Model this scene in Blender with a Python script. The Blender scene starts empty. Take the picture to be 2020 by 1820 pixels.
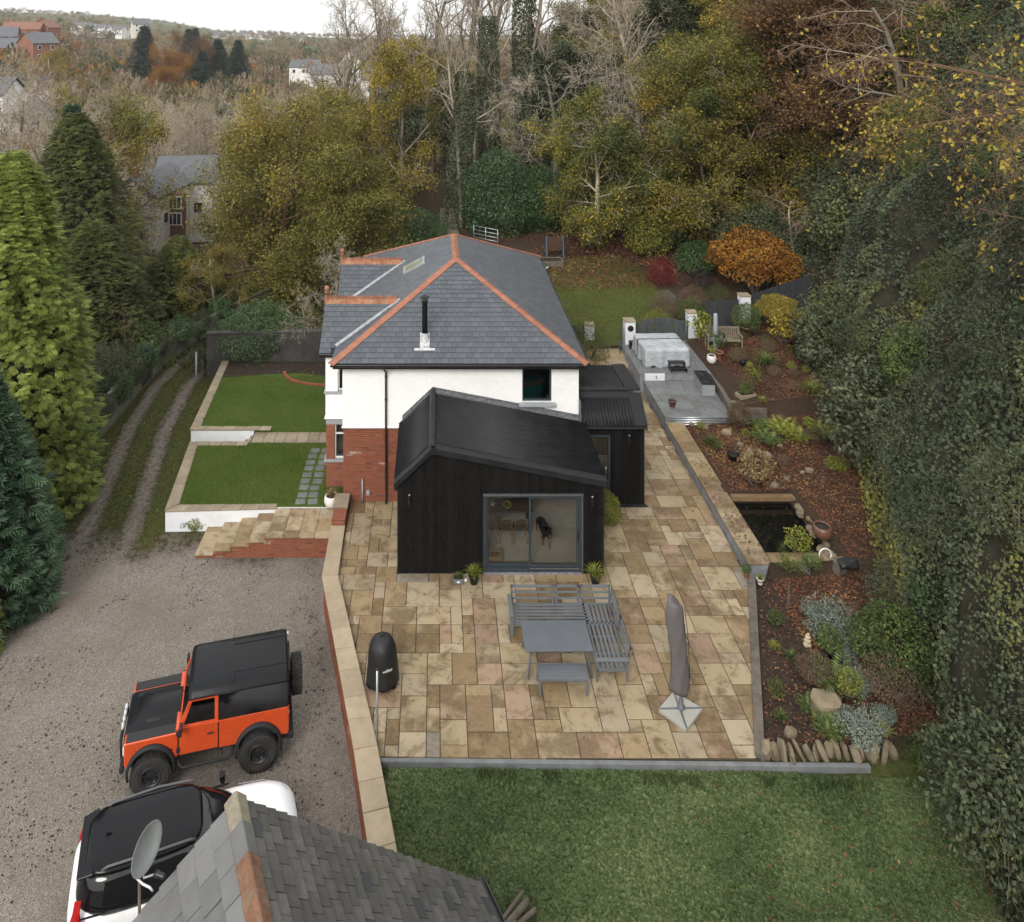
import bpy, bmesh, math, random
import numpy as np
from mathutils import Vector, Matrix, Euler

# ---------------------------------------------------------------- scene, camera, sky, sun
SC = bpy.context.scene
COL = SC.collection
R = math.radians
F, H, CX, CY = 1480.0, 16.4, 860.0, 60.0      # focal length in survey pixels, eye height, principal point

cam_d = bpy.data.cameras.new('camera')
cam_d.sensor_fit = 'HORIZONTAL'
cam_d.sensor_width = 36.0
cam_d.lens = 36.0 * F / 2020.0
cam_d.shift_x = (1010.0 - CX) / 2020.0
cam_d.shift_y = -(910.0 - CY) / 2020.0
cam_d.clip_start = 0.5
cam_d.clip_end = 12000.0
cam = bpy.data.objects.new('camera', cam_d)
cam.location = (0, 0, H)
cam.rotation_euler = (R(90), 0, 0)
COL.objects.link(cam)
SC.camera = cam

SUN_EL, SUN_AZ = R(37), R(200)                # azimuth clockwise from +Y: behind the camera, a little to the left
world = bpy.data.worlds.new('World')
SC.world = world
world.use_nodes = True
wn = world.node_tree
bg = wn.nodes['Background']
sky = wn.nodes.new('ShaderNodeTexSky')
sky.sky_type = 'NISHITA'
sky.sun_disc = False
sky.sun_elevation = SUN_EL
sky.sun_rotation = SUN_AZ
sky.air_density = 1.0
sky.dust_density = 4.0
mixw = wn.nodes.new('ShaderNodeMix')          # the sky seen through a closed white cloud deck
mixw.data_type = 'RGBA'
mixw.inputs[0].default_value = 0.82
wn.links.new(sky.outputs[0], mixw.inputs[6])
mixw.inputs[7].default_value = (12.2, 12.1, 11.9, 1)
wn.links.new(mixw.outputs[2], bg.inputs[0])
bg.inputs[1].default_value = 0.1

sun_d = bpy.data.lights.new('sun', 'SUN')
sun_d.energy = 1.9
sun_d.angle = R(24)
sun_d.color = (1.0, 0.965, 0.92)
sun = bpy.data.objects.new('sun', sun_d)
sun.rotation_euler = (math.pi / 2 - SUN_EL, 0, -SUN_AZ + math.pi)
COL.objects.link(sun)
_dir = Vector((math.sin(SUN_AZ) * math.cos(SUN_EL), math.cos(SUN_AZ) * math.cos(SUN_EL), math.sin(SUN_EL)))
sun.rotation_euler = _dir.to_track_quat('Z', 'Y').to_euler()

SC.view_settings.view_transform = 'Standard'
SC.view_settings.look = 'None'
SC.view_settings.gamma = 1.0
SC.view_settings.exposure = 0.36
SC.view_settings.use_curve_mapping = False
cy = SC.cycles
cy.use_denoising = True
cy.denoiser = 'OPENIMAGEDENOISE'
cy.use_adaptive_sampling = True
cy.adaptive_threshold = 0.02
cy.max_bounces = 6
cy.diffuse_bounces = 3
cy.glossy_bounces = 3
cy.transmission_bounces = 4
cy.transparent_max_bounces = 10
cy.caustics_reflective = False
cy.caustics_refractive = False
cy.sample_clamp_indirect = 4.0
cy.volume_bounces = 0

# ---------------------------------------------------------------- helpers
rng = np.random.default_rng(11)
random.seed(5)

def g(x, y, z=0.0):
    """survey pixel -> the point where its ray meets height z"""
    Y = F * (H - z) / (y - CY)
    return Vector(((x - CX) * Y / F, Y, z))

def d(x, y, Y):
    """survey pixel -> point at depth Y"""
    return Vector(((x - CX) * Y / F, Y, H - (y - CY) * Y / F))

class MB:
    """collects shapes into one mesh"""
    def __init__(s):
        s.v = []; s.f = []; s.m = []; s.sm = []
    def add(s, vs, fs, mi=0, smooth=False):
        o = len(s.v)
        s.v.extend([tuple(p) for p in vs])
        for f in fs:
            s.f.append(tuple(i + o for i in f)); s.m.append(mi); s.sm.append(smooth)
        return s
    def box(s, x0, x1, y0, y1, z0, z1, M=None, mi=0):
        vs = [Vector((x, y, z)) for z in (z0, z1) for y in (y0, y1) for x in (x0, x1)]
        if M is not None: vs = [M @ p for p in vs]
        return s.add(vs, [(0,2,3,1),(4,5,7,6),(0,1,5,4),(2,6,7,3),(0,4,6,2),(1,3,7,5)], mi)
    def hexa(s, b, t, mi=0):
        """8 corners: bottom ring of four, top ring of four"""
        return s.add(list(b) + list(t), [(3,2,1,0),(4,5,6,7),(0,1,5,4),(1,2,6,5),(2,3,7,6),(3,0,4,7)], mi)
    def bar(s, p0, p1, w, h, up=(0,0,1), mi=0):
        p0, p1 = Vector(p0), Vector(p1)
        a = (p1 - p0).normalized(); u = Vector(up)
        if abs(a.dot(u)) > .99: u = Vector((0,1,0))
        r_ = a.cross(u).normalized(); u = r_.cross(a).normalized()
        q = [(-w/2,-h/2),(w/2,-h/2),(w/2,h/2),(-w/2,h/2)]
        return s.hexa([p0 + r_*i + u*j for i, j in q], [p1 + r_*i + u*j for i, j in q], mi)
    def tube(s, pts, rad, n=8, mi=0, cap=True, smooth=True):
        pts = [Vector(p) for p in pts]
        if not hasattr(rad, '__len__'): rad = [rad]*len(pts)
        vs = []; ref = None
        for i, p in enumerate(pts):
            a = (pts[min(i+1, len(pts)-1)] - pts[max(i-1, 0)]).normalized()
            if ref is None:
                ref = Vector((0,0,1)) if abs(a.z) < .9 else Vector((1,0,0))
            r_ = a.cross(ref).normalized(); u = r_.cross(a).normalized(); ref = u
            for k in range(n):
                t = 2*math.pi*k/n
                vs.append(p + (r_*math.cos(t) + u*math.sin(t))*rad[i])
        fs = []
        for i in range(len(pts)-1):
            for k in range(n):
                fs.append((i*n+k, i*n+(k+1)%n, (i+1)*n+(k+1)%n, (i+1)*n+k))
        s.add(vs, fs, mi, smooth)
        if cap:
            o = len(s.v) - len(vs)
            s.f.append(tuple(o+k for k in range(n))[::-1]); s.m.append(mi); s.sm.append(False)
            s.f.append(tuple(o+(len(pts)-1)*n+k for k in range(n))); s.m.append(mi); s.sm.append(False)
        return s
    def lathe(s, prof, n=20, M=None, mi=0, smooth=True, close=True):
        vs = []
        for r_, z in prof:
            for k in range(n):
                t = 2*math.pi*k/n
                p = Vector((r_*math.cos(t), r_*math.sin(t), z))
                vs.append(M @ p if M is not None else p)
        fs = [(i*n+k, i*n+(k+1)%n, (i+1)*n+(k+1)%n, (i+1)*n+k) for i in range(len(prof)-1) for k in range(n)]
        if close:
            fs.append(tuple(range(n))[::-1]); fs.append(tuple((len(prof)-1)*n+k for k in range(n)))
        return s.add(vs, fs, mi, smooth)
    def prism(s, poly, z0, z1, M=None, mi=0):
        n = len(poly)
        vs = [Vector((p[0], p[1], z0)) for p in poly] + [Vector((p[0], p[1], z1)) for p in poly]
        if M is not None: vs = [M @ p for p in vs]
        fs = [tuple(range(n))[::-1], tuple(range(n, 2*n))] + [(i, (i+1)%n, n+(i+1)%n, n+i) for i in range(n)]
        return s.add(vs, fs, mi)
    def loft(s, rings, mi=0, smooth=True, cap=True, closed=True):
        n = len(rings[0]); vs = [p for r_ in rings for p in r_]
        fs = []
        for i in range(len(rings)-1):
            for k in range(n if closed else n-1):
                fs.append((i*n+k, i*n+(k+1)%n, (i+1)*n+(k+1)%n, (i+1)*n+k))
        s.add(vs, fs, mi, smooth)
        if cap and closed:
            o = len(s.v) - len(vs)
            s.f.append(tuple(o+k for k in range(n))[::-1]); s.m.append(mi); s.sm.append(False)
            s.f.append(tuple(o+(len(rings)-1)*n+k for k in range(n))); s.m.append(mi); s.sm.append(False)
        return s
    def mesh(s, name, mats):
        me = bpy.data.meshes.new(name)
        me.from_pydata(s.v, [], s.f)
        if not isinstance(mats, (list, tuple)): mats = [mats]
        for m in mats: me.materials.append(m)
        me.polygons.foreach_set('material_index', s.m)
        me.polygons.foreach_set('use_smooth', s.sm)
        bm = bmesh.new(); bm.from_mesh(me)
        bmesh.ops.recalc_face_normals(bm, faces=bm.faces)
        bm.to_mesh(me); bm.free()
        return me
    def build(s, name, mats, parent=None, bevel=0, seg=2, loc=None, sub=0):
        o = link(name, s.mesh(name, mats), parent)
        if loc is not None: o.location = loc
        if sub:
            m = o.modifiers.new('sub', 'SUBSURF'); m.levels = sub; m.render_levels = sub
        if bevel:
            m = o.modifiers.new('bevel', 'BEVEL'); m.width = bevel; m.segments = seg
            m.limit_method = 'ANGLE'; m.angle_limit = R(40); m.harden_normals = False
        return o

def link(name, data, parent=None):
    o = bpy.data.objects.new(name, data)
    COL.objects.link(o)
    if parent is not None: o.parent = parent
    return o

def tag(o, label=None, cat=None, group=None, kind=None):
    if label: o['label'] = label
    if cat: o['category'] = cat
    if group: o['group'] = group
    if kind: o['kind'] = kind
    return o

def thing(name, label, cat, loc=(0,0,0), rz=0.0, group=None):
    o = link(name, None)
    o.empty_display_size = .1
    o.location = loc; o.rotation_euler = (0, 0, rz)
    return tag(o, label, cat, group)

def struct(o):
    o['kind'] = 'structure'; return o

def amesh(name, verts, faces, mat, attrs=None, smooth=False):
    """mesh straight from numpy arrays; faces (N,3) or (N,4); attrs: per-face floats"""
    verts = np.asarray(verts, dtype=np.float32); faces = np.asarray(faces, dtype=np.int32)
    me = bpy.data.meshes.new(name)
    nf, k = faces.shape
    me.vertices.add(len(verts)); me.vertices.foreach_set('co', verts.ravel())
    me.loops.add(nf*k); me.loops.foreach_set('vertex_index', faces.ravel())
    me.polygons.add(nf)
    me.polygons.foreach_set('loop_start', np.arange(0, nf*k, k, dtype=np.int32))
    for m in (mat if isinstance(mat, (list, tuple)) else [mat]): me.materials.append(m)
    me.polygons.foreach_set('use_smooth', np.full(nf, bool(smooth)))
    for an, av in (attrs or {}).items():
        a = me.attributes.new(an, 'FLOAT', 'FACE'); a.data.foreach_set('value', np.asarray(av, dtype=np.float32))
    me.update(calc_edges=True)
    return me

def rot2(a): return Matrix.Rotation(a, 4, 'Z')

def _hash(ix, iy, iz, seed):
    h = (ix*374761393 + iy*668265263 + iz*2147483647 + seed*1274126177) & 0xffffffff
    h = ((h ^ (h >> 13)) * 1274126177) & 0xffffffff
    return ((h ^ (h >> 16)) & 0xffff) / 65535.0

def vnoise(x, y, z=None, seed=0):
    """value noise 0..1"""
    x = np.asarray(x, dtype=np.float64); y = np.asarray(y, dtype=np.float64)
    z = np.zeros_like(x) if z is None else np.asarray(z, dtype=np.float64)
    xi, yi, zi = (np.floor(a).astype(np.int64) for a in (x, y, z))
    fx, fy, fz = x-xi, y-yi, z-zi
    fx, fy, fz = (a*a*(3-2*a) for a in (fx, fy, fz))
    out = 0
    for dx in (0, 1):
        for dy in (0, 1):
            for dz in (0, 1):
                w = (fx if dx else 1-fx)*(fy if dy else 1-fy)*(fz if dz else 1-fz)
                out = out + w*_hash(xi+dx, yi+dy, zi+dz, seed)
    return out

def fbm(x, y, z=None, oct=4, seed=0):
    s_, a, t = 0, .5, 0
    for o in range(oct):
        k = 2**o
        s_ = s_ + a*vnoise(np.asarray(x)*k, np.asarray(y)*k, None if z is None else np.asarray(z)*k, seed+o); t += a; a *= .5
    return s_/t

def sstep(a, b, x):
    t = np.clip((np.asarray(x, dtype=np.float64)-a)/(b-a), 0, 1); return t*t*(3-2*t)

# ---------------------------------------------------------------- materials
class NT:
    def __init__(s, name):
        s.mat = bpy.data.materials.new(name); s.mat.use_nodes = True
        s.t = s.mat.node_tree; s.b = s.t.nodes['Principled BSDF']; s.out = s.t.nodes['Material Output']
    def n(s, typ, **kw):
        nd = s.t.nodes.new('ShaderNode'+typ)
        for k, v in kw.items(): setattr(nd, k, v)
        return nd
    def l(s, a, b): s.t.links.new(a, b)
    def coord(s, kind='P'):
        if kind == 'P': return s.n('NewGeometry').outputs['Position']
        return s.n('TexCoord').outputs['Object']
    def noise(s, co, scale, detail=4, rough=.6, dist=0):
        nd = s.n('TexNoise'); s.l(co, nd.inputs['Vector'])
        nd.inputs['Scale'].default_value = scale; nd.inputs['Detail'].default_value = detail
        nd.inputs['Roughness'].default_value = rough; nd.inputs['Distortion'].default_value = dist
        return nd.outputs[0]
    def ramp(s, fac, stops, interp='LINEAR'):
        nd = s.n('ValToRGB'); s.l(fac, nd.inputs[0]); cr = nd.color_ramp; cr.interpolation = interp
        while len(cr.elements) < len(stops): cr.elements.new(.5)
        for e, (p, c) in zip(cr.elements, stops):
            e.position = p; e.color = (*c, 1) if len(c) == 3 else c
        return nd.outputs[0]
    def mix(s, fac, a, b, blend='MIX'):
        nd = s.n('Mix', data_type='RGBA', blend_type=blend)
        for i, v in ((0, fac), (6, a), (7, b)):
            if hasattr(v, 'links'): s.l(v, nd.inputs[i])
            elif isinstance(v, (int, float)): nd.inputs[i].default_value = v if i == 0 else (v, v, v, 1)
            else: nd.inputs[i].default_value = (*v, 1)
        return nd.outputs[2]
    def math(s, op, a, b=0.0, clamp=False):
        nd = s.n('Math', operation=op); nd.use_clamp = clamp
        for i, v in ((0, a), (1, b)):
            if hasattr(v, 'links'): s.l(v, nd.inputs[i])
            else: nd.inputs[i].default_value = v
        return nd.outputs[0]
    def attr(s, name): return s.n('Attribute', attribute_name=name).outputs['Fac']
    def orand(s): return s.n('ObjectInfo').outputs['Random']
    def maprange(s, v, a, b, c, e):
        nd = s.n('MapRange'); s.l(v, nd.inputs[0])
        for i, q in enumerate((a, b, c, e)): nd.inputs[i+1].default_value = q
        return nd.outputs[0]
    def bump(s, h, strength=.5, dist=.02):
        nd = s.n('Bump'); s.l(h, nd.inputs['Height']); nd.inputs['Strength'].default_value = strength
        nd.inputs['Distance'].default_value = dist; s.l(nd.outputs[0], s.b.inputs['Normal']); return nd
    def base(s, c):
        if hasattr(c, 'links'): s.l(c, s.b.inputs['Base Color'])
        else: s.b.inputs['Base Color'].default_value = (*c, 1)
    def set(s, rough=.8, spec=.3, metal=0.0, coat=0.0):
        s.b.inputs['Roughness'].default_value = rough
        s.b.inputs['Specular IOR Level'].default_value = spec
        s.b.inputs['Metallic'].default_value = metal
        s.b.inputs['Coat Weight'].default_value = coat
        s.b.inputs['Coat Roughness'].default_value = .06
        return s

MATS = {}
def pm(name, col, rough=.8, var=.15, scale=4.0, bump=0.0, bscale=40.0, bdist=.01, spec=.3, metal=0.0, rand=0.0, co='P', coat=0.0, dirt=None, dscale=1.5, damt=.5):
    """plain procedural material: colour with two scales of variation, optional dirt, bump"""
    m = NT(name); m.set(rough, spec, metal, coat)
    c = m.coord(co)
    n1 = m.noise(c, scale, 5)
    lo = tuple(v*(1-var) for v in col); hi = tuple(min(1, v*(1+var)) for v in col)
    b = m.ramp(n1, [(.3, lo), (.7, hi)])
    if rand:
        b = m.mix(1.0, b, m.ramp(m.orand(), [(0, (1-rand,)*3), (1, (1+rand,)*3)]), 'MULTIPLY')
    if dirt is not None:
        n2 = m.noise(c, dscale, 6, .65)
        b = m.mix(m.maprange(n2, .45, .75, 0, damt), b, dirt)
    m.base(b)
    m.l(m.maprange(n1, .3, .7, max(0, rough-.08), min(1, rough+.08)), m.b.inputs['Roughness'])
    if bump: m.bump(m.noise(c, bscale, 4), bump, bdist)
    MATS[name] = m.mat
    return m.mat

def leafmat(name, stops, trans=.25, rough=.55, spec=.25, orand=.25, k=1.0):
    stops = [(p, tuple(min(.8, v*k) for v in c)) for p, c in stops]
    m = NT(name); m.set(rough, spec)
    f = m.attr('rnd')
    if orand:
        f = m.math('ADD', f, m.math('MULTIPLY', m.math('SUBTRACT', m.orand(), .5), orand))
    c = m.ramp(f, stops)
    m.base(c)
    tr = m.n('BsdfTranslucent'); m.l(c, tr.inputs[0])
    mx = m.n('MixShader'); mx.inputs[0].default_value = trans
    m.l(m.b.outputs[0], mx.inputs[1]); m.l(tr.outputs[0], mx.inputs[2]); m.l(mx.outputs[0], m.out.inputs[0])
    MATS[name] = m.mat
    return m.mat

def glassmat(name, tint=(.96,.97,.96), refl=.08, mixcol=.0):
    """thin pane: clear with a fresnel reflection"""
    m = NT(name)
    tr = m.n('BsdfTransparent'); tr.inputs[0].default_value = (*tint, 1)
    gl = m.n('BsdfGlossy'); gl.inputs['Roughness'].default_value = .03; gl.inputs['Color'].default_value = (.38,.38,.38,1)
    fr = m.n('Fresnel'); fr.inputs[0].default_value = 1.5
    mx = m.n('MixShader'); m.l(m.math('ADD', fr.outputs[0], refl-.04, True), mx.inputs[0])
    m.l(tr.outputs[0], mx.inputs[1]); m.l(gl.outputs[0], mx.inputs[2]); m.l(mx.outputs[0], m.out.inputs[0])
    MATS[name] = m.mat
    return m.mat
# ================================================================ surface materials
def m_ground():
    m = NT('ground_cover'); m.set(.95, .15)
    c = m.coord('P')
    fine = m.noise(c, 60, 3); mid = m.noise(c, 5, 5, .65); big = m.noise(c, .7, 4)
    vo = m.n('TexVoronoi'); m.l(c, vo.inputs['Vector']); vo.inputs['Scale'].default_value = 42
    pebble = m.ramp(m.math('MULTIPLY', vo.outputs['Color'], 1.0), [(0, (.125,.108,.092)), (.5, (.235,.208,.18)), (.85, (.32,.288,.25)), (1, (.48,.45,.40))])
    pebble = m.mix(m.maprange(vo.outputs['Distance'], .0, .02, 0, 1), pebble, pebble)
    grav = m.mix(m.maprange(big, .35, .7, 0, .55), pebble, (.16,.135,.11))
    grav = m.mix(m.maprange(mid, .55, .8, 0, .6), grav, (.105,.082,.06))
    grass = m.ramp(mid, [(.25, (.05,.06,.016)), (.5, (.08,.095,.024)), (.75, (.11,.12,.038))])
    grass = m.mix(m.maprange(fine, .4, .7, 0, .5), grass, (.10,.105,.045))
    grass = m.mix(m.maprange(big, .5, .75, 0, .6), grass, (.09,.075,.035))
    soil = m.ramp(mid, [(.3, (.025,.018,.014)), (.7, (.06,.044,.034))])
    litter = m.ramp(fine, [(.3, (.028,.018,.012)), (.5, (.055,.036,.025)), (.62, (.095,.058,.038)), (.8, (.06,.05,.03))])
    litter = m.mix(m.maprange(mid, .5, .8, 0, .8), litter, (.04,.045,.018))
    nz = m.math('MULTIPLY', m.math('SUBTRACT', mid, .5), .9)
    nz2 = m.math('ADD', nz, m.math('MULTIPLY', m.math('SUBTRACT', fine, .5), .8))
    def w(a): return m.maprange(m.math('ADD', m.attr(a), nz2), .25, .75, 0, 1)
    col = m.mix(w('a_litter'), soil, litter)
    col = m.mix(w('a_grass'), col, grass)
    col = m.mix(w('a_gravel'), col, grav)
    m.base(col)
    m.bump(m.math('ADD', m.math('MULTIPLY', vo.outputs['Distance'], 1.0), m.math('MULTIPLY', mid, .6)), .8, .03)
    return m.mat
M_GROUND = m_ground()

def m_grass(name, stops, patch, pamt=.6):
    m = NT(name); m.set(.9, .15)
    c = m.coord('P'); f = m.noise(c, 90, 3); md = m.noise(c, 7, 5); b = m.noise(c, .55, 4)
    col = m.ramp(f, stops)
    col = m.mix(m.maprange(md, .35, .7, 0, .4), col, tuple(v*.55 for v in stops[1][1]))
    col = m.mix(m.maprange(b, .45, .7, 0, pamt), col, patch)
    m.base(col); m.bump(f, .9, .03)
    return m.mat
M_LAWN = m_grass('lawn_grass', [(.25, (.045,.085,.014)), (.5, (.075,.125,.022)), (.8, (.11,.165,.04))], (.10,.12,.03))
M_ROUGH = m_grass('rough_grass', [(.25, (.018,.03,.010)), (.5, (.035,.052,.018)), (.8, (.06,.08,.03))], (.045,.035,.02), .8)

# ================================================================ terrain
FY = np.array([-60, 6, 14, 16.8, 21, 25, 31, 39, 46, 52, 60, 70, 85, 120, 200, 400, 900, 4000.])
FX = np.array([8, 9.2, 10.7, 11.6, 12.7, 14.4, 17.4, 19.6, 20.5, 18.5, 15.5, 13.5, 13, 15, 24, 60, 200, 900.])
def foot(Y): return np.interp(Y, FY, FX)
TX = np.array([-900, 0, 150, 300, 450, 700, 860, 1050.])
TY = np.array([48, 60, 85, 110, 180, 260, 400, 700, 1200, 2500, 6000.])
TZ = np.array([[-1.2,-4,-7,-8,-3,5,10,20,45,76,60],
               [-1.2,-4,-7,-8,-3,5,10,20,45,76,60],
               [-1.2,-4,-8,-10,-10,-5,1,17,38,72,60],
               [-1.2,-4,-8,-11,-12,-10,-5,6,24,52,40],
               [-1.0,-4,-8,-11,-13,-11,-7,1,9,8,0],
               [-.6,-2,-5,-8,-11,-11,-8,-2,3,-13,-40],
               [1.0,1.2,.6,0,-3,-5,-5,-2,2,-15,-40],
               [1.2,1.6,1.8,2,1,0,0,0,3,-15,-40]])
def far_z(X, Y):
    Yc = np.maximum(Y, 48.0)
    xp = CX + F*X/Yc
    out = 0
    iy = np.clip(np.searchsorted(TY, Yc, side='right')-1, 0, len(TY)-2)
    ty = np.clip((Yc-TY[iy])/(TY[iy+1]-TY[iy]), 0, 1)
    xpc = np.clip(xp, TX[0], TX[-1])
    ix = np.clip(np.searchsorted(TX, xpc, side='right')-1, 0, len(TX)-2)
    tx = np.clip((xpc-TX[ix])/(TX[ix+1]-TX[ix]), 0, 1); tx = tx*tx*(3-2*tx)
    a = TZ[ix, iy]*(1-tx)+TZ[ix+1, iy]*tx
    b = TZ[ix, iy+1]*(1-tx)+TZ[ix+1, iy+1]*tx
    return a*(1-ty)+b*ty

def wall_x(Y): return np.interp(Y, [8, 14.75, 17.06, 22.4, 24.6], [.9, -.96, -1.61, -3.15, -3.2])
def timber_x(Y): return np.interp(Y, [16.97, 22.5], [7.17, 9.27])

def gz(X, Y):
    """ground height"""
    X = np.asarray(X, dtype=np.float64); Y = np.asarray(Y, dtype=np.float64)
    fo = foot(Y)
    z = np.full(np.broadcast(X, Y).shape, -.8)
    z = np.where((Y < 17.05) & (X > wall_x(Y)), -.17 + .08*sstep(8.5, 12, X), z)
    inside = (Y >= 17.05) & (Y < 37.5) & (X > np.where(Y < 24.6, wall_x(Y), -3.2))
    z = np.where(inside, -.6, z)
    bed1 = (Y >= 17.05) & (Y < 22.5) & (X > timber_x(Y)+.1)
    z = np.where(bed1, .03 + .11*np.maximum(X-timber_x(Y)-.6, 0), z)
    bed2 = (Y >= 22.5) & (Y < 30.9) & (X > 9.85)
    z = np.where(bed2, .42 + .10*np.maximum(X-11.2, 0) - .045*np.maximum(Y-26, 0), z)
    bed2p = (Y > 22.7) & (Y < 25.9) & (X > 9.85) & (X < 12.2)
    z = np.where(bed2p, -.4, z)
    bed3 = (Y >= 30.9) & (Y < 37.5) & (X > 12.25)
    z = np.where(bed3, .95 + .12*np.maximum(X-12.6, 0), z)
    back = (Y >= 37.5) & (X > -4)
    z = np.where(back, .55 + .085*(Y-37.5) + .04*np.clip(X-8, -3, 12), z)
    leftb = (Y >= 37.5) & (X <= -4)
    z = np.where(leftb, -.8 + .02*(Y-37.5), z)
    zf = far_z(X, Y)
    t = sstep(46, 60, Y)
    z = z*(1-t) + zf*t
    tl = sstep(-15, -24, X)*(1-t)
    z = z - 3.0*tl*sstep(8, 20, Y)
    dd = np.maximum(X-fo, 0)
    slope = np.interp(Y, [0, 44, 60, 90, 200, 900], [1.75, 1.7, .8, .55, .4, .2])
    top = np.interp(Y, [0, 50, 90, 400, 2000], [24, 26, 32, 40, 40])
    z = z + top*(1-np.exp(-dd*slope/top))
    return z

RUT_Y = [24, 26.2, 32.4, 36.3, 39, 44, 50]
RUT_C = [-11.0, -11.3, -12.45, -12.75, -12.4, -11.0, -9.0]
def make_terrain():
    def grow(a, b, first, k):
        out = [a]; s_ = first
        while out[-1] < b: out.append(out[-1]+s_); s_ *= k
        return out
    xs = np.unique(np.round(np.concatenate([-np.array(grow(18, 2900, .4, 1.14)), np.arange(-18, 22.01, .25), np.array(grow(22.25, 2900, .4, 1.14))]), 3))
    ys = np.unique(np.round(np.concatenate([-np.array(grow(0, 120, 4, 1.3)), np.arange(0, 11, 1.0), np.arange(11, 50.01, .25), np.array(grow(50.25, 2900, .5, 1.06))]), 3))
    X, Y = np.meshgrid(xs, ys)
    Z = gz(X, Y)
    rough = sstep(40, 70, Y)*.6 + sstep(-14.5, -18, X)*.3
    Z = Z + (fbm(X*.35, Y*.35, oct=3, seed=3)-.5)*(.05+rough)
    n, mth = len(xs), len(ys)
    idx = np.arange(n*mth).reshape(mth, n)
    faces = np.stack([idx[:-1,:-1], idx[:-1,1:], idx[1:,1:], idx[1:,:-1]], -1).reshape(-1, 4)
    me = amesh('ground', np.stack([X, Y, Z], -1).reshape(-1, 3), faces, M_GROUND, smooth=True)
    rc = np.interp(Y, RUT_Y, RUT_C)
    off = np.abs(np.abs(X-rc)-.78)
    rut = 1-sstep(.05, .62, off)
    yard = (1-sstep(23.2, 26.4, Y + (fbm(X*.9, Y*.9, seed=8)-.5)*2.2 + .0*X))*(X > -13.8)
    left = (X < np.where(Y < 24.6, wall_x(Y), -3.0))
    grav = np.where(left, np.maximum(yard, rut*.62*(Y > 24)), 0)*(X > -16)
    grass = np.where(left & (X > -14.5) & (Y < 42), .74*(1-grav), 0)
    grass = np.where((X > wall_x(Y)) & (Y < 17.05), .7, grass)
    lawn_b = (Y > 37.5) & (Y < 49) & (X > 3.5) & (X < foot(Y)-6.5-.15*(Y-38))
    grass = np.where(lawn_b, .85-.45*sstep(43.5, 47, Y), grass)
    grass = np.where(Y > 600, .8, grass)
    litter = np.where((X > 9.0) & (Y > 17), .78, .25)
    litter = np.where(Y > 44, .7, litter)
    litter = np.where((Y < 22.5) & (Y > 17) & (X > 7) & (X < 10.2), .32, litter)
    litter = np.where((X < -14.0) | ((X < -4) & (Y > 36)), .75, litter)
    for nm, a in (('a_gravel', grav), ('a_grass', grass), ('a_litter', litter)):
        at = me.attributes.new(nm, 'FLOAT', 'POINT'); at.data.foreach_set('value', np.asarray(a, dtype=np.float32).ravel())
    struct(link('ground', me))
make_terrain()

# ================================================================ patio
def m_slab():
    m = NT('sandstone_paving'); m.set(.62, .35)
    c = m.coord('P'); r_ = m.orand()
    base = m.ramp(r_, [(0, (.31,.225,.12)), (.14, (.38,.30,.185)), (.28, (.25,.175,.09)), (.40, (.41,.335,.225)), (.52, (.34,.275,.185)),
                       (.63, (.34,.235,.155)), (.72, (.22,.145,.075)), (.80, (.35,.275,.165)), (.88, (.42,.33,.21)), (.95, (.28,.19,.13)), (.97, (.24,.22,.19)), (1, (.30,.25,.17))], 'CONSTANT')
    wv = m.noise(c, 2.2, 6, .7, .8)
    base = m.mix(m.math('MULTIPLY', m.maprange(m.math('FRACT', m.math('MULTIPLY', r_, 7.31)), .66, .72, 0, .8), m.maprange(m.noise(c, 1.3, 4), .38, .55, 0, 1)), base, (.125,.078,.034))
    col = m.mix(m.maprange(wv, .48, .66, 0, .85), base, (.125,.078,.034))
    col = m.mix(m.maprange(m.noise(c, 11, 5, .7), .5, .8, 0, .45), col, (.40,.33,.23))
    col = m.mix(m.maprange(m.noise(c, .55, 5, .6), .5, .72, 0, .5), col, (.15,.115,.05))
    sp = m.n('TexVoronoi'); m.l(c, sp.inputs['Vector']); sp.inputs['Scale'].default_value = 3.0
    dots = m.math('MULTIPLY', m.maprange(sp.outputs['Distance'], .05, .13, 1, 0), m.maprange(m.noise(c, 1.1, 3), .52, .6, 0, .75))
    col = m.mix(dots, col, (.065,.045,.028))
    col = m.mix(m.maprange(m.noise(c, 130, 2), .35, .7, 0, .22), col, (.14,.11,.075))
    m.base(col)
    m.l(m.maprange(wv, .4, .7, .5, .8), m.b.inputs['Roughness'])
    m.bump(m.math('ADD', m.noise(c, 9, 6, .7), m.math('MULTIPLY', wv, .6)), .35, .02)
    return m.mat
M_SLAB = m_slab()
M_JOINT = pm('paving_joint', (.055,.045,.03), .95, .4, 20, .5, 60)
M_CONC = pm('edge_concrete', (.17,.18,.185), .9, .2, 3, .4, 50, dirt=(.10,.11,.09), dscale=4)
M_SLATECLAD = pm('slate_cladding', (.20,.215,.235), .6, .35, 2.5, .4, 12, spec=.4, dirt=(.36,.37,.38), dscale=3.5, damt=.6)
M_WHITEWALL = pm('white_wall_paint', (.72,.74,.77), .85, .05, 3, .15, 60, dirt=(.5,.5,.48), dscale=2, damt=.35)
M_RENDER = pm('white_pebbledash', (.90,.90,.89), .9, .04, 8, .9, 38, .02, dirt=(.72,.72,.70), dscale=.8, damt=.35)

def patio_poly_x(Y):
    """clear paved width at depth Y"""
    lo = np.interp(Y, [16.9, 17.06, 22.4, 24.6, 26.1], [-1.3, -1.33, -2.88, -2.96, -2.96])
    hi = float(timber_x(Y)-.0) if Y < 22.5 else 9.36
    return lo, hi

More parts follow.
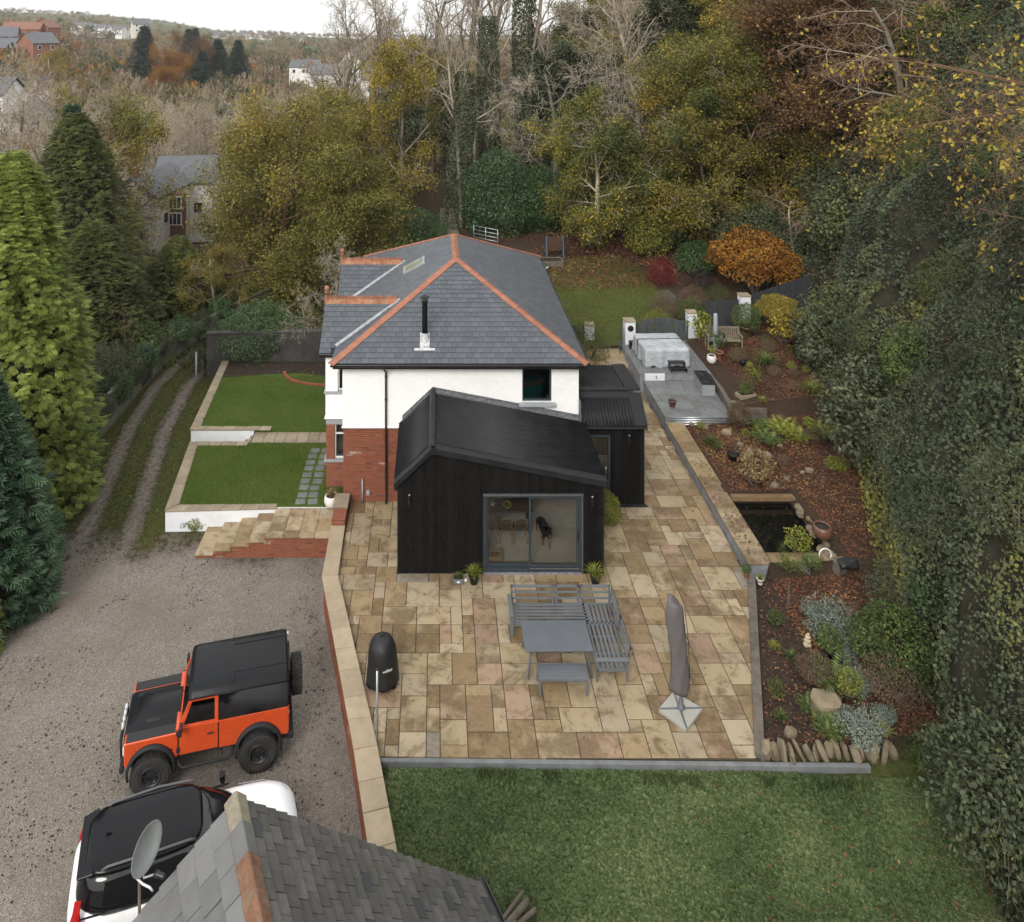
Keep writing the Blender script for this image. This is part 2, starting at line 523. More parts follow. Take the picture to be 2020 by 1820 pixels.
def clip_poly(poly, a, b, c):
    """keep the side a*x+b*y<=c"""
    out = []
    for i in range(len(poly)):
        p, q = poly[i], poly[(i+1) % len(poly)]
        dp, dq = a*p[0]+b*p[1]-c, a*q[0]+b*q[1]-c
        if dp <= 0: out.append(p)
        if dp*dq < 0:
            t = dp/(dp-dq); out.append((p[0]+(q[0]-p[0])*t, p[1]+(q[1]-p[1])*t))
    return out
def area(poly):
    return abs(sum(poly[i][0]*poly[(i+1)%len(poly)][1]-poly[(i+1)%len(poly)][0]*poly[i][1] for i in range(len(poly))))/2
def inset(poly, e):
    cx = sum(p[0] for p in poly)/len(poly); cy_ = sum(p[1] for p in poly)/len(poly)
    out = []
    for x, y in poly:
        dx, dy = x-cx, y-cy_
        out.append((x-math.copysign(min(e, abs(dx)), dx), y-math.copysign(min(e, abs(dy)), dy)))
    return out

def random_paving(x0, x1, y0, y1, unit, rnd, sizes):
    nx, ny = int(math.ceil((x1-x0)/unit)), int(math.ceil((y1-y0)/unit))
    occ = np.zeros((ny, nx), dtype=bool); out = []
    for j in range(ny):
        for i in range(nx):
            if occ[j, i]: continue
            opts = list(sizes); rnd.shuffle(opts)
            for w, h in opts + [(1, 1)]:
                if i+w <= nx and j+h <= ny and not occ[j:j+h, i:i+w].any():
                    # no long straight joint: refuse a slab whose two ends line up with the row below too often
                    occ[j:j+h, i:i+w] = True
                    out.append((x0+i*unit, x0+(i+w)*unit, y0+j*unit, y0+(j+h)*unit)); break
    return out

def make_patio():
    mb = MB()
    base = [(-1.36, 16.95), (7.3, 16.86), (9.3, 22.5), (9.42, 36.8), (4.9, 36.8), (4.9, 26.2), (-3.0, 26.2), (-3.0, 24.5), (-2.95, 22.4)]
    mb.prism(base, -.55, -.012)
    patio = struct(mb.build('patio', M_JOINT))
    rnd = random.Random(21)
    sizes = [(3,2)]*5 + [(2,3)]*5 + [(2,2)]*5 + [(2,1)]*3 + [(1,2)]*2 + [(1,1)]*1 + [(3,3)]*1
    U = .318
    tiles = random_paving(-3.4, 9.6, 16.9, 37.0, U, rnd, sizes)
    # the house and its extensions stand on part of this area
    holes = [(-9, 4.98, 26.05, 60), (-1.13, 5.03, 22.64, 26.6), (4.6, 7.18, 25.92, 29.05)]
    n = 0
    for (x0, x1, y0, y1) in tiles:
        poly = [(x0, y0), (x1, y0), (x1, y1), (x0, y1)]
        # left wall
        poly = clip_poly(poly, -1, 0, 2.96)
        if poly and y0 < 22.5: poly = clip_poly(poly, -1, -.2978, -(-2.90+.2978*22.4))
        if poly: poly = clip_poly(poly, -.01168, -1, -(16.925))
        if poly and y0 < 22.5: poly = clip_poly(poly, 1, -.3797, 9.35-.3797*22.5)
        if poly: poly = clip_poly(poly, 1, 0, 9.38)
        if not poly or len(poly) < 3: continue
        cx = sum(p[0] for p in poly)/len(poly); cy_ = sum(p[1] for p in poly)/len(poly)
        bx = [p[0] for p in poly]; by = [p[1] for p in poly]
        if any(a+.06 < min(bx) and max(bx) < b-.06 and c+.06 < min(by) and max(by) < e-.06 for a, b, c, e in holes): continue
        if cy_ > 36.6: continue
        if area(poly) < .02: continue
        poly = inset(poly, .010)
        top = rnd.uniform(-.003, .004)
        mb = MB(); c0 = (cx, cy_)
        k = len(poly)
        lo = [(p[0]-cx, p[1]-cy_, -.035) for p in poly]; hi = [(p[0]-cx, p[1]-cy_, top-.004) for p in poly]
        q = inset([(p[0]-cx, p[1]-cy_) for p in poly], .008); tp = [(p[0], p[1], top) for p in q]
        mb.add(lo+hi+tp, [(i, (i+1)%k, k+(i+1)%k, k+i) for i in range(k)] + [(k+i, k+(i+1)%k, 2*k+(i+1)%k, 2*k+i) for i in range(k)] + [tuple(range(2*k, 3*k))])
        o = mb.build('paving_slab', M_SLAB, patio, loc=(cx, cy_, 0)); n += 1
    # concrete kerb towards the lower lawn
    e = MB().hexa([(-1.45,16.83,-.5),(9.7,16.71,-.5),(9.7,16.82,-.5),(-1.42,16.94,-.5)], [(-1.45,16.84,-.014),(9.7,16.72,-.02),(9.7,16.82,-.02),(-1.42,16.94,-.014)])
    struct(e.build('kerb', M_CONC, bevel=.015))
    return n
print('slabs', make_patio())
# ================================================================ building materials
M_SLATE = pm('roof_slate', (.080,.089,.103), .48, .10, 6, .25, 30, .006, spec=.45, rand=.16)
def _slatejoin():
    m = NT('roof_slate_many'); m.set(.48, .45)
    c = m.coord('P'); n1 = m.noise(c, 6, 5)
    b = m.ramp(n1, [(.3, (.072,.081,.094)), (.7, (.088,.098,.114))])
    b = m.mix(1.0, b, m.ramp(m.attr('rnd'), [(0, (.82,)*3), (1, (1.17,)*3)]), 'MULTIPLY')
    m.base(b); m.bump(m.noise(c, 30, 3), .25, .006); return m.mat
M_SLATEJ = _slatejoin()
M_DECK = pm('roof_deck', (.03,.033,.038), .9, .1)
M_TERRA = pm('terracotta', (.30,.13,.082), .75, .14, 5, .3, 40, rand=.14, dirt=(.22,.10,.06), dscale=6, damt=.5)
M_TERRA_OLD = pm('weathered_terracotta', (.27,.11,.065), .85, .2, 5, .4, 40, rand=.12, dirt=(.42,.36,.22), dscale=7, damt=.55)
M_LEAD = pm('lead_flashing', (.30,.32,.335), .5, .3, 5, .5, 25, spec=.5, metal=.3, dirt=(.55,.56,.56), dscale=8, damt=.7)
M_LEADDARK = pm('dark_flashing', (.10,.105,.11), .5, .35, 9, .6, 22, spec=.3, dirt=(.30,.31,.32), dscale=14, damt=.6)
M_BLACKPL = pm('black_gutter_plastic', (.012,.012,.013), .35, .1, 5, spec=.5)
M_BLACKMET = pm('black_roof_metal', (.013,.014,.0155), .5, .12, 2, .1, 60, spec=.25, dirt=(.032,.032,.033), dscale=2, damt=.5)
M_BOARD = pm('charred_board', (.0065,.0063,.006), .8, .35, 3, .6, 30, spec=.12, rand=.35, dirt=(.016,.0155,.015), dscale=9, damt=.5)
M_ANTH = pm('anthracite_frame', (.030,.042,.052), .4, .08, 4, spec=.5)
M_GREYPAINT = pm('grey_sill_paint', (.30,.32,.34), .7, .06, 4, .1, 50)
M_WHITEPL = pm('white_frame', (.80,.80,.79), .35, .03, 4, spec=.5)
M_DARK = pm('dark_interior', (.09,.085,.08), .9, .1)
M_INTWALL = pm('interior_paint', (.7,.69,.66), .9, .03)
M_INTFLOOR = pm('interior_floor', (.68,.63,.55), .55, .08, 3, .05, 60)
M_GLASS = glassmat('window_glass')
M_DKGLASS = glassmat('dark_window_glass', (.55,.6,.62), .10)
M_STEEL = pm('brushed_steel', (.45,.46,.47), .35, .1, 4, metal=.9)

def _brick(name, rand=True):
    m = NT(name); m.set(.88, .2)
    c = m.coord('P')
    if rand: r_ = m.orand()
    else: r_ = m.attr('rnd')
    b = m.ramp(r_, [(0, (.205,.072,.042)), (.3, (.24,.088,.052)), (.6, (.215,.078,.046)), (.8, (.175,.062,.042)), (.93, (.27,.115,.07)), (.985, (.10,.045,.04)), (1, (.46,.34,.28))])
    b = m.mix(m.maprange(m.noise(c, 3, 5), .45, .75, 0, .45), b, (.16,.055,.035))
    b = m.mix(m.maprange(m.noise(c, 55, 3), .4, .7, 0, .3), b, (.34,.13,.075))
    m.base(b); m.bump(m.noise(c, 60, 3), .4, .006); return m.mat
M_BRICK = _brick('red_brick'); M_BRICKJ = _brick('red_brick_many', False)
M_MORTAR = pm('mortar', (.26,.12,.08), .95, .25, 12, .4, 60)

def wbuild(mb, name, mats, root, bevel=0, **k):
    """a part whose vertices are given in world coordinates"""
    o = mb.build(name, mats, root, bevel, **k)
    r_ = root
    M = Matrix.Identity(4)
    while r_ is not None:
        M = r_.matrix_basis @ M if r_.parent is None else r_.matrix_parent_inverse @ r_.matrix_basis @ M
        r_ = r_.parent
    wm = Matrix.Identity(4)
    chain = []; r_ = root
    while r_ is not None: chain.append(r_); r_ = r_.parent
    for c_ in reversed(chain): wm = wm @ c_.matrix_parent_inverse @ c_.matrix_basis
    o.matrix_parent_inverse = wm.inverted()
    return o

def wlink(name, me, root, M):
    o = link(name, me, root)
    wm = Matrix.Identity(4); chain = []; r_ = root
    while r_ is not None: chain.append(r_); r_ = r_.parent
    for c_ in reversed(chain): wm = wm @ c_.matrix_parent_inverse @ c_.matrix_basis
    o.matrix_parent_inverse = wm.inverted()
    o.matrix_basis = M
    return o

def slates(org, ud, vd, rows, u0f, u1f, expo, wid, rnd, thick=.012, jit=.004):
    """yield (matrix, width, row) for slates laid in courses on a slope"""
    ud = Vector(ud).normalized(); vd = Vector(vd).normalized(); nd = ud.cross(vd).normalized()
    if nd.z < 0: nd = -nd
    for r_ in range(rows):
        v = r_*expo
        lo, hi = u0f(v+expo*.5), u1f(v+expo*.5)
        if hi-lo < .03: continue
        s0 = -wid*.5*(r_ % 2) + math.floor(lo/wid)*wid
        u = s0 - wid
        while u < hi:
            a, b = max(u, lo), min(u+wid, hi)
            if b-a > .03:
                p = Vector(org)+ud*((a+b)/2)+vd*(v+rnd.uniform(-jit, jit))+nd*rnd.uniform(0, jit*.6)
                M = Matrix(((ud.x, vd.x, nd.x, p.x), (ud.y, vd.y, nd.y, p.y), (ud.z, vd.z, nd.z, p.z), (0,0,0,1)))
                yield M, b-a, r_
            u += wid

def slate_verts(w, expo, thick, gap=.005):
    h = w/2-gap; L = expo*1.18
    zt, zh = thick*1.7, thick*.3
    return [(-h,0,zt-thick),(h,0,zt-thick),(h,L,zh-thick),(-h,L,zh-thick),(-h,0,zt),(h,0,zt),(h,L,zh),(-h,L,zh)]
BOXF = [(3,2,1,0),(4,5,6,7),(0,1,5,4),(1,2,6,5),(2,3,7,6),(3,0,4,7)]
_slate_cache = {}
def slate_mesh(w, expo, thick, mat):
    k = (round(w, 2), round(expo, 3), mat.name)
    if k not in _slate_cache:
        _slate_cache[k] = MB().add(slate_verts(w, expo, thick), BOXF).mesh('slate', mat)
    return _slate_cache[k]

def joined_boxes(items, name, mat):
    """items: list of (matrix, eight corner list) -> one mesh with a random value per piece"""
    V = []; Fc = []; rv = []
    for M, vs in items:
        o = len(V); V.extend([tuple(M @ Vector(p)) for p in vs])
        Fc.extend([tuple(i+o for i in f) for f in BOXF]); rv.extend([random.random()]*6)
    me = amesh(name, V, Fc, mat, {'rnd': rv})
    bm = bmesh.new(); bm.from_mesh(me); bmesh.ops.recalc_face_normals(bm, faces=bm.faces); bm.to_mesh(me); bm.free()
    return me

_brick_cache = {}
def brick_mesh(L, hgt, dep=.1):
    k = (round(L, 3), hgt, dep)
    if k not in _brick_cache:
        mb = MB(); e = .006
        mb.hexa([(-L/2,-dep,-hgt/2),(L/2,-dep,-hgt/2),(L/2,-dep,hgt/2),(-L/2,-dep,hgt/2)], [(-L/2,-e,-hgt/2),(L/2,-e,-hgt/2),(L/2,-e,hgt/2),(-L/2,-e,hgt/2)])
        mb.hexa([(-L/2,-e,-hgt/2),(L/2,-e,-hgt/2),(L/2,-e,hgt/2),(-L/2,-e,hgt/2)], [(-L/2+e,0,-hgt/2+e),(L/2-e,0,-hgt/2+e),(L/2-e,0,hgt/2-e),(-L/2+e,0,hgt/2-e)])
        _brick_cache[k] = mb.mesh('brick', M_BRICK)
    return _brick_cache[k]

def brick_face(org, ud, nd, length, height, root, topf=None, cap=300, rnd=None, skip=None):
    """stretcher-bond bricks; org lower corner, ud along wall, nd outward"""
    rnd = rnd or random.Random(3)
    ud = Vector(ud).normalized(); nd = Vector(nd).normalized(); org = Vector(org)
    n = 0; rest = []
    for r_ in range(int(height/.075)):
        x = -.1125 if r_ % 2 else 0
        while x < length:
            a, b = max(0, x), min(length, x+.225)
            x += .225
            if b-a < .05: continue
            zc = r_*.075+.0375+.005
            if topf is not None and zc+.03 > topf((a+b)/2): continue
            if skip and skip((a+b)/2, zc): continue
            p = org+ud*((a+b)/2)+Vector((0,0,zc))+nd*rnd.uniform(-.002, .003)
            M = Matrix(((ud.x, nd.x, 0, p.x), (ud.y, nd.y, 0, p.y), (0, 0, 1, p.z), (0,0,0,1)))
            if n < cap:
                wlink('brick', brick_mesh(b-a-.01, .065), root, M); n += 1
            else:
                L = b-a-.01
                rest.append((M, [(-L/2,-.1,-.0325),(L/2,-.1,-.0325),(L/2,0,-.0325),(-L/2,0,-.0325),(-L/2,-.1,.0325),(L/2,-.1,.0325),(L/2,0,.0325),(-L/2,0,.0325)]))
    if rest:
        o = wlink('brickwork', joined_boxes(rest, 'brickwork', M_BRICKJ), root, Matrix.Identity(4)); o['kind'] = 'stuff'

def half_round(p0, p1, r_, up, n=10, thick=.02):
    """a trough or cap tile: half tube between two points, open side away from 'up'"""
    p0, p1 = Vector(p0), Vector(p1); a = (p1-p0).normalized(); up = Vector(up)
    s_ = a.cross(up).normalized(); up = s_.cross(a).normalized()
    def ring(p, rr): return [p + s_*math.cos(math.pi*k/n)*rr + up*math.sin(math.pi*k/n)*rr for k in range(n+1)]
    mb = MB()
    o0, o1, i0, i1 = ring(p0, r_), ring(p1, r_), ring(p0, r_-thick), ring(p1, r_-thick)
    ring0 = o0 + i0[::-1]; ring1 = o1 + i1[::-1]
    mb.loft([ring0, ring1], smooth=False)
    return mb

def vcap(p0, p1, w, drop, n1, thick=.018):
    """angled cap tile over a hip or ridge: two wings falling by 'drop' at half-width w"""
    p0, p1 = Vector(p0), Vector(p1); a = (p1-p0).normalized(); up = Vector(n1)
    s_ = a.cross(up).normalized(); up = s_.cross(a).normalized()
    def ring(p, k):
        o = [p-s_*w*k-up*drop*k, p-s_*w*.5*k-up*drop*.44*k, p-s_*w*.12*k-up*drop*.03, p+s_*w*.12*k-up*drop*.03, p+s_*w*.5*k-up*drop*.44*k, p+s_*w*k-up*drop*k]
        return o + [q-up*thick for q in o[::-1]]
    return MB().loft([ring(p0, 1.0), ring(p1, .94)], smooth=False)

# ================================================================ the house
EX0, EX1, EY0, EY1, EZ = -3.57, 5.17, 25.75, 38.0, 4.97
RX, RZ = .80, 7.25
HALF = 4.37; SL = math.hypot(HALF, RZ-EZ); TAN = (RZ-EZ)/HALF
WX0, WX1, WY0, WY1 = -3.23, 4.94, 26.1, 37.65

def make_house():
    rnd = random.Random(4)
    root = thing('house', 'white pebbledash and red brick house with grey slate hipped roof and terracotta ridge tiles', 'house', (.85, 31, 0))
    # walls
    w = MB()
    w.box(WX0+.02, WX1, WY0+.02, WY0+.3, -.4, 2.6)
    w.box(WX0+.02, WX0+.3, WY0+.3, WY1, -.4, 2.6); w.box(WX1-.3, WX1, WY0+.3, WY1, -.4, 2.6); w.box(WX0+.3, WX1-.3, WY1-.3, WY1, -.4, 2.6)
    bw = wbuild(w, 'brick_wall', M_MORTAR, root)
    brick_face((WX0, WY0, 0), (1,0,0), (0,-1,0), 2.14, 2.6, bw, rnd=rnd)
    w = MB()
    wx0, wx1, wz0, wz1 = 3.0, 4.02, 3.47, 4.72
    f0 = WY0-.025
    w.box(WX0-.02, wx0, f0, WY0+.28, 2.6, 4.9); w.box(wx1, WX1+.02, f0, WY0+.28, 2.6, 4.9)
    w.box(wx0, wx1, f0, WY0+.28, 2.6, wz0); w.box(wx0, wx1, f0, WY0+.28, wz1, 4.9)
    w.box(WX0-.02, WX0+.26, WY0+.28, WY1, 2.6, 4.9); w.box(WX1-.26, WX1+.02, WY0+.28, WY1, 2.6, 4.9); w.box(WX0+.26, WX1-.26, WY1-.28, WY1, 2.6, 4.9)
    wbuild(w, 'rendered_wall', M_RENDER, root)
    # bell-cast drip over the brick
    w = MB().hexa([(WX0-.05,f0-.035,2.585),(WX1,f0-.035,2.585),(WX1,f0,2.585),(WX0-.05,f0,2.585)], [(WX0-.03,f0-.004,2.66),(WX1,f0-.004,2.66),(WX1,f0,2.66),(WX0-.03,f0,2.66)])
    wbuild(w, 'drip_band', M_RENDER, root)
    # upstairs room behind the window
    w = MB(); w.box(WX0+.3, WX1-.3, WY0+.3, 30.5, 2.62, 2.68); wbuild(w, 'upper_floor', M_DARK, root)
    w = MB(); w.box(WX0+.3, WX1-.3, 29.8, 29.9, 2.68, 4.85); w.box(1.6, 1.7, WY0+.3, 29.8, 2.68, 4.85); wbuild(w, 'room_wall', M_DARK, root)
    w = MB(); w.box(WX0+.2, WX1-.2, WY0+.2, WY1-.2, 4.86, 4.92); wbuild(w, 'upper_ceiling', M_DARK, root)
    # window
    win = MB(); y = WY0+.07; t = .06
    for a in ((wx0, wx0+t, wz0, wz1), (wx1-t, wx1, wz0, wz1), (wx0+t, wx1-t, wz0, wz0+t), (wx0+t, wx1-t, wz1-t, wz1)):
        win.box(a[0], a[1], y, y+.07, a[2], a[3])
    fr = wbuild(win, 'window', M_ANTH, root, .004)
    wbuild(MB().box(wx0+t-.01, wx1-t+.01, y+.03, y+.042, wz0+t-.01, wz1-t+.01), 'pane', M_DKGLASS, fr)
    s_ = MB().hexa([(2.88,f0-.14,3.36),(4.16,f0-.14,3.36),(4.16,f0,3.36),(2.88,f0,3.36)], [(2.88,f0-.14,3.43),(4.16,f0-.14,3.43),(4.16,f0,3.468),(2.88,f0,3.468)])
    wbuild(s_, 'sill', M_GREYPAINT, fr, .006)
    # roof: deck, slates, caps
    deck = MB()
    A, B, C, D_ = Vector((EX0,EY0,EZ)), Vector((EX1,EY0,EZ)), Vector((EX1,EY1,EZ)), Vector((EX0,EY1,EZ))
    P, Q = Vector((RX,EY0+HALF,RZ)), Vector((RX,EY1-HALF,RZ))
    dn = Vector((0,0,-.02)); db = Vector((0,0,-.06))
    deck.add([A+dn,B+dn,C+dn,D_+dn,P+dn,Q+dn,A+db,B+db,C+db,D_+db],[(0,1,4),(1,2,5,4),(2,3,5),(3,0,4,5),(0,6,7,1),(1,7,8,2),(2,8,9,3),(3,9,6,0),(9,8,7,6)])
    roof = wbuild(deck, 'roof', M_DECK, root)
    expo, wid, th = .222, .25, .014
    rows = int(SL/expo)
    k = HALF/SL
    vd = (0, HALF, RZ-EZ)
    n = 0; rest = []
    fs = list(slates((EX0,EY0-.03,EZ-.012), (1,0,0), vd, rows, lambda v: v*k, lambda v: 2*HALF-v*k, expo, wid, rnd))
    for M, ww, r_ in fs:
        if n < 300: wlink('slate', slate_mesh(ww, expo, th, M_SLATE), roof, M); n += 1
        else: rest.append((M, slate_verts(ww, expo, th)))
    LY = EY1-EY0
    for M, ww, r_ in slates((EX0-.03,EY1,EZ-.012), (0,-1,0), (HALF,0,RZ-EZ), rows, lambda v: v*k, lambda v: LY-v*k, expo, wid, rnd): rest.append((M, slate_verts(ww, expo, th)))
    for M, ww, r_ in slates((EX1+.03,EY0,EZ-.012), (0,1,0), (-HALF,0,RZ-EZ), rows, lambda v: v*k, lambda v: LY-v*k, expo, wid, rnd): rest.append((M, slate_verts(ww, expo, th)))
    # two gabled bays on the garden side
    bz0, bz1, bh = 4.80, 6.12, 1.65
    bl = math.hypot(bh, bz1-bz0)
    for bi, yc in enumerate((28.6, 33.4)):
        xl = -4.2
        xv = lambda z: max(EX0-.25, EX0+(z-EZ)/TAN)
        bd = MB()
        e0, e1 = Vector((xl,yc-bh,bz0)), Vector((xl,yc+bh,bz0)); rl = Vector((xl,yc,bz1)); rr = Vector((xv(bz1)+.1,yc,bz1)); f0_ = Vector((-3.3,yc-bh,bz0)); f1_ = Vector((-3.3,yc+bh,bz0))
        bd.add([e0+dn,f0_+dn,rr+dn,rl+dn,e1+dn,f1_+dn,e0+db,f0_+db,e1+db,f1_+db],[(0,1,2,3),(3,2,5,4),(0,6,7,1),(4,5,9,8),(0,3,4,8,6),(6,8,9,7)])
        wbuild(bd, 'gable_roof', M_DECK, roof)
        for sgn in (-1, 1):
            def hi(v): return xv(bz0+(bz1-bz0)*v/bl)-xl
            if sgn < 0: org, ud, vv = (xl, yc-bh-.02, bz0-.01), (1,0,0), (0, bh, bz1-bz0)
            else: org, ud, vv = (xl, yc+bh+.02, bz0-.01), (1,0,0), (0, -bh, bz1-bz0)
            for M, ww, r_ in slates(org, ud, vv, int(bl/.2), lambda v: 0, hi, .205, wid, rnd): rest.append((M, slate_verts(ww, .205, th)))
        # valley lead on the side one sees
        p0 = Vector((xv(bz0)+.02, yc-bh, bz0+.05)); p0 = Vector((EX0-.05, yc-bh+.16, EZ+.03)); p1 = Vector((xv(bz1), yc-.02, bz1+.03))
        v_ = MB().bar(p0, p1, .15, .02, up=(-TAN*.5,-.4,1)); wbuild(v_, 'valley_lead', M_LEAD, roof)
        # crested ridge tiles with a ball finial
        nt = 6; step = (xv(bz1)-.12-xl)/nt
        for i in range(nt):
            a = xl+i*step+.004; b = xl+(i+1)*step-.004
            t = MB()
            t.loft([[Vector((x,yc-.17,bz1-.10)),Vector((x,yc-.05,bz1+.045)),Vector((x,yc+.05,bz1+.045)),Vector((x,yc+.17,bz1-.10)),Vector((x,yc+.13,bz1-.12)),Vector((x,yc,bz1-.02)),Vector((x,yc-.13,bz1-.12))] for x in (a, b)], smooth=False)
            m_ = 4; pts = [(a, bz1+.03)]
            for q in range(m_):
                u = (b-a)/m_; c0 = a+u*(q+.5)
                pts += [(c0-u*.42, bz1+.12), (c0-u*.2, bz1+.165), (c0+u*.2, bz1+.165), (c0+u*.42, bz1+.12)]
            pts += [(b, bz1+.03)]
            t.add([(x, yc-.016, z) for x, z in pts]+[(x, yc+.016, z) for x, z in pts], [tuple(range(len(pts))), tuple(range(len(pts), 2*len(pts)))[::-1]]+[(j, (j+1)%len(pts), len(pts)+(j+1)%len(pts), len(pts)+j) for j in range(len(pts))])
            wbuild(t, 'crested_ridge_tile', M_TERRA_OLD, roof)
        fin = MB().lathe([(.11,0),(.10,.08),(.06,.14),(.065,.34),(.09,.36),(.09,.40),(.05,.42),(.085,.46),(.105,.52),(.085,.59),(.03,.63)], 14, Matrix.Translation((xl+.04,yc,bz1-.08)))
        wbuild(fin, 'finial', M_TERRA_OLD, roof)
        # bay walls below the gable
        bx, y0, y1 = -3.97, yc-1.5, yc+1.5
        lo = MB(); lo.box(bx, -3.22, y0+.02, y1, -.4, .82)
        lo.box(bx, bx+.30, y0+.02, y0+.25, .9, 2.15)
        lo.box(bx, bx+.25, y1-.5, y1, .9, 2.15)
        bwl = wbuild(lo, 'brick_bay', M_MORTAR, root)
        if bi == 0:
            brick_face((bx-.005, y0+.015, -.3), (1,0,0), (0,-1,0), .75, 1.1, bwl, rnd=rnd)
            brick_face((bx-.005, y0+.015, .9), (1,0,0), (0,-1,0), .30, 1.25, bwl, rnd=rnd)
        up = MB(); up.box(bx-.02, -3.22, y0, y1, 2.5, 3.28); up.box(bx-.02, bx+.42, y0, y0+.25, 3.36, bz0+.02); up.box(bx-.02, bx+.3, y1-.4, y1, 3.36, bz0+.02)
        up.hexa([(bx-.06,y0-.05,2.38),(-3.22,y0-.05,2.38),(-3.22,y1+.05,2.38),(bx-.06,y1+.05,2.38)], [(bx-.02,y0,2.5),(-3.22,y0,2.5),(-3.22,y1,2.5),(bx-.02,y1,2.5)])
        # gable triangle
        up.add([(bx-.02,y0,bz0),(bx-.02,y1,bz0),(bx-.02,yc,bz1-.1),(bx+.2,y0,bz0),(bx+.2,y1,bz0),(bx+.2,yc,bz1-.1)],[(0,2,1),(3,4,5),(0,1,4,3),(1,2,5,4),(2,0,3,5)])
        wbuild(up, 'rendered_bay', M_RENDER, root)
        tr = MB(); tr.box(bx-.07, -3.22, y0-.06, y1+.05, .82, .9); tr.box(bx-.07, -3.22, y0-.06, y1+.05, 3.28, 3.36); tr.box(bx-.005, -3.22, y0+.012, y1, 2.15, 2.38)
        wbuild(tr, 'sill_band', M_GREYPAINT, root, .008)
        core = MB(); core.box(bx+.35, -3.2, y0+.4, y1-.1, .9, 2.15); core.box(bx+.35, -3.2, y0+.4, y1-.1, 3.36, 4.8); wbuild(core, 'bay_room', M_DARK, root)
        for (z0, z1, tra, xa) in ((.9, 2.15, 1.76, bx+.30), (3.36, 4.75, None, bx+.42)):
            wf = MB(); t = .05; yy = y0+.10; xb = -3.2
            wf.box(xa, xa+t, yy, yy+.06, z0, z1); wf.box(xa+t, xb, yy, yy+.06, z0, z0+t); wf.box(xa+t, xb, yy, yy+.06, z1-t, z1)
            if tra: wf.box(xa+t, xb, yy, yy+.06, tra, tra+t)
            fr = wbuild(wf, 'window', M_WHITEPL, root, .004)
            wbuild(MB().box(xa+.02, xb, yy+.025, yy+.035, z0+.02, z1-.02), 'pane', M_GLASS, fr)
            # the face looking over the garden
            wf = MB(); xx = bx+.06
            for j in range(4):
                yj = y0+.25+j*(y1-y0-.75)/3; wf.box(xx, xx+.06, yj-.03, yj+.03, z0+t, z1-t)
            wf.box(xx, xx+.06, y0+.2, y1-.4, z0, z0+t); wf.box(xx, xx+.06, y0+.2, y1-.4, z1-t, z1)
            fr = wbuild(wf, 'window', M_WHITEPL, root)
            wbuild(MB().box(xx+.02, xx+.03, y0+.2, y1-.4, z0, z1), 'pane', M_GLASS, fr)
        gt = half_round((xl, yc-bh-.05, bz0-.03), (-3.35, yc-bh-.05, bz0-.03), .06, (0,0,-1)); gt.box(xl, -3.4, yc-bh-.01, yc-bh+.02, bz0-.16, bz0-.02)
        wbuild(gt, 'gutter', M_BLACKPL, root)
    sm = wlink('slate_courses', joined_boxes(rest, 'slate_courses', M_SLATEJ), roof, Matrix.Identity(4)); sm['kind'] = 'stuff'
    # hip and ridge caps
    def caps(a, b, n_, w, drop, mat, nm, nrm):
        a, b = Vector(a), Vector(b)
        for i in range(n_):
            p, q = a.lerp(b, i/n_-.012), a.lerp(b, (i+1)/n_)
            wbuild(vcap(p+Vector((0,0,.05)), q+Vector((0,0,.036)), w, drop, nrm, .03), nm, mat, roof)
    caps(A, P, 16, .155, .045, M_TERRA, 'hip_tile', (0,0,1)); caps(B, P, 16, .155, .045, M_TERRA, 'hip_tile', (0,0,1))
    caps(P, Q, 9, .15, .075, M_TERRA_OLD, 'ridge_tile', (0,0,1))
    caps(D_, Q, 16, .155, .045, M_TERRA, 'hip_tile', (0,0,1)); caps(C, Q, 16, .155, .045, M_TERRA, 'hip_tile', (0,0,1))
    # skylight
    def onl(X, Y, up=0): return Vector((X, Y, EZ+(X-EX0)*TAN))+Vector((-TAN, 0, 1)).normalized()*up
    sk = MB(); y0, y1, x0, x1 = 31.45, 32.35, -1.35, -.45
    for (a, b, c, e) in ((x0,x0+.08,y0,y1),(x1-.08,x1,y0,y1),(x0+.08,x1-.08,y0,y0+.08),(x0+.08,x1-.08,y1-.08,y1)):
        sk.hexa([onl(a,c,.0),onl(b,c,.0),onl(b,e,.0),onl(a,e,.0)], [onl(a,c,.09),onl(b,c,.09),onl(b,e,.09),onl(a,e,.09)])
    so = wbuild(sk, 'skylight', M_LEAD, roof)
    wbuild(MB().hexa([onl(x0+.08,y0+.08,.04),onl(x1-.08,y0+.08,.04),onl(x1-.08,y1-.08,.04),onl(x0+.08,y1-.08,.04)],[onl(x0+.08,y0+.08,.06),onl(x1-.08,y0+.08,.06),onl(x1-.08,y1-.08,.06),onl(x0+.08,y1-.08,.06)]), 'pane', pm('skylight_glass', (.20,.21,.13), .15, .1, spec=.6), so)
    # stove flue with lead slate
    fx, fy, fz = -.396, 26.66, 5.45
    fl = MB().lathe([(.10,-.05),(.10,1.22),(.115,1.22),(.115,1.27),(.10,1.27)], 18, Matrix.Translation((fx,fy,fz+.10)))
    fo = wbuild(fl, 'flue_pipe', M_BLACKPL, root)
    fl = MB().lathe([(.02,1.28),(.03,1.36),(.17,1.36),(.15,1.385),(.02,1.40)], 18, Matrix.Translation((fx,fy,fz+.10)))
    for kx in range(3): fl.tube([(fx+.08*math.cos(kx*2.1),fy+.08*math.sin(kx*2.1),fz+1.33),(fx+.08*math.cos(kx*2.1),fy+.08*math.sin(kx*2.1),fz+1.48)], .008, 6)
    wbuild(fl, 'flue_cowl', M_BLACKMET, fo)
    ls = MB().lathe([(.19,-.14),(.16,0),(.125,.16),(.12,.22)], 16, Matrix.Translation((fx,fy-.02,fz)), close=False)
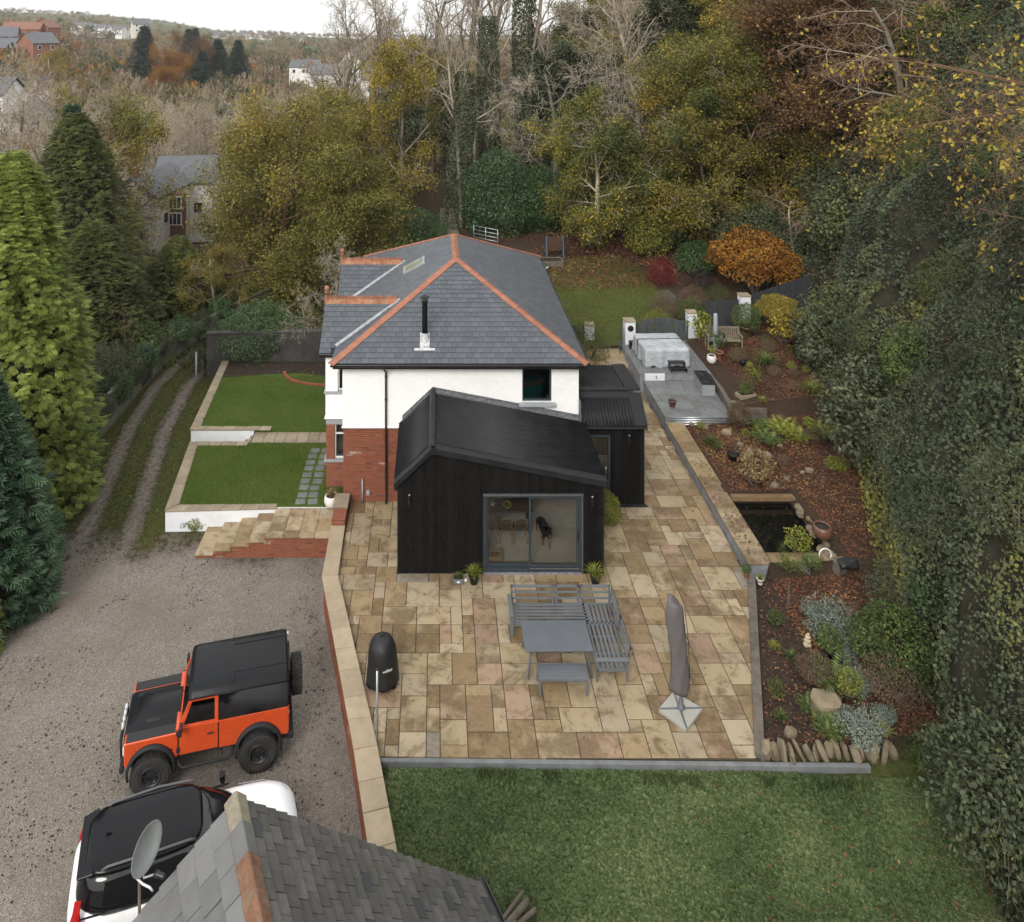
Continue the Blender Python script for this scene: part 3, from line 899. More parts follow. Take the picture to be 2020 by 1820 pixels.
    def onf(X, Y, up): return Vector((X, Y, EZ+(Y-EY0)*TAN+up))
    ls.hexa([onf(fx-.17,fy-.42,.012),onf(fx+.17,fy-.42,.012),onf(fx+.17,fy+.2,.012),onf(fx-.17,fy+.2,.012)],[onf(fx-.17,fy-.42,.03),onf(fx+.17,fy-.42,.03),onf(fx+.17,fy+.2,.03),onf(fx-.17,fy+.2,.03)])
    ls.hexa([onf(fx-.36,fy-.48,.012),onf(fx+.36,fy-.48,.012),onf(fx+.36,fy-.40,.012),onf(fx-.36,fy-.40,.012)],[onf(fx-.36,fy-.48,.035),onf(fx+.36,fy-.48,.035),onf(fx+.36,fy-.40,.035),onf(fx-.36,fy-.40,.035)])
    wbuild(ls, 'lead_slate', pm('bright_lead', (.52,.53,.54), .5, .25, 12, .6, 30, spec=.5, dirt=(.22,.23,.24), dscale=16, damt=.8), fo)
    # eaves
    fa = MB(); fa.box(EX0+.02, EX1-.02, EY0+.02, EY0+.05, EZ-.22, EZ-.07); fa.box(EX0+.02, EX1-.02, EY0+.05, WY0-.03, EZ-.10, EZ-.07)
    fa.box(EX1-.05, EX1-.02, EY0+.05, EY1-.05, EZ-.22, EZ-.07); fa.box(EX0+.02, EX0+.05, EY0+.05, EY1-.05, EZ-.22, EZ-.07)
    wbuild(fa, 'fascia', M_BLACKPL, root)
    gu = half_round((EX0-.05, EY0-.05, EZ-.055), (EX1+.05, EY0-.05, EZ-.055), .065, (0,0,-1)); wbuild(gu, 'gutter', M_BLACKPL, root)
    gu = half_round((EX1+.05, EY0, EZ-.055), (EX1+.05, EY1, EZ-.055), .065, (0,0,-1)); wbuild(gu, 'gutter', M_BLACKPL, root)
    dx = -1.735
    dp = MB().tube([(dx-.03,EY0-.05,EZ-.10),(dx-.03,EY0-.05,EZ-.22),(dx,WY0-.10,EZ-.42),(dx,WY0-.10,.12),(dx,WY0-.18,.03)], .036, 10)
    for z in (.9, 2.2, 3.6, 4.4): dp.tube([(dx,WY0-.10,z-.025),(dx,WY0-.10,z+.025)], .047, 10)
    wbuild(dp, 'downpipe', M_BLACKPL, root)
    wp = MB().tube([(-2.55,WY0-.06,.0),(-2.55,WY0-.06,.78)], .03, 8); wp.tube([(-2.55,WY0-.06,.78),(-2.55,WY0-.1,.86),(-2.55,WY0-.16,.84)], .018, 8)
    wbuild(wp, 'standpipe', M_GREYPAINT, root)
    wbuild(MB().box(-2.42,-2.30,WY0-.06,WY0+.01,.25,.40), 'meter_box', M_GREYPAINT, root, .01)
make_house()

def make_bath():
    t = thing('tub_armchair', 'rounded teal armchair with tan timber rim seen inside upstairs window', 'armchair', (3.22, 27.05, 2.68))
    t.scale = (1, .8, 1.75)
    teal = pm('teal_fabric', (.03,.27,.25), .8, .1, 6, .2, 80, co='O'); wood = pm('tan_wood', (.32,.15,.06), .5, .2, 6, co='O')
    mb = MB().lathe([(.55,.05),(.62,.2),(.64,.62),(.58,.66),(.5,.6),(.46,.35),(.05,.33)], 28); mb.build('tub', teal, t)
    MB().lathe([(.66,.64),(.68,.69),(.64,.73),(.56,.70),(.57,.65)], 28, close=False).build('rim', wood, t)
    MB().lathe([(.40,.0),(.42,.02),(.42,.05),(.40,.06)], 20).build('base', wood, t)
    b = thing('bottle', 'small white bottle standing inside upstairs window on sill board', 'bottle', (3.9, 26.30, 3.47))
    MB().lathe([(.03,0),(.032,.02),(.032,.12),(.015,.15),(.015,.16)], 12).build('flask', M_WHITEPL, b)
    MB().lathe([(.017,.16),(.017,.19),(.012,.195)], 12).build('cap', M_BLACKPL, b)
    tag(MB().box(2.99,4.03,26.25,26.40,3.44,3.467).build('window_board', M_WHITEPL), 'white window board behind upstairs window', 'window board')
make_bath()

# ================================================================ black timber extension
M_PLINTH = pm('engineering_brick', (.21,.205,.24), .6, .12, 8, .2, 60, rand=.1)
def corrugated(org, ud, vd, ulen, vlen, pitch, amp, thick=.004, nseg=6):
    """sheet whose waves run along vd and repeat along ud"""
    org, ud, vd = Vector(org), Vector(ud).normalized(), Vector(vd).normalized(); nd = ud.cross(vd).normalized()
    if nd.z < 0 and abs(nd.z) > .05: nd = -nd
    n = int(ulen/pitch*nseg)
    us = np.linspace(0, ulen, n+1)
    rows = []
    for v in (0, vlen):
        rows.append([org+ud*float(u)+vd*v+nd*(amp*math.sin(2*math.pi*u/pitch)) for u in us])
    rows2 = [[p-nd*thick for p in r_] for r_ in rows]
    vs = rows[0]+rows[1]+rows2[0]+rows2[1]; m_ = n+1
    fs = [(i, i+1, m_+i+1, m_+i) for i in range(n)]+[(2*m_+i, 3*m_+i, 3*m_+i+1, 2*m_+i+1) for i in range(n)]+[(i, 2*m_+i, 2*m_+i+1, i+1) for i in range(n)]+[(m_+i, m_+i+1, 3*m_+i+1, 3*m_+i) for i in range(n)]
    return MB().add(vs, fs, 0, True)

XX0, XX1, XY0, XY1 = -1.146, 5.044, 22.62, 26.07
XR, XRZ, XE = -.11, 3.82, 2.83
DX0, DX1, DZ1 = 1.447, 4.387, 2.374
def xroof(x): return XRZ-(XR-x)/(XR-XX0)*(XRZ-XE) if x < XR else XRZ-(x-XR)/(XX1-XR)*(XRZ-XE)
def make_extension():
    rnd = random.Random(9)
    root = thing('extension', 'black timber-clad garden room extension with asymmetric black corrugated roof', 'building', (1.95, 24.3, 0))
    # wall cores
    w = MB()
    def core(x0, x1, z0):
        xs = [x0]+([XR] if x0 < XR < x1 else [])+[x1]
        poly = [(x0, z0)]+[(x1, z0)]+[(x, xroof(x)-.10) for x in xs[::-1]]
        n = len(poly)
        w.add([(x, XY0+.03, z) for x, z in poly]+[(x, XY0+.16, z) for x, z in poly], [tuple(range(n)), tuple(range(n, 2*n))[::-1]]+[(i, (i+1)%n, n+(i+1)%n, n+i) for i in range(n)])
    core(XX0+.03, DX0-.01, 0); core(DX1+.01, XX1-.03, 0); core(DX0-.01, DX1+.01, DZ1+.03)
    w.box(XX0+.03, XX0+.18, XY0+.16, XY1, 0, XE-.1); w.box(XX1-.18, XX1-.03, XY0+.16, XY1, 0, XE-.1)
    wall = wbuild(w, 'wall', M_DARK, root)
    # each cladding board
    bw = .1475; n = int((XX1-XX0)/bw); bw = (XX1-XX0)/n
    for i in range(n):
        a, b = XX0+i*bw+.004, XX0+(i+1)*bw-.004
        y = XY0+rnd.uniform(-.004, .004)
        mid = (a+b)/2
        z0 = .02
        if DX0 < mid < DX1: z0 = DZ1+.055
        mb = MB().hexa([(a,y,z0),(b,y,z0),(b,y+.025,z0),(a,y+.025,z0)], [(a,y,xroof(a)-.06),(b,y,xroof(b)-.06),(b,y+.025,xroof(b)-.06),(a,y+.025,xroof(a)-.06)])
        wbuild(mb, 'board', M_BOARD, wall)
    nb = int((XY1-XY0)/.15)
    for side, x in ((0, XX0), (1, XX1)):
        for i in range(nb):
            a, b = XY0+.03+i*.15, XY0+.03+i*.15+.142
            mb = MB().box(x-.0+(0 if side == 0 else -.025), x+(.025 if side == 0 else 0), a, b, .02, XE-.06); wbuild(mb, 'board', M_BOARD, wall)
    for x, s_ in ((XX0, -1), (XX1, 1)):
        wbuild(MB().box(x-.02, x+.02, XY0-.012, XY0+.03, .015, XE-.02), 'corner_trim', M_BLACKMET, wall)
    # roof
    r_ = MB()
    ov = .10
    def slab(x0, x1, z0, z1, y0, y1, t=.06):
        r_.hexa([(x0,y0,z0-t),(x1,y0,z1-t),(x1,y1,z1-t),(x0,y1,z0-t)], [(x0,y0,z0),(x1,y0,z1),(x1,y1,z1),(x0,y1,z0)])
    gl = (XRZ-XE)/(XR-XX0); gr = (XRZ-XE)/(XX1-XR)
    slab(XX0-ov, XR, XE-gl*ov, XRZ, XY0-.08, XY1-.02); slab(XR, XX1+ov, XRZ, XE-gr*ov, XY0-.08, XY1-.02)
    roof = wbuild(r_, 'roof', M_BLACKMET, root)
    Lr = math.hypot(XX1+ov-XR, XRZ-XE+gr*ov); Ll = math.hypot(XR-XX0+ov, XRZ-XE+gl*ov)
    sl = Vector((XX1+ov-XR, 0, -(XRZ-XE+gr*ov)))
    wbuild(corrugated((XR+.02, XY0+.20, XRZ+.034), (0,1,0), sl, XY1-XY0-.24, Lr, .135, .03, nseg=8), 'corrugated_sheet', M_BLACKMET, roof)
    sl2 = Vector((-(XR-XX0+ov), 0, -(XRZ-XE+gl*ov)))
    wbuild(corrugated((XR-.02, XY0+.20, XRZ+.034), (0,1,0), sl2, XY1-XY0-.24, Ll, .135, .03, nseg=8), 'corrugated_sheet', M_BLACKMET, roof)
    # verge trims at the gable and dark barge boards
    for x1, z1, nm in ((XX1+ov+.02, XE-gr*ov, 1), (XX0-ov-.02, XE-gl*ov, 0)):
        v = MB().hexa([(XR,XY0-.11,XRZ-.15),(x1,XY0-.11,z1-.15),(x1,XY0-.08,z1-.15),(XR,XY0-.08,XRZ-.15)], [(XR,XY0-.11,XRZ+.03),(x1,XY0-.11,z1+.03),(x1,XY0-.08,z1+.03),(XR,XY0-.08,XRZ+.03)])
        v.hexa([(XR,XY0-.08,XRZ+.012),(x1,XY0-.08,z1+.012),(x1,XY0+.20,z1+.012),(XR,XY0+.20,XRZ+.012)], [(XR,XY0-.08,XRZ+.03),(x1,XY0-.08,z1+.03),(x1,XY0+.20,z1+.03),(XR,XY0+.20,XRZ+.03)])
        wbuild(v, 'verge_trim', M_BLACKMET, roof, .006)
    for s_ in (-1, 1):
        g_ = gl if s_ < 0 else gr
        v = MB().hexa([(XR,XY0-.1,XRZ+.028),(XR+s_*.25,XY0-.1,XRZ-.25*g_+.028),(XR+s_*.25,XY1-.03,XRZ-.25*g_+.028),(XR,XY1-.03,XRZ+.028)], [(XR,XY0-.1,XRZ+.043),(XR+s_*.25,XY0-.1,XRZ-.25*g_+.043),(XR+s_*.25,XY1-.03,XRZ-.25*g_+.043),(XR,XY1-.03,XRZ+.043)])
        wbuild(v, 'ridge_flashing', M_BLACKMET, roof)
    for i in range(4):
        y0 = XY0-.13+i*(XY1-XY0+.08)/4; y1 = y0+(XY1-XY0+.08)/4+.05
        wbuild(half_round((XR,y0,XRZ+.03+.004*i),(XR,y1,XRZ+.036+.004*i), .105, (0,0,1)), 'ridge_cap', M_BLACKMET, roof)
    # flashing against the white wall
    for x1, z1 in ((XX1+.02, xroof(XX1)), (XX0-.02, xroof(XX0))):
        v = MB().hexa([(XR,XY1-.14,XRZ+.03),(x1,XY1-.14,z1+.03),(x1,XY1-.02,z1+.03),(XR,XY1-.02,XRZ+.03)], [(XR,XY1-.15,XRZ+.045),(x1,XY1-.15,z1+.045),(x1,XY1-.02,z1+.12),(XR,XY1-.02,XRZ+.12)])
        v.hexa([(XR,XY1-.03,XRZ+.06),(x1,XY1-.03,z1+.06),(x1,XY1-.004,z1+.06),(XR,XY1-.004,XRZ+.06)], [(XR,XY1-.03,XRZ+.19),(x1,XY1-.03,z1+.19),(x1,XY1-.004,z1+.19),(XR,XY1-.004,XRZ+.19)])
        wbuild(v, 'wall_flashing', M_LEADDARK, roof)
    # sliding door
    y = XY0+.02; fw = .07
    fr = MB()
    fr.box(DX0, DX0+fw, y, y+.14, .16, DZ1); fr.box(DX1-fw, DX1, y, y+.14, .16, DZ1); fr.box(DX0+fw, DX1-fw, y, y+.14, DZ1-fw, DZ1); fr.box(DX0, DX1, y-.03, y+.15, .06, .16)
    door = wbuild(fr, 'sliding_door', M_ANTH, root, .005)
    wbuild(MB().box(DX0-.03, DX1+.06, XY0-.05, XY0+.03, DZ1, DZ1+.045), 'head_trim', pm('dull_metal_trim', (.09,.092,.095), .5, .1), door)
    midx = 2.83
    ps = []
    for (a, b, yy) in ((DX0+fw, midx+.05, y+.075), (midx-.02, DX1-fw, y+.02)):
        p_ = MB(); t = .065
        p_.box(a, a+t, yy, yy+.045, .165, DZ1-fw); p_.box(b-t, b, yy, yy+.045, .165, DZ1-fw); p_.box(a+t, b-t, yy, yy+.045, .165, .165+t+.03); p_.box(a+t, b-t, yy, yy+.045, DZ1-fw-t, DZ1-fw)
        q = wbuild(p_, 'leaf_frame', M_ANTH, door, .004)
        wbuild(MB().box(a+t-.01, b-t+.01, yy+.017, yy+.028, .165+t, DZ1-fw-t+.01), 'pane', M_GLASS, q); ps.append(q)
    hd = MB().box(DX1-fw-.045, DX1-fw-.02, y-.03, y+.02, .98, 1.25); wbuild(hd, 'handle', M_BLACKPL, ps[1], .006)
    wbuild(MB().box(midx, DX1-fw, y-.032, y-.012, .162, .176), 'track', M_STEEL, door)
    for i in range(13):
        a = DX0+i*(DX1-DX0)/13
        wbuild(MB().box(a+.005, a+(DX1-DX0)/13-.005, XY0-.03, XY0+.10, -.01, .058), 'plinth_brick', M_PLINTH, root, .004)
    # room inside
    wbuild(MB().box(XX0+.18, XX1-.18, XY0+.16, XY1+3.5, -.03, .06), 'floor', M_INTFLOOR, root)
    iw = MB(); iw.box(XX0+.18, XX0+.2, XY0+.17, XY1+3.4, .06, XE-.1); iw.box(XX1-.2, XX1-.18, XY0+.17, XY1, .06, XE-.1); iw.box(XX0+.2, XX1-.2, XY1+3.3, XY1+3.4, .06, 2.6)
    iw.box(XX0+.2, XX1-.2, XY1+.30, XY1+3.3, 2.45, 2.55)
    wbuild(iw, 'inner_wall', M_INTWALL, root)
    return root
make_extension()

def wall_light(name_pos, nrm, label):
    p = Vector(name_pos); n_ = Vector(nrm)
    t = thing('wall_light', label, 'wall light', p, 0, 'black cylinder wall lights')
    c = n_*.075
    MB().box(-.035+c.x*.3, .035+c.x*.3, -.02+c.y*.25, .02+c.y*.25, -.08, .08).build('bracket', M_BLACKPL, t)
    MB().lathe([(.034,-.14),(.036,-.135),(.036,.135),(.034,.14)], 16, Matrix.Translation(c), close=True).build('body', M_BLACKPL, t)
    MB().lathe([(.036,.136),(.036,.146),(.022,.146),(.022,.138)], 16, Matrix.Translation(c), close=False).build('rim', M_STEEL, t)
    MB().lathe([(.0,.139),(.022,.139),(.022,.141),(.0,.141)], 12, Matrix.Translation(c), close=False).build('lens', M_WHITEPL, t)
wall_light((-.80, XY0-.02, 2.30), (0,-1,0), 'black cylinder wall light on plain boards of the extension gable')
wall_light((4.70, XY0-.02, 2.25), (0,-1,0), 'black cylinder wall light beside the sliding door handle')
wall_light((-1.15, 23.05, 2.40), (-1,0,0), 'black cylinder wall light on extension side wall by the downpipe')

# ================================================================ black side porch
def make_porch():
    root = thing('porch', 'black clad side porch with corrugated roof and tall glazed door', 'building', (6.0, 27.4, 0))
    x0, x1, y0, y1 = 5.05, 7.2, 25.9, 29.0
    ze, zr, yr, zb = 2.76, 3.56, 26.85, 3.42
    w = MB(); w.box(6.02, x1-.03, y0+.03, y0+.15, 0, ze-.05); w.box(x0+.05, 6.02, y0+.03, y0+.15, 2.42, ze-.05)
    w.box(x1-.15, x1-.03, y0+.15, y1, 0, ze-.05); w.box(4.98, x1-.15, y1-.12, y1, 0, 3.3); w.hexa([(x1-.15,y0+.15,ze-.05),(x1-.03,y0+.15,ze-.05),(x1-.03,y1,ze-.05),(x1-.15,y1,ze-.05)],[(x1-.15,yr-.05,zr-.12),(x1-.03,yr-.05,zr-.12),(x1-.03,y1,zb-.12),(x1-.15,y1,zb-.12)])
    wall = wbuild(w, 'wall', M_DARK, root)
    bw = .1475; x = 6.02; rnd = random.Random(2)
    while x < x1-.02:
        b = min(x+bw, x1); yy = y0+rnd.uniform(-.003,.003)
        wbuild(MB().box(x+.004, b-.003, yy, yy+.026, .03, ze-.06), 'board', M_BOARD, wall); x += bw
    for i in range(20):
        wbuild(MB().box(x1-.026, x1, y0+.03+i*.15, y0+.03+i*.15+.142, .03, ze-.06), 'board', M_BOARD, wall)
    wbuild(MB().box(x0, 6.02, y0-.002, y0+.026, 2.43, ze-.06), 'head_board', M_BOARD, wall)
    wbuild(MB().hexa([(5.95,y0-.12,.004),(x1+.12,y0-.12,.004),(x1+.02,y0+.02,.004),(5.95,y0+.02,.004)],[(5.95,y0-.12,.012),(x1+.12,y0-.12,.012),(x1+.02,y0+.02,.05),(5.95,y0+.02,.05)]), 'base_flashing', M_BLACKMET, wall)
    # roof
    r_ = MB()
    def pts(dz): return [(4.97,y0-.08,ze+dz),(x1+.07,y0-.08,ze+dz),(x1+.07,yr,zr+dz),(4.97,yr,zr+dz)], [(4.97,yr,zr+dz),(x1+.07,yr,zr+dz),(x1+.07,y1+.05,zb+dz),(4.97,y1+.05,zb+dz)]
    (a0, b0), (a1, b1) = pts(-.06), pts(0)
    r_.hexa(a0, a1); r_.hexa(b0, b1)
    roof = wbuild(r_, 'roof', M_BLACKMET, root)
    Lf = math.hypot(yr-y0+.08, zr-ze)
    wbuild(corrugated((4.99,y0-.11,ze+.016), (1,0,0), (0,yr-y0+.08,zr-ze), 1.83, Lf*.76, .12, .022), 'corrugated_sheet', M_BLACKMET, roof)
    wbuild(corrugated((4.99,yr+.1,zr+.014), (1,0,0), (0,y1-yr,zb-zr), 1.75, y1-yr-.05, .12, .022), 'corrugated_sheet', M_BLACKMET, roof)
    wbuild(half_round((4.97,yr,zr-.01),(x1+.09,yr,zr-.01), .085, (0,0,1)), 'ridge_cap', M_BLACKMET, roof)
    fl = MB(); sx = .24
    fl.hexa([(x1+.07-.42,y0-.1,ze+.03),(x1+.09,y0-.1,ze+.03),(x1+.09,yr,zr+.03),(x1+.07-.42,yr,zr+.03)],[(x1+.07-.42,y0-.1,ze+.045),(x1+.09,y0-.1,ze+.045),(x1+.09,yr,zr+.045),(x1+.07-.42,yr,zr+.045)])
    fl.hexa([(x1-.42,yr,zr+.03),(x1+.09,yr,zr+.03),(x1+.09,y1+.06,zb+.03),(x1-.42,y1+.06,zb+.03)],[(x1-.42,yr,zr+.045),(x1+.09,yr,zr+.045),(x1+.09,y1+.06,zb+.045),(x1-.42,y1+.06,zb+.045)])
    wbuild(fl, 'verge_trim', M_BLACKMET, roof)
    wbuild(MB().box(x1-.18, x1+.08, yr-.14, yr-.09, zr-.10, zr-.02), 'lead_patch', M_LEADDARK, roof)
    wbuild(half_round((4.97,y0-.12,ze-.03),(x1+.08,y0-.12,ze-.03), .05, (0,0,-1)), 'gutter', M_BLACKPL, roof)
    wbuild(MB().box(4.955, 5.0, y0-.08, yr, ze-.05, zr+.02), 'wall_flashing', M_LEADDARK, roof)
    # glazed door
    f = MB(); yy = y0+.02
    f.box(5.08,5.14,yy,yy+.1,.05,2.42); f.box(5.95,6.015,yy,yy+.1,.05,2.42); f.box(5.14,5.95,yy,yy+.1,2.34,2.42); f.box(5.14,5.95,yy,yy+.1,.02,.12)
    dr = wbuild(f, 'glazed_door', M_ANTH, root, .004)
    wbuild(MB().box(5.13,5.96,yy+.04,yy+.052,.11,2.35), 'pane', M_GLASS, dr)
    wbuild(MB().tube([(5.86,yy-.05,.95),(5.86,yy-.05,1.35)], .014, 8).tube([(5.86,yy-.05,.97),(5.86,yy+.02,.97)], .01, 6).tube([(5.86,yy-.05,1.33),(5.86,yy+.02,1.33)], .01, 6), 'handle', M_STEEL, dr)
    wbuild(MB().box(5.0,7.05,y0+.16,y1-.12,-.02,.05), 'floor', M_INTFLOOR, root)
make_porch()
wall_light((6.65, 25.88, 2.32), (0,-1,0), 'black cylinder wall light on the side porch front')
# ================================================================ garden walls, steps, lawns, terraces
M_COPE = pm('stone_coping', (.27,.225,.16), .75, .2, 2.5, .25, 25, rand=.16, dirt=(.16,.13,.09), dscale=3, damt=.5)
M_COPEL = pm('pale_stone_coping', (.36,.29,.20), .75, .10, 2, .2, 30, rand=.10, dirt=(.22,.17,.10), dscale=5, damt=.4)
M_SLEEPER = pm('weathered_sleeper', (.135,.115,.095), .9, .3, 4, .7, 26, rand=.15, dirt=(.07,.06,.05), dscale=5)
M_SLATEPAVE = pm('slate_paving', (.155,.165,.165), .55, .2, 2, .3, 14, spec=.4, rand=.12, dirt=(.085,.085,.075), dscale=1.6, damt=.6)
M_GALV = pm('galvanised_sheet', (.42,.45,.47), .4, .15, 4, .15, 30, metal=.6, dirt=(.25,.27,.28), dscale=6)
M_GREYFENCE = pm('grey_fence_paint', (.075,.083,.092), .75, .15, 4, .4, 40, rand=.15)
M_DKFENCE = pm('dark_fence_paint', (.045,.048,.053), .8, .2, 4, .4, 40, rand=.15)
M_OLDCONC = pm('mossy_concrete', (.17,.165,.135), .95, .25, 2, .5, 25, dirt=(.06,.075,.03), dscale=1.3, damt=.8)
M_BLACKWALL = pm('dark_stained_wall', (.045,.043,.042), .9, .3, 1.2, .4, 20, dirt=(.12,.105,.09), dscale=.8, damt=.7)
M_STONE = pm('garden_stone', (.20,.165,.11), .9, .22, 4, .6, 14, rand=.25, dirt=(.12,.10,.06), dscale=5)
M_TERRAPOT = pm('terracotta_pot', (.30,.12,.065), .8, .15, 8, .2, 50, co='O', dirt=(.16,.08,.05), dscale=8)
M_BROWNPOT = pm('brown_glazed_pot', (.13,.065,.045), .35, .2, 6, spec=.5, co='O')
M_BLACKPOT = pm('black_plastic_pot', (.015,.015,.016), .5, .1, 5, co='O')
M_WHITEPOT = pm('white_ceramic', (.72,.70,.66), .4, .05, 8, spec=.5, co='O', dirt=(.5,.46,.4), dscale=9, damt=.3)
M_SOIL = pm('pot_soil', (.03,.022,.016), .95, .3, 30, .6, 60)
M_WATER = None
def _water():
    m = NT('pond_water'); m.set(.04, .5); m.base((.004,.005,.004))
    m.bump(m.noise(m.coord('P'), 3, 3), .03, .02); return m.mat
M_WATER = _water()

def lathe_rock(p, sx, sy, sz, seed, mat, name='rock', root=None, rz=0, tilt=0):
    r_ = random.Random(seed); bm = bmesh.new()
    bmesh.ops.create_icosphere(bm, subdivisions=2, radius=1)
    ox = r_.uniform(0, 50)
    for v in bm.verts:
        n_ = float(fbm(np.array([v.co.x*1.3+ox]), np.array([v.co.y*1.3]), np.array([v.co.z*1.3+9]), 3, seed)[0])
        v.co = v.co.normalized()*(.45+1.05*n_)
        v.co = Vector((math.copysign(abs(v.co.x)**.7, v.co.x)*sx, math.copysign(abs(v.co.y)**.7, v.co.y)*sy, math.copysign(abs(v.co.z)**.8, v.co.z)*sz))
    me = bpy.data.meshes.new(name); bm.to_mesh(me); bm.free(); me.materials.append(mat)
    me.polygons.foreach_set('use_smooth', np.full(len(me.polygons), False))
    o = link(name, me, root); o.location = p; o.rotation_euler = (tilt, 0, rz)
    return o

# ---- wall between gravel and patio
def seg_stones(pts_in, pts_out, z0, z1, nper, root, mat, name='coping_stone', rnd=None):
    """coping stones along a strip given by inner and outer polylines"""
    rnd = rnd or random.Random(1)
    for i in range(len(pts_in)-1):
        a0, a1, b0, b1 = (Vector((*p, 0)) for p in (pts_in[i], pts_in[i+1], pts_out[i], pts_out[i+1]))
        n = nper[i]
        cuts = [0]+sorted((k+rnd.uniform(-.12, .12))/n for k in range(1, n))+[1]
        for k in range(n):
            e = .006/max((a1-a0).length, .1)
            s_, t = cuts[k]+e, cuts[k+1]-e
            q = [a0.lerp(a1, s_), a0.lerp(a1, t), b0.lerp(b1, t), b0.lerp(b1, s_)]
            dz = rnd.uniform(-.004, .004)
            wbuild(MB().hexa([Vector((p.x, p.y, z0)) for p in q], [Vector((p.x, p.y, z1+dz)) for p in q]), name, mat, root, .012)

def make_boundary_wall():
    t = thing('garden_wall', 'low brick retaining wall with buff stone coping between gravel and patio', 'wall', (-2.2, 19, -.8))
    ins = [(-2.98,24.62),(-2.92,22.4),(-1.33,17.06),(-.28,12.95)]
    outs = [(-3.44,24.62),(-3.40,22.35),(-1.86,16.95),(-.80,12.75)]
    w = MB()
    for i in range(3):
        a, b, c, e = ins[i], ins[i+1], outs[i+1], outs[i]
        sh = lambda p, dx: (p[0]+dx, p[1])
        w.hexa([(*sh(a,-.03),-1.0),(*sh(b,-.03),-1.0),(*sh(c,.05),-1.0),(*sh(e,.05),-1.0)],[(*sh(a,-.03),.085),(*sh(b,-.03),.085),(*sh(c,.05),.085),(*sh(e,.05),.085)])
    core = wbuild(w, 'wall_core', M_MORTAR, t)
    rnd = random.Random(6)
    # outer face in view: brick by brick
    a, b = Vector((outs[2][0]+.045, outs[2][1], 0)), Vector((outs[1][0]+.045, outs[1][1], 0))
    dv = (b-a); nrm = Vector((-dv.y, dv.x, 0)).normalized()
    brick_face((a.x,a.y,-.82), (dv.x,dv.y,0), nrm, dv.length, .90, core, cap=300, rnd=rnd)
    a, b = Vector((outs[3][0]+.045, outs[3][1], 0)), Vector((outs[2][0]+.045, outs[2][1], 0)); dv = b-a
    brick_face((a.x,a.y,-.82), (dv.x,dv.y,0), Vector((-dv.y, dv.x, 0)).normalized(), dv.length, .90, core, cap=0, rnd=rnd)
    seg_stones(ins, outs, .085, .15, [3, 8, 6], t, M_COPEL, rnd=rnd)
make_boundary_wall()

def make_pier():
    t = thing('brick_pier', 'short brick dwarf wall with stone cap joining house corner and steps', 'wall', (-3.2, 25.3, -.2))
    c = wbuild(MB().box(-3.43, -3.0, 24.68, 25.95, -.5, .27), 'core', M_MORTAR, t)
    brick_face((-3.44, 24.67, -.05), (1,0,0), (0,-1,0), .45, .33, c)
    rnd = random.Random(8)
    for j in range(5):
        for i in range(2):
            wbuild(MB().box(-3.44+i*.225+.005, -3.44+(i+1)*.225-.005, 24.68+j*.113, 24.68+j*.113+.103, .25, .285+rnd.uniform(-.003,.003)), 'brick', M_BRICK, c, .005)
    wbuild(MB().box(-3.48, -2.97, 25.27, 25.98, .275, .37), 'cap_stone', M_COPE, t, .015)
make_pier()

# ---- steps
def make_steps():
    t = thing('garden_steps', 'five wide sandstone steps with red brick side rising to the front lawn', 'steps', (-5.5, 25.2, -.8))
    xs = [-7.85, -7.25, -6.65, -6.08, -5.5, -3.46]
    zs = [-.66, -.52, -.38, -.24, -.10]
    rnd = random.Random(12)
    c = MB()
    for i in range(5): c.box(xs[i], xs[i+1], 24.47, 25.92, -.95, zs[i]-.04)
    core = wbuild(c, 'brick_core', M_MORTAR, t)
    def top(u):
        x = xs[0]+u
        for i in range(5):
            if x < xs[i+1]: return zs[i]-.03+.82
        return zs[4]-.03+.82
    brick_face((xs[0], 24.455, -.82), (1,0,0), (0,-1,0), xs[-1]-xs[0], .80, core, topf=top, rnd=rnd)
    for i in range(5):
        x0, x1 = xs[i], xs[i+1]
        n = 1 if i < 4 else 4
        for k in range(n):
            a, b = x0+(x1-x0)*k/n+.005, x0+(x1-x0)*(k+1)/n-.005
            cuts = [24.40, 24.72+rnd.uniform(-.02,.04), 25.45+rnd.uniform(-.1,.1), 25.915]
            for j in range(3):
                wbuild(MB().box(a-(.02 if k == 0 and i else 0), b, cuts[j]+.004, cuts[j+1]-.004, zs[i]-.042, zs[i]+rnd.uniform(-.003,.003)), 'tread_slab', M_SLAB, t, .006)
make_steps()

# ---- two raised lawns
def box_lawn(name, poly, z, grow=None):
    mb = MB().prism(poly, -.95, z)
    return struct(mb.build(name, M_LAWN))
L1 = [(-9.0,26.0),(-3.2,26.0),(-3.2,30.0),(-9.55,30.0)]
L2 = [(-9.85,31.0),(-3.2,31.0),(-3.2,37.3),(-10.35,37.3)]
box_lawn('lawn', L1, -.10); box_lawn('lawn', L2, -.06)
struct(MB().prism([(-7.5,30.0),(-3.2,30.0),(-3.2,31.0),(-7.5,31.0)], -.95, -.22).build('path', M_JOINT))
pth = bpy.data.objects['path']
rnd_ = random.Random(31)
x = -7.45
while x < -3.3:
    w_ = rnd_.choice([.45, .6, .75]); b = min(x+w_, -3.25)
    c_ = rnd_.choice([30.45, 30.55, 30.98])
    for (y0, y1) in ((30.03, c_), (c_, 30.97)):
        if y1-y0 > .05: wbuild(MB().box(x+.006, b-.006, y0+.005, y1-.005, -.24, -.19), 'paving_slab', M_COPE, pth, .006)
    x = b
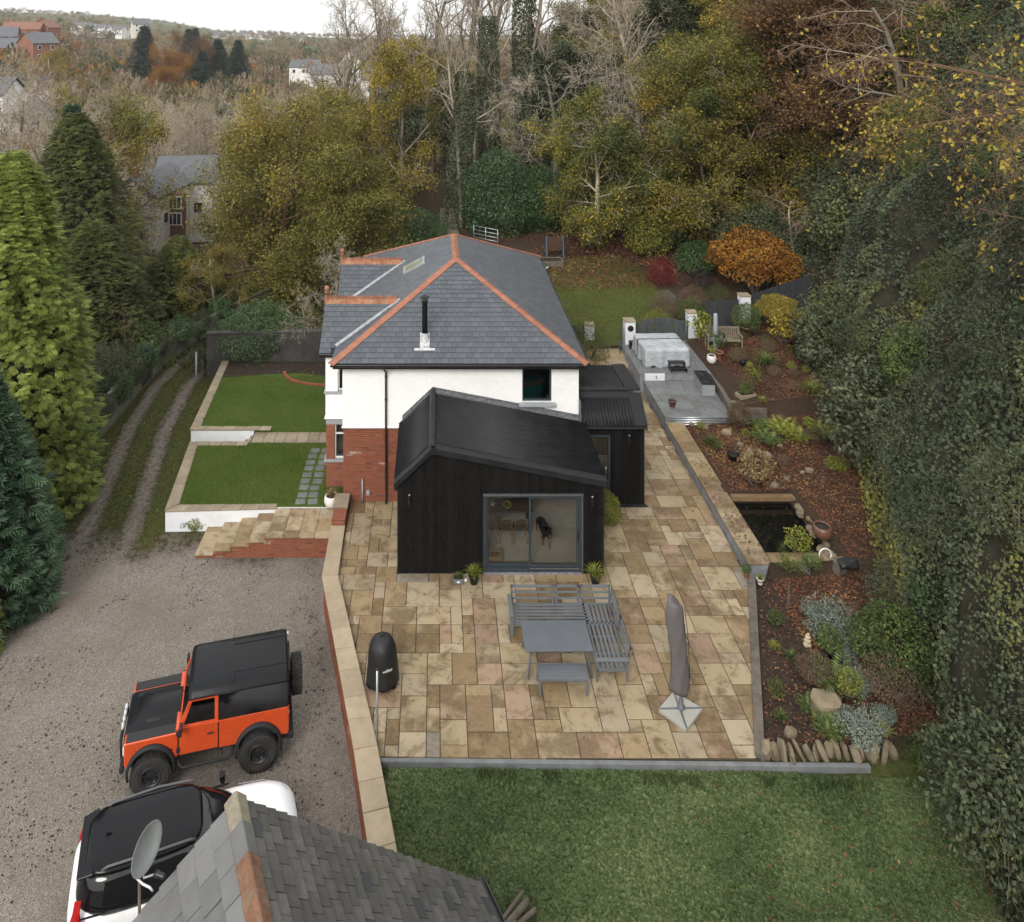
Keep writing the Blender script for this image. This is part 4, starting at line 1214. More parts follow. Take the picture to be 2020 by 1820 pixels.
def make_lawn_walls():
    t = thing('lawn_wall', 'white rendered retaining wall with stone coping round the striped front lawn', 'wall', (-8.5, 26, -.8))
    t['label'] = 'white rendered retaining wall with stone coping beside the sandstone steps'
    w = MB(); w.hexa([(-9.28,25.72,-1),(-3.5,25.93,-1),(-3.5,26.02,-1),(-8.98,26.02,-1)], [(-9.28,25.72,-.13),(-3.5,25.93,-.13),(-3.5,26.02,-.13),(-8.98,26.02,-.13)])
    w.hexa([(-9.28,25.72,-1),(-8.98,26.02,-1),(-9.53,30.02,-1),(-9.83,30.02,-1)], [(-9.28,25.72,-.13),(-8.98,26.02,-.13),(-9.53,30.02,-.13),(-9.83,30.02,-.13)])
    wbuild(w, 'rendered_wall', M_WHITEWALL, t)
    rnd = random.Random(3)
    seg_stones([(-8.95,26.06),(-5.5,26.10)], [(-9.30,25.70),(-5.5,25.86)], -.128, -.07, [6], t, M_COPE, rnd=rnd)
    seg_stones([(-8.93,26.10),(-9.5,30.05)], [(-9.31,25.73),(-9.86,30.05)], -.128, -.07, [7], t, M_COPE, rnd=rnd)
    seg_stones([(-9.5,29.78),(-7.5,29.78)], [(-9.5,30.06),(-7.5,30.06)], -.128, -.07, [4], t, M_COPE, rnd=rnd)
    t = thing('lawn_wall', 'white rendered retaining wall with stone coping round the far shaded lawn', 'wall', (-9.9, 31, -.8))
    w = MB(); w.box(-9.95, -7.5, 30.92, 31.06, -1, -.09)
    w.hexa([(-10.1,30.92,-1),(-9.8,31.0,-1),(-10.3,37.3,-1),(-10.6,37.3,-1)], [(-10.1,30.92,-.09),(-9.8,31.0,-.09),(-10.3,37.3,-.09),(-10.6,37.3,-.09)])
    wbuild(w, 'rendered_wall', M_WHITEWALL, t)
    seg_stones([(-9.8,31.14),(-6.8,31.14)], [(-10.12,30.88),(-6.8,30.88)], -.088, -.03, [6], t, M_COPE, rnd=rnd)
    seg_stones([(-9.76,31.15),(-10.28,37.3)], [(-10.13,30.88),(-10.63,37.3)], -.088, -.03, [10], t, M_COPE, rnd=rnd)
    t = thing('path_steps', 'small dark stone steps from the grass track between the two lawns', 'steps', (-8, 30.5, -.8))
    for i in range(4):
        wbuild(MB().box(-8.3+i*.22, -7.5, 30.10, 30.90, -.9+i*.15, -.75+i*.15), 'step', M_COPE, t, .01)
make_lawn_walls()
def stepping():
    rnd = random.Random(5)
    for c, xb in enumerate((-4.76, -4.34)):
        for j in range(9):
            yy = 26.25+j*.40
            o = MB().box(-.17, .17, -.145, .145, -.03, .012+rnd.uniform(0,.006)).build('stepping_stone', M_SLATEPAVE, None, .02, loc=(xb+rnd.uniform(-.03,.03), yy+rnd.uniform(-.02,.02), -.10))
            o.rotation_euler.z = rnd.uniform(-.08, .08)
            tag(o, ('grey stepping stone in the row next to the bay window' if c else 'grey stepping stone in the row along the open lawn'), 'stepping stone', 'stepping stones row by bay' if c else 'stepping stones row by lawn')
stepping()
# curved brick edging of the shrub bed
def edging():
    t = thing('brick_edging', 'curved red brick border of the shaded bed under the small bare tree', 'edging', (-6.5, 36.2, -.06))
    pts = [g(561,735,-.05), g(563,742,-.05), g(572,750,-.05), g(590,756,-.05), g(615,760,-.05), g(645,762,-.05)]
    pts = [Vector((p.x, p.y, -.05)) for p in pts]
    L = 0; n = 26
    cum = [0]
    for i in range(len(pts)-1): cum.append(cum[-1]+(pts[i+1]-pts[i]).length)
    def at(s_):
        for i in range(len(pts)-1):
            if s_ <= cum[i+1]: return pts[i].lerp(pts[i+1], (s_-cum[i])/(cum[i+1]-cum[i])), (pts[i+1]-pts[i]).normalized()
        return pts[-1], (pts[-1]-pts[-2]).normalized()
    for k in range(n):
        p, dr = at(cum[-1]*(k+.5)/n)
        M = Matrix.Translation(p) @ rot2(math.atan2(dr.y, dr.x))
        mb = MB().box(-cum[-1]/n/2+.004, cum[-1]/n/2-.004, -.07, .07, -.03, .07, M); wbuild(mb, 'brick', M_BRICK, t)
edging()
tag(MB().prism([(-10.3,35.5),(-8,35.9),(-6.5,36.0),(-3.3,35.3),(-3.3,37.25),(-10.3,37.25)], -.1, -.045).build('shrub_bed_soil', M_SOIL), kind='structure')
o = MB().hexa([(-11.4,37.3,-.9),(-3.6,37.5,-.9),(-3.6,37.75,-.9),(-11.4,37.55,-.9)],[(-11.4,37.3,1.28),(-3.6,37.5,1.34),(-3.6,37.75,1.34),(-11.4,37.55,1.28)])
t = thing('boundary_wall', 'tall black stained wall at the back of the far lawn', 'wall', (-7.5, 37.5, -.1))
wbuild(o, 'wall_face', M_BLACKWALL, t)
wbuild(MB().hexa([(-11.45,37.25,1.28),(-3.55,37.45,1.34),(-3.55,37.8,1.34),(-11.45,37.6,1.28)],[(-11.45,37.25,1.34),(-3.55,37.45,1.40),(-3.55,37.8,1.40),(-11.45,37.6,1.34)]), 'coping', M_BLACKWALL, t)

# ---- old wall and panels along the track
def track_wall():
    t = thing('track_wall', 'mossy old concrete wall along the far side of the grass track', 'wall', (-14.1, 34, -.8))
    P = [(-14.0,23.5),(-14.15,31.0),(-14.1,36.0)]
    h = [.45, .62, .70]
    for i in range(2):
        n = 5 if i == 0 else 4
        a, b = Vector((*P[i],0)), Vector((*P[i+1],0))
        for k in range(n):
            p, q = a.lerp(b, k/n+.004), a.lerp(b, (k+1)/n-.004); z0 = h[i]+(h[i+1]-h[i])*k/n; z1 = h[i]+(h[i+1]-h[i])*(k+1)/n
            wbuild(MB().hexa([(p.x-.15,p.y,-1.2),(p.x,p.y,-1.2),(q.x,q.y,-1.2),(q.x-.15,q.y,-1.2)],[(p.x-.15,p.y,z0),(p.x,p.y,z0),(q.x,q.y,z1),(q.x-.15,q.y,z1)]), 'wall_panel', M_OLDCONC, t, .01)
    g_ = thing('slatted_gate', 'dark slatted gate with pale post in the track wall', 'gate', (-14.0, 36.8, -.8))
    for k in range(8):
        wbuild(MB().box(-14.1,-14.06,36.08+k*.12,36.08+k*.12+.10,-.7,.95+.02*(k%2)), 'slat', M_DKFENCE, g_)
    wbuild(MB().box(-14.12,-14.1,36.05,37.05,-.4,-.3).box(-14.12,-14.1,36.05,37.05,.5,.6), 'rail', M_DKFENCE, g_)
    wbuild(MB().box(-14.1,-13.98,37.05,37.18,-.9,1.05), 'post', M_OLDCONC, g_, .01)
    t = thing('lane_wall', 'dark mossy wall curving along the lane under the trees', 'wall', (-13.5, 40, -.8))
    P = [(-14.05,37.25),(-13.85,38.7),(-13.35,40.2),(-12.6,42),(-11.2,45),(-9.5,48)]
    for i in range(len(P)-1):
        p, q = P[i], P[i+1]
        wbuild(MB().hexa([(p[0]-.2,p[1],-1.4),(p[0],p[1],-1.4),(q[0],q[1],-1.4),(q[0]-.2,q[1],-1.4)],[(p[0]-.2,p[1],.35),(p[0],p[1],.35),(q[0],q[1],.4),(q[0]-.2,q[1],.4)]), 'wall_panel', M_OLDCONC, t, .01)
    p = thing('gate_post', 'thin dark metal gate post at the ivy hedge corner', 'post', (-12.05, 37.2, -.8))
    p.location = g(387, 757, -.8)
    MB().tube([(0,0,-.1),(0,0,1.45)], .05, 8).lathe([(.055,1.45),(.06,1.48),(.03,1.53)], 8).build('post', M_GREYPAINT, p)
    MB().box(-.08,.08,-.08,.08,-.02,.05).build('base', M_OLDCONC, p)
track_wall()

# ---- pond and its walls on the upper side
def make_pond():
    t = thing('pond_wall', 'slate clad low wall with rusty stone coping round the garden pond', 'wall', (10, 25, 0))
    w = MB(); w.box(9.40, 9.62, 22.52, 30.8, -.3, .34); w.box(9.62, 12.6, 22.52, 22.72, -.3, .34)
    wbuild(w, 'slate_face', M_SLATECLAD, t)
    rnd = random.Random(4)
    seg_stones([(10.08,22.5),(10.08,30.6)], [(9.38,22.5),(9.38,30.6)], .34, .40, [11], t, M_SLAB, rnd=rnd)
    seg_stones([(10.09,22.5),(12.5,22.5)], [(10.09,22.98),(12.5,22.98)], .34, .40, [3], t, M_SLAB, rnd=rnd)
    p = thing('garden_pond', 'dark rectangular garden pond with still black water', 'pond', (11, 24.2, 0))
    wbuild(MB().box(10.08,12.25,22.9,25.75,.1,.16), 'water', M_WATER, p)
    wbuild(MB().box(10.08,10.12,22.98,25.7,.0,.36).box(10.12,12.25,22.98,23.02,0,.36).box(12.2,12.28,23.0,25.7,0,.36), 'liner', M_BLACKPL, p)
    wbuild(MB().box(10.1,12.5,25.62,25.80,.3,.46), 'timber_edge', pm('fresh_timber', (.19,.125,.065), .8, .2, 5, .4, 30), p, .01)
    for i in range(12):
        a = i/11
        o = lathe_rock((12.30+.18*math.sin(i*1.7)-.25*a, 25.6-2.7*a, .38), .12+.05*((i*7)%3), .13, .09, 60+i, M_STONE, rz=i)
        tag(o, 'mossy rock on the edge of the garden pond', 'rock', 'rocks along the pond edge')
make_pond()

# ---- sleeper edge and rockery bed
def make_bed_edge():
    t = thing('sleeper_edge', 'weathered timber sleepers laid end to end along the patio edge', 'sleepers', (8.2, 19.7, 0))
    a, b = Vector((7.30,16.9,0)), Vector((9.42,22.4,0)); dv = (b-a).normalized(); nm = Vector((dv.y,-dv.x,0))
    cuts = [0,.28,.52,.78,1]
    for i in range(4):
        p, q = a.lerp(b, cuts[i]+.002), a.lerp(b, cuts[i+1]-.002)
        wbuild(MB().hexa([p+nm*-.11+Vector((0,0,-.2)),q+nm*-.11+Vector((0,0,-.2)),q+nm*.11+Vector((0,0,-.2)),p+nm*.11+Vector((0,0,-.2))],[p+nm*-.11+Vector((0,0,.09)),q+nm*-.11+Vector((0,0,.09)),q+nm*.11+Vector((0,0,.09)),p+nm*.11+Vector((0,0,.09))]), 'sleeper', M_SLEEPER, t, .012)
    rnd = random.Random(14)
    for i in range(17):
        x = 7.50+i*.178+rnd.uniform(-.03,.03); h = rnd.uniform(.22,.44)
        o = lathe_rock((x, 16.98+rnd.uniform(-.06,.08), .06), rnd.uniform(.04,.12), rnd.uniform(.10,.2), h*.6, 100+i, M_STONE, 'edging_stone', rz=rnd.uniform(-.6,.6), tilt=rnd.uniform(-.5,.1))
        o.rotation_euler.y = rnd.uniform(-.5,.5)
        tag(o, 'upright buff stone in the row edging the rockery bed', 'stone', 'upright stones edging the bed')
    for i, (x, y, s_, lab) in enumerate(((1628,1400,.36,'large mossy buff boulder in the rockery bed'),(1700,1265,.17,'pinkish rock beside the silver shrub'),(1560,1440,.14,'small flat rock in the rockery soil'))):
        p = g(x, y, .2); p.z = float(gz(p.x, p.y))+s_*.35
        tag(lathe_rock(p, s_, s_*.8, s_*.85, 300+i, M_STONE), lab, 'rock')
    # little stacked stone ornament and two wooden stakes
    p = g(1592,1275,.15); p.z = float(gz(p.x,p.y))
    t = thing('stone_cairn', 'little pale stacked stone ornament standing in the bed', 'ornament', p)
    for k, (w_, h_, z) in enumerate(((.10,.12,.05),(.085,.10,.16),(.07,.08,.25),(.04,.05,.32))):
        o = lathe_rock((.01*k, 0, z), w_, w_*.8, h_*.55, 330+k, pm('pale_stone%d' % k, (.5,.44,.3), .9, .15, 8, .4, 30), 'stone', t)
    for i, (x, y, lab) in enumerate(((1556,1185,'pointed timber stake leaning in the rockery soil'),(1655,1135,'short square timber post beside the pond wall'))):
        p = g(x, y, .2); p.z = float(gz(p.x,p.y))-.05
        o = MB().hexa([(-.05,-.03,0),(.05,-.03,0),(.05,.03,0),(-.05,.03,0)] if i == 0 else [(-.16,-.12,0),(.16,-.12,0),(.16,.12,0),(-.16,.12,0)], [(-.01,-.01,.75),(.04,-.01,.75),(.04,.01,.75),(-.01,.01,.75)] if i == 0 else [(-.15,-.12,.42),(.16,-.11,.45),(.15,.12,.46),(-.16,.11,.42)]).build('timber_stake' if i == 0 else 'timber_post', M_SLEEPER, None, .008, loc=p)
        o.rotation_euler = (.1, -.12 if i == 0 else 0, .4)
        tag(o, lab, 'stake' if i == 0 else 'post')
make_bed_edge()

# ---- slate terrace with hot tub
TZ0, TZ1 = .55, .85
def make_terrace():
    t = struct(MB().prism([(9.42,30.85),(12.12,30.85),(12.35,34.0),(9.42,34.0)], -.5, TZ0-.03).build('terrace', M_SLATECLAD))
    u = struct(MB().prism([(9.25,34.0),(12.5,34.0),(12.9,37.6),(9.15,37.6)], -.5, TZ1-.03).build('terrace', M_SLATECLAD))
    rnd = random.Random(17)
    for (x0, x1, y0, y1, z, par) in ((9.38,12.2,30.82,34.0,TZ0,t),(9.2,12.6,33.97,37.6,TZ1,u)):
        y = y0
        while y < y1-.05:
            h = .6 if y+.6 < y1 else y1-y; x = x0-rnd.uniform(0,.4)
            while x < x1:
                w_ = rnd.choice([.6,.9]); a, b = max(x, x0), min(x+w_, x1)
                if b-a > .04: wbuild(MB().box(a+.004, b-.004, y+.004, y+h-.004, z-.03, z+rnd.uniform(-.003,.003)), 'slate_slab', M_SLATEPAVE, par, .005)
                x += w_
            y += h
    c = thing('corrugated_edging', 'galvanised corrugated sheet facing the front of the slate terrace', 'edging', (10.8, 30.8, 0))
    wbuild(corrugated((9.62,30.79,.02), (0,0,1), (1,0,0), .50, 2.5, .1, .018), 'sheet', M_GALV, c)
    wbuild(MB().box(9.40,9.62,30.74,30.86,-.1,.56), 'corner_post', M_CONC, c, .01)
    wbuild(MB().box(9.62,12.1,30.80,30.86,.50,.545), 'top_rail', M_GALV, c)
    # sleepers along the bed beside the terrace
    s_ = thing('sleeper_wall', 'timber sleeper wall holding the planted bed beside the hot tub terrace', 'sleepers', (12.6, 34, .5))
    for k in range(2):
        wbuild(MB().hexa([(12.13,30.9,.40+k*.23),(12.33,30.9,.40+k*.23),(12.9,36.8,.40+k*.23),(12.7,36.8,.40+k*.23)],[(12.13,30.9,.62+k*.23),(12.33,30.9,.62+k*.23),(12.9,36.8,.62+k*.23),(12.7,36.8,.62+k*.23)]), 'sleeper', M_SLEEPER, s_, .012)
        wbuild(MB().box(12.33,13.6,30.78,30.98,.40+k*.23,.62+k*.23), 'sleeper', M_SLEEPER, s_, .012)
    # garden steps up beside the terrace
    st = thing('stone_steps', 'worn stone steps climbing from the side path to the upper lawn gate', 'steps', (8.2, 35.5, 0))
    for i in range(5):
        for k in range(2):
            wbuild(MB().box(7.3+k*.95, 8.24+k*.95, 33.6+i*.72, 34.4+i*.72, -.1+i*.12, .02+i*.14), 'step', M_SLAB, st, .012)
make_terrace()

def cloth_box(w_, dpt, h_, seed, mat, name, root, fold=.03, n=26, m=8):
    """a fitted cover with hanging folds"""
    rnd = random.Random(seed); mb = MB()
    def ring(z, ex, am, ph):
        pts = []
        N = n*4
        for i in range(N):
            s_ = i/N*4; k = int(s_); f_ = s_-k
            cx, cy_ = [(-1+2*f_, -1), (1, -1+2*f_), (1-2*f_, 1), (-1, 1-2*f_)][k]
            rr = .10
            x = cx*(w_/2+ex); y = cy_*(dpt/2+ex)
            # round corners
            mxx, myy = w_/2+ex-rr, dpt/2+ex-rr
            if abs(x) > mxx and abs(y) > myy:
                vx, vy = abs(x)-mxx, abs(y)-myy; L = math.hypot(vx, vy); 
                if L > rr: vx, vy = vx/L*rr, vy/L*rr
                x = math.copysign(mxx+vx, x); y = math.copysign(myy+vy, y)
            wv = am*(math.sin(i*.9+ph)+.7*math.sin(i*.47+ph*2.3+seed)+.4*math.sin(i*1.9+seed))
            L = math.hypot(x, y); pts.append(Vector((x+x/L*wv, y+y/L*wv, z+.006*math.sin(i*.6+ph))))
        return pts
    rings = [ring(h_*(j/m), .05*(1-j/m)**.7, fold*(1-j/m)**1.1, j*.12) for j in range(m+1)]
    rings.append(ring(h_+.03, -.06, .003, 0)); rings.append(ring(h_+.035, -.3, .012, 2)); rings.append(ring(h_+.04, -min(w_, dpt)/2+.15, .012, 1))
    mb.loft(rings, smooth=True, cap=True)
    return mb.build(name, mat, root)

def make_hottub():
    t = thing('hot_tub', 'square hot tub under a crinkled silver cover with black strap', 'hot tub', (10.66, 35.55, TZ1), R(2))
    cov = pm('silver_cover', (.40,.43,.46), .42, .2, 3, .9, 5, .07, spec=.5, co='O')
    cloth_box(2.08, 1.9, .80, 3, cov, 'cover', t, .04)
    MB().box(-1.06,1.06,-.98,.98,.0,.09).build('base', M_BLACKPL, t, .03)
    MB().box(-1.06,1.06,.18,.225,.835,.852).box(-1.075,-1.055,.18,.225,.1,.84).box(1.055,1.075,.18,.225,.1,.84).build('strap', M_BLACKPL, t)
    s_ = thing('tub_step', 'black plastic two tread step in front of the covered hot tub', 'step', (11.05, 34.35, TZ1))
    MB().box(-.38,.38,-.02,.22,.30,.34).build('tread', M_BLACKPL, s_, .01); MB().box(-.38,.38,-.30,-.02,.14,.18).build('tread', M_BLACKPL, s_, .01)
    for sx in (-.36, .33): MB().add([(sx,-.3,0),(sx,.22,0),(sx,.22,.3),(sx,-.02,.3),(sx,-.02,.14),(sx,-.3,.14),(sx+.03,-.3,0),(sx+.03,.22,0),(sx+.03,.22,.3),(sx+.03,-.02,.3),(sx+.03,-.02,.14),(sx+.03,-.3,.14)],[(0,1,2,3,4,5),(11,10,9,8,7,6)]+[(i,(i+1)%6,6+(i+1)%6,6+i) for i in range(6)]).build('side_panel', M_BLACKPL, s_)
    b = thing('storage_box', 'grey garden storage box with two black round lids on the slate terrace', 'storage box', (11.85, 33.1, TZ0), R(-3))
    MB().box(-.27,.27,-.62,.62,0,.50).build('body', pm('grey_box', (.27,.28,.29), .6, .08, 5, co='O'), b, .015)
    MB().box(-.30,.30,-.65,.65,.50,.55).build('lid', M_BLACKMET, b, .015)
    for y in (-.32, .32): MB().lathe([(.20,.55),(.20,.565),(.15,.57),(.02,.57)], 20, Matrix.Translation((0,y,0))).build('round_lid', M_BLACKPL, b)
    MB().box(-.285,-.27,-.3,-.26,.3,.34).build('catch', M_STEEL, b)
    n = thing('service_niche', 'white boxed outdoor tap niche let into the terrace step', 'niche', (9.9, 33.98, TZ0))
    MB().box(-.45,.45,-.06,0,0,.30).build('panel', M_WHITEWALL, n, .006); MB().tube([(0.05,-.06,.2),(.05,-.13,.2),(.05,-.13,.14)], .018, 8).build('tap', M_BLACKPL, n)
    p = thing('speaker_box', 'small black pump box against the rendered gate pier', 'box', (9.55, 36.7, TZ1))
    MB().box(-.1,.1,-.1,.1,0,.35).build('case', M_BLACKPL, p, .01); MB().box(-.08,.08,-.105,-.1,.05,.3).build('grille', M_BLACKMET, p)
make_hottub()

def pier(x, y, z, w_, h_, label, cap=True):
    t = thing('gate_pier', label, 'pier', (x, y, z))
    MB().box(-w_/2,w_/2,-w_/2,w_/2,-.5,h_).build('shaft', M_WHITEWALL, t, .008)
    MB().box(-w_/2-.03,w_/2+.03,-w_/2-.03,w_/2+.03,h_,h_+.05).build('cap', M_COPE, t, .008)
    return t
t = pier(9.62, 37.35, .5, .5, 1.45, 'white rendered gate pier with round metal wall ornament')
MB().lathe([(.02,.0),(.13,.0),(.15,.03),(.12,.05),(.05,.04),(.02,.06)], 18, Matrix.Translation((0,-.25,1.15)) @ Matrix.Rotation(R(90), 4, 'X')).build('ornament', M_BLACKMET, t)
pier(7.85, 38.4, .6, .42, .75, 'short white rendered pier by the rosemary bush')
pier(13.0, 38.2, .9, .45, 1.15, 'white rendered pier half hidden behind the timber bench')
pier(16.1, 39.2, 1.2, .5, 1.35, 'white rendered pier between the two dark fence runs')
def picket(p0, p1, z, hf, n, mat, label, name='picket_fence', gap=.03, cat='fence'):
    p0, p1 = Vector((*p0,0)), Vector((*p1,0)); dv = p1-p0; L = dv.length; dv.normalize()
    t = thing(name, label, cat, (p0.x, p0.y, z), math.atan2(dv.y, dv.x))
    for k in range(n):
        a, b = L*k/n+gap/2, L*(k+1)/n-gap/2; h = hf((k+.5)/n)
        MB().box(a,b,-.012,.012,.03,h).build('picket', mat, t, .004)
    MB().box(0,L,.012,.05,.25,.33).box(0,L,.012,.05,hf(.5)*.72,hf(.5)*.72+.08).build('rail', mat, t)
    return t
picket((9.9,37.5),(12.75,37.9), .75, lambda u: .95+.28*math.sin(math.pi*min(1,u*1.1)), 24, M_GREYFENCE, 'grey picket fence with arched top behind the hot tub')
picket((9.0,36.7),(9.25,37.6), .5, lambda u: 1.15+.2*(1-u), 7, M_GREYFENCE, 'grey boarded gate standing open beside the white pier', 'garden_gate', .006, 'gate')
picket((14.0,38.9),(15.8,39.15), 1.0, lambda u: 1.35, 13, M_DKFENCE, 'dark boarded fence behind the bench, lower run', gap=.006)
picket((16.4,39.2),(20.2,40.3), 1.1, lambda u: 1.45+.75*u, 27, M_DKFENCE, 'dark boarded fence rising towards the ivy bank', gap=.006)
picket((5.6,38.5),(7.6,38.4), .55, lambda u: .75, 15, M_DKFENCE, 'low dark picket fence beside the house corner')

# ---- slate-roofed outbuilding below the camera
M_OLDSLATE = pm('old_roof_slate', (.098,.094,.086), .8, .2, 9, .5, 18, .01, rand=.22, dirt=(.055,.054,.042), dscale=2.2, damt=.8)
M_OLDSLATEL = pm('smooth_old_slate', (.145,.146,.143), .6, .14, 5, .35, 20, .008, rand=.16, dirt=(.10,.10,.09), dscale=2.5, damt=.5)
M_NEWSLATE = pm('replacement_slate', (.055,.056,.06), .6, .08, 6, .2, 30)
M_MOSSRIDGE = pm('mossy_ridge_tile', (.19,.10,.062), .9, .3, 9, .6, 18, .012, rand=.15, dirt=(.17,.15,.10), dscale=5, damt=.75)
M_STONERIDGE = pm('stone_ridge', (.24,.215,.16), .9, .25, 9, .5, 16, .012, dirt=(.14,.13,.10), dscale=4)
def make_outbuilding():
    rnd = random.Random(44)
    av = Vector((.427,-.904,0)).normalized(); bv = Vector((.904,.427,0)).normalized()
    O = Vector((-2.97,11.14,5.0)); hs, drop, L = 4.06, 3.23, 8.0
    sl = math.hypot(hs, drop)
    root = thing('outbuilding', 'stone outbuilding with old grey slate roof and mossy terracotta ridge', 'building', (O.x+av.x*4, O.y+av.y*4, -.8))
    def pt(a, b, z): return O+av*a+bv*b+Vector((0,0,z))
    e = MB()
    for s_ in (-1, 1):
        e.hexa([pt(-.0,0,-.10),pt(L,0,-.10),pt(L,s_*hs,-drop-.10),pt(-.0,s_*hs,-drop-.10)],[pt(-.0,0,-.02),pt(L,0,-.02),pt(L,s_*hs,-drop-.02),pt(-.0,s_*hs,-drop-.02)])
    roof = wbuild(e, 'roof', M_DECK, root)
    w = MB(); q = hs-.25
    w.add([pt(.12,-q,-drop*q/hs-.12),pt(.12,q,-drop*q/hs-.12),pt(.12,0,-.14),pt(.12,-q,-5.9),pt(.12,q,-5.9),pt(L-.2,-q,-drop*q/hs-.12),pt(L-.2,q,-drop*q/hs-.12),pt(L-.2,0,-.14),pt(L-.2,-q,-5.9),pt(L-.2,q,-5.9)],[(0,2,1),(0,1,4,3),(5,6,7),(5,8,9,6),(1,6,9,4),(0,3,8,5)])
    wbuild(w, 'stone_wall', pm('rubble_stone', (.20,.17,.14), .95, .3, 3, .8, 8, .04), root)
    n = 0; rest = []
    for side in (1, -1):
        vd = (O-pt(0, side*hs, -drop))  # up the slope
        expo, wid = (.205, .285) if side > 0 else (.30, .40)
        org = pt(0, side*(hs+.04), -drop-.03)
        for M, ww, r_ in slates(org, av if side > 0 else av, vd, int(sl/expo), lambda v: 0, lambda v: L, expo, wid, rnd, jit=.014):
            p = M.translation; u = (p-org).dot(av)
            if side < 0:
                # keep the slope's normal upward for the mirrored side
                pass
            th = .022
            if u < 2.3 and n < 330:
                mat = (M_NEWSLATE if rnd.random() < .05 else M_OLDSLATE) if side > 0 else M_OLDSLATEL
                tl = Matrix.Rotation(rnd.uniform(-.018,.018), 4, 'Z') @ Matrix.Rotation(rnd.uniform(-.012,.012), 4, 'Y')
                wlink('slate', slate_mesh(ww, expo, th, mat), roof, M @ tl); n += 1
            else: rest.append((M, slate_verts(ww, expo, th)))
    o = wlink('slate_courses', joined_boxes(rest, 'slate_courses', M_OLDSLATE), roof, Matrix.Identity(4)); o['kind'] = 'stuff'
    for i in range(16):
        a0, a1 = -.06+i*.46, -.06+(i+1)*.46
        mat = M_STONERIDGE if i < 1 else (M_OLDSLATEL if i < 2 else M_MOSSRIDGE)
        wbuild(vcap(pt(a0+.006,0,.06+rnd.uniform(-.006,.006)), pt(a1,0,.052+rnd.uniform(-.006,.006)), .165, .135, (0,0,1), .03), 'ridge_tile', mat, roof, .01)
    gt = half_round(pt(-.1,hs+.10,-drop-.02), pt(L,hs+.10,-drop-.02), .07, (0,0,-1)); wbuild(gt, 'gutter', M_BLACKPL, root)
    # satellite dish on the gable
    D = thing('satellite_dish', 'round grey satellite dish on a pole at the outbuilding gable', 'satellite dish', d(275,1790,10.62))
    p = D.location
    mt = pm('dish_grey', (.30,.32,.315), .6, .12, 5, .1, 40, co='O')
    top = d(282,1672,10.62)-p
    MB().tube([(0,0,-.9),(0,0,top.z-.12)], .022, 8).build('pole', pm('rusty_pole', (.14,.10,.08), .8, .3, 9), D)
    MB().bar((0,0,-.3),(.25,-.12,-.3),.05,.05).bar((0,0,-.75),(.3,-.14,-.75),.05,.05).build('bracket', M_BLACKMET, D)
    aim = Vector((.90,-.35,.10)).normalized()
    M = Matrix.Translation(top) @ aim.to_track_quat('Z','Y').to_matrix().to_4x4() @ Matrix.Diagonal((.88,.82,.9,1))
    MB().lathe([(.02,.0),(.16,.018),(.27,.052),(.335,.085),(.345,.082),(.28,.042),(.16,.006),(.02,-.012)], 32, M).build('reflector', mt, D)
    lnb = top+Vector((.16,-.05,-.30))
    MB().tube([top+Vector((.02,.0,-.25)), top+Vector((.05,-.1,-.32)), lnb+aim*.06],[.014]*3, 8).build('feed_arm', M_GREYPAINT, D)
    MB().lathe([(.02,-.09),(.035,-.07),(.035,.02),(.045,.03),(.045,.07),(.02,.08)], 14, Matrix.Translation(lnb+aim*.12) @ (-aim).to_track_quat('Z','Y').to_matrix().to_4x4()).build('receiver', M_BLACKPL, D)
    cp = [top+Vector((-.10,-.03,-.26)), top+Vector((-.07,-.05,-.38)), top+Vector((.02,-.06,-.45)), top+Vector((.12,-.06,-.50)), top+Vector((.155,-.05,-.56))]
    MB().tube(cp, .014, 8).build('cable', M_WHITEPL, D)
make_outbuilding()
# ================================================================ vehicles
M_ORANGE = pm('orange_paint', (.60,.072,.014), .30, .03, 3, spec=.5, co='O', coat=.8, dirt=(.34,.075,.025), dscale=2.2, damt=.35)
M_CARBLACK = pm('black_paint', (.006,.0065,.008), .16, .05, 3, spec=.22, co='O')
M_MATBLACK = pm('satin_black_panel', (.010,.011,.0125), .34, .08, 4, .05, 90, spec=.22, co='O')
M_ARCH = pm('textured_black_plastic', (.022,.023,.025), .7, .1, 8, .3, 120, co='O')
M_TYRE = pm('tyre_rubber', (.030,.029,.028), .85, .2, 7, .4, 60, co='O', dirt=(.075,.068,.058), dscale=4, damt=.7)
M_RIM = pm('black_rim', (.02,.02,.021), .4, .1, 8, spec=.5, co='O')
M_RIMBOLT = pm('steel_bolt', (.16,.16,.155), .45, .1, 8, metal=.6, co='O')
M_CARGLASS = glassmat('tinted_car_glass', (.22,.25,.26), .10)
M_PRIVACY = pm('privacy_glass', (.006,.007,.008), .06, .05, 2, spec=.6, co='O')
M_CHEQ = pm('chequer_plate', (.02,.02,.021), .5, .2, 30, 1.0, 70, .01, spec=.5, co='O')
M_CARWHITE = pm('white_car_paint', (.86,.87,.88), .25, .01, 2, spec=.5, co='O', coat=.5)
M_REDLENS = pm('red_lens', (.42,.012,.015), .18, .15, 9, spec=.6, co='O')
M_CLEARLENS = pm('clear_lens', (.55,.57,.58), .12, .1, 12, spec=.6, co='O')

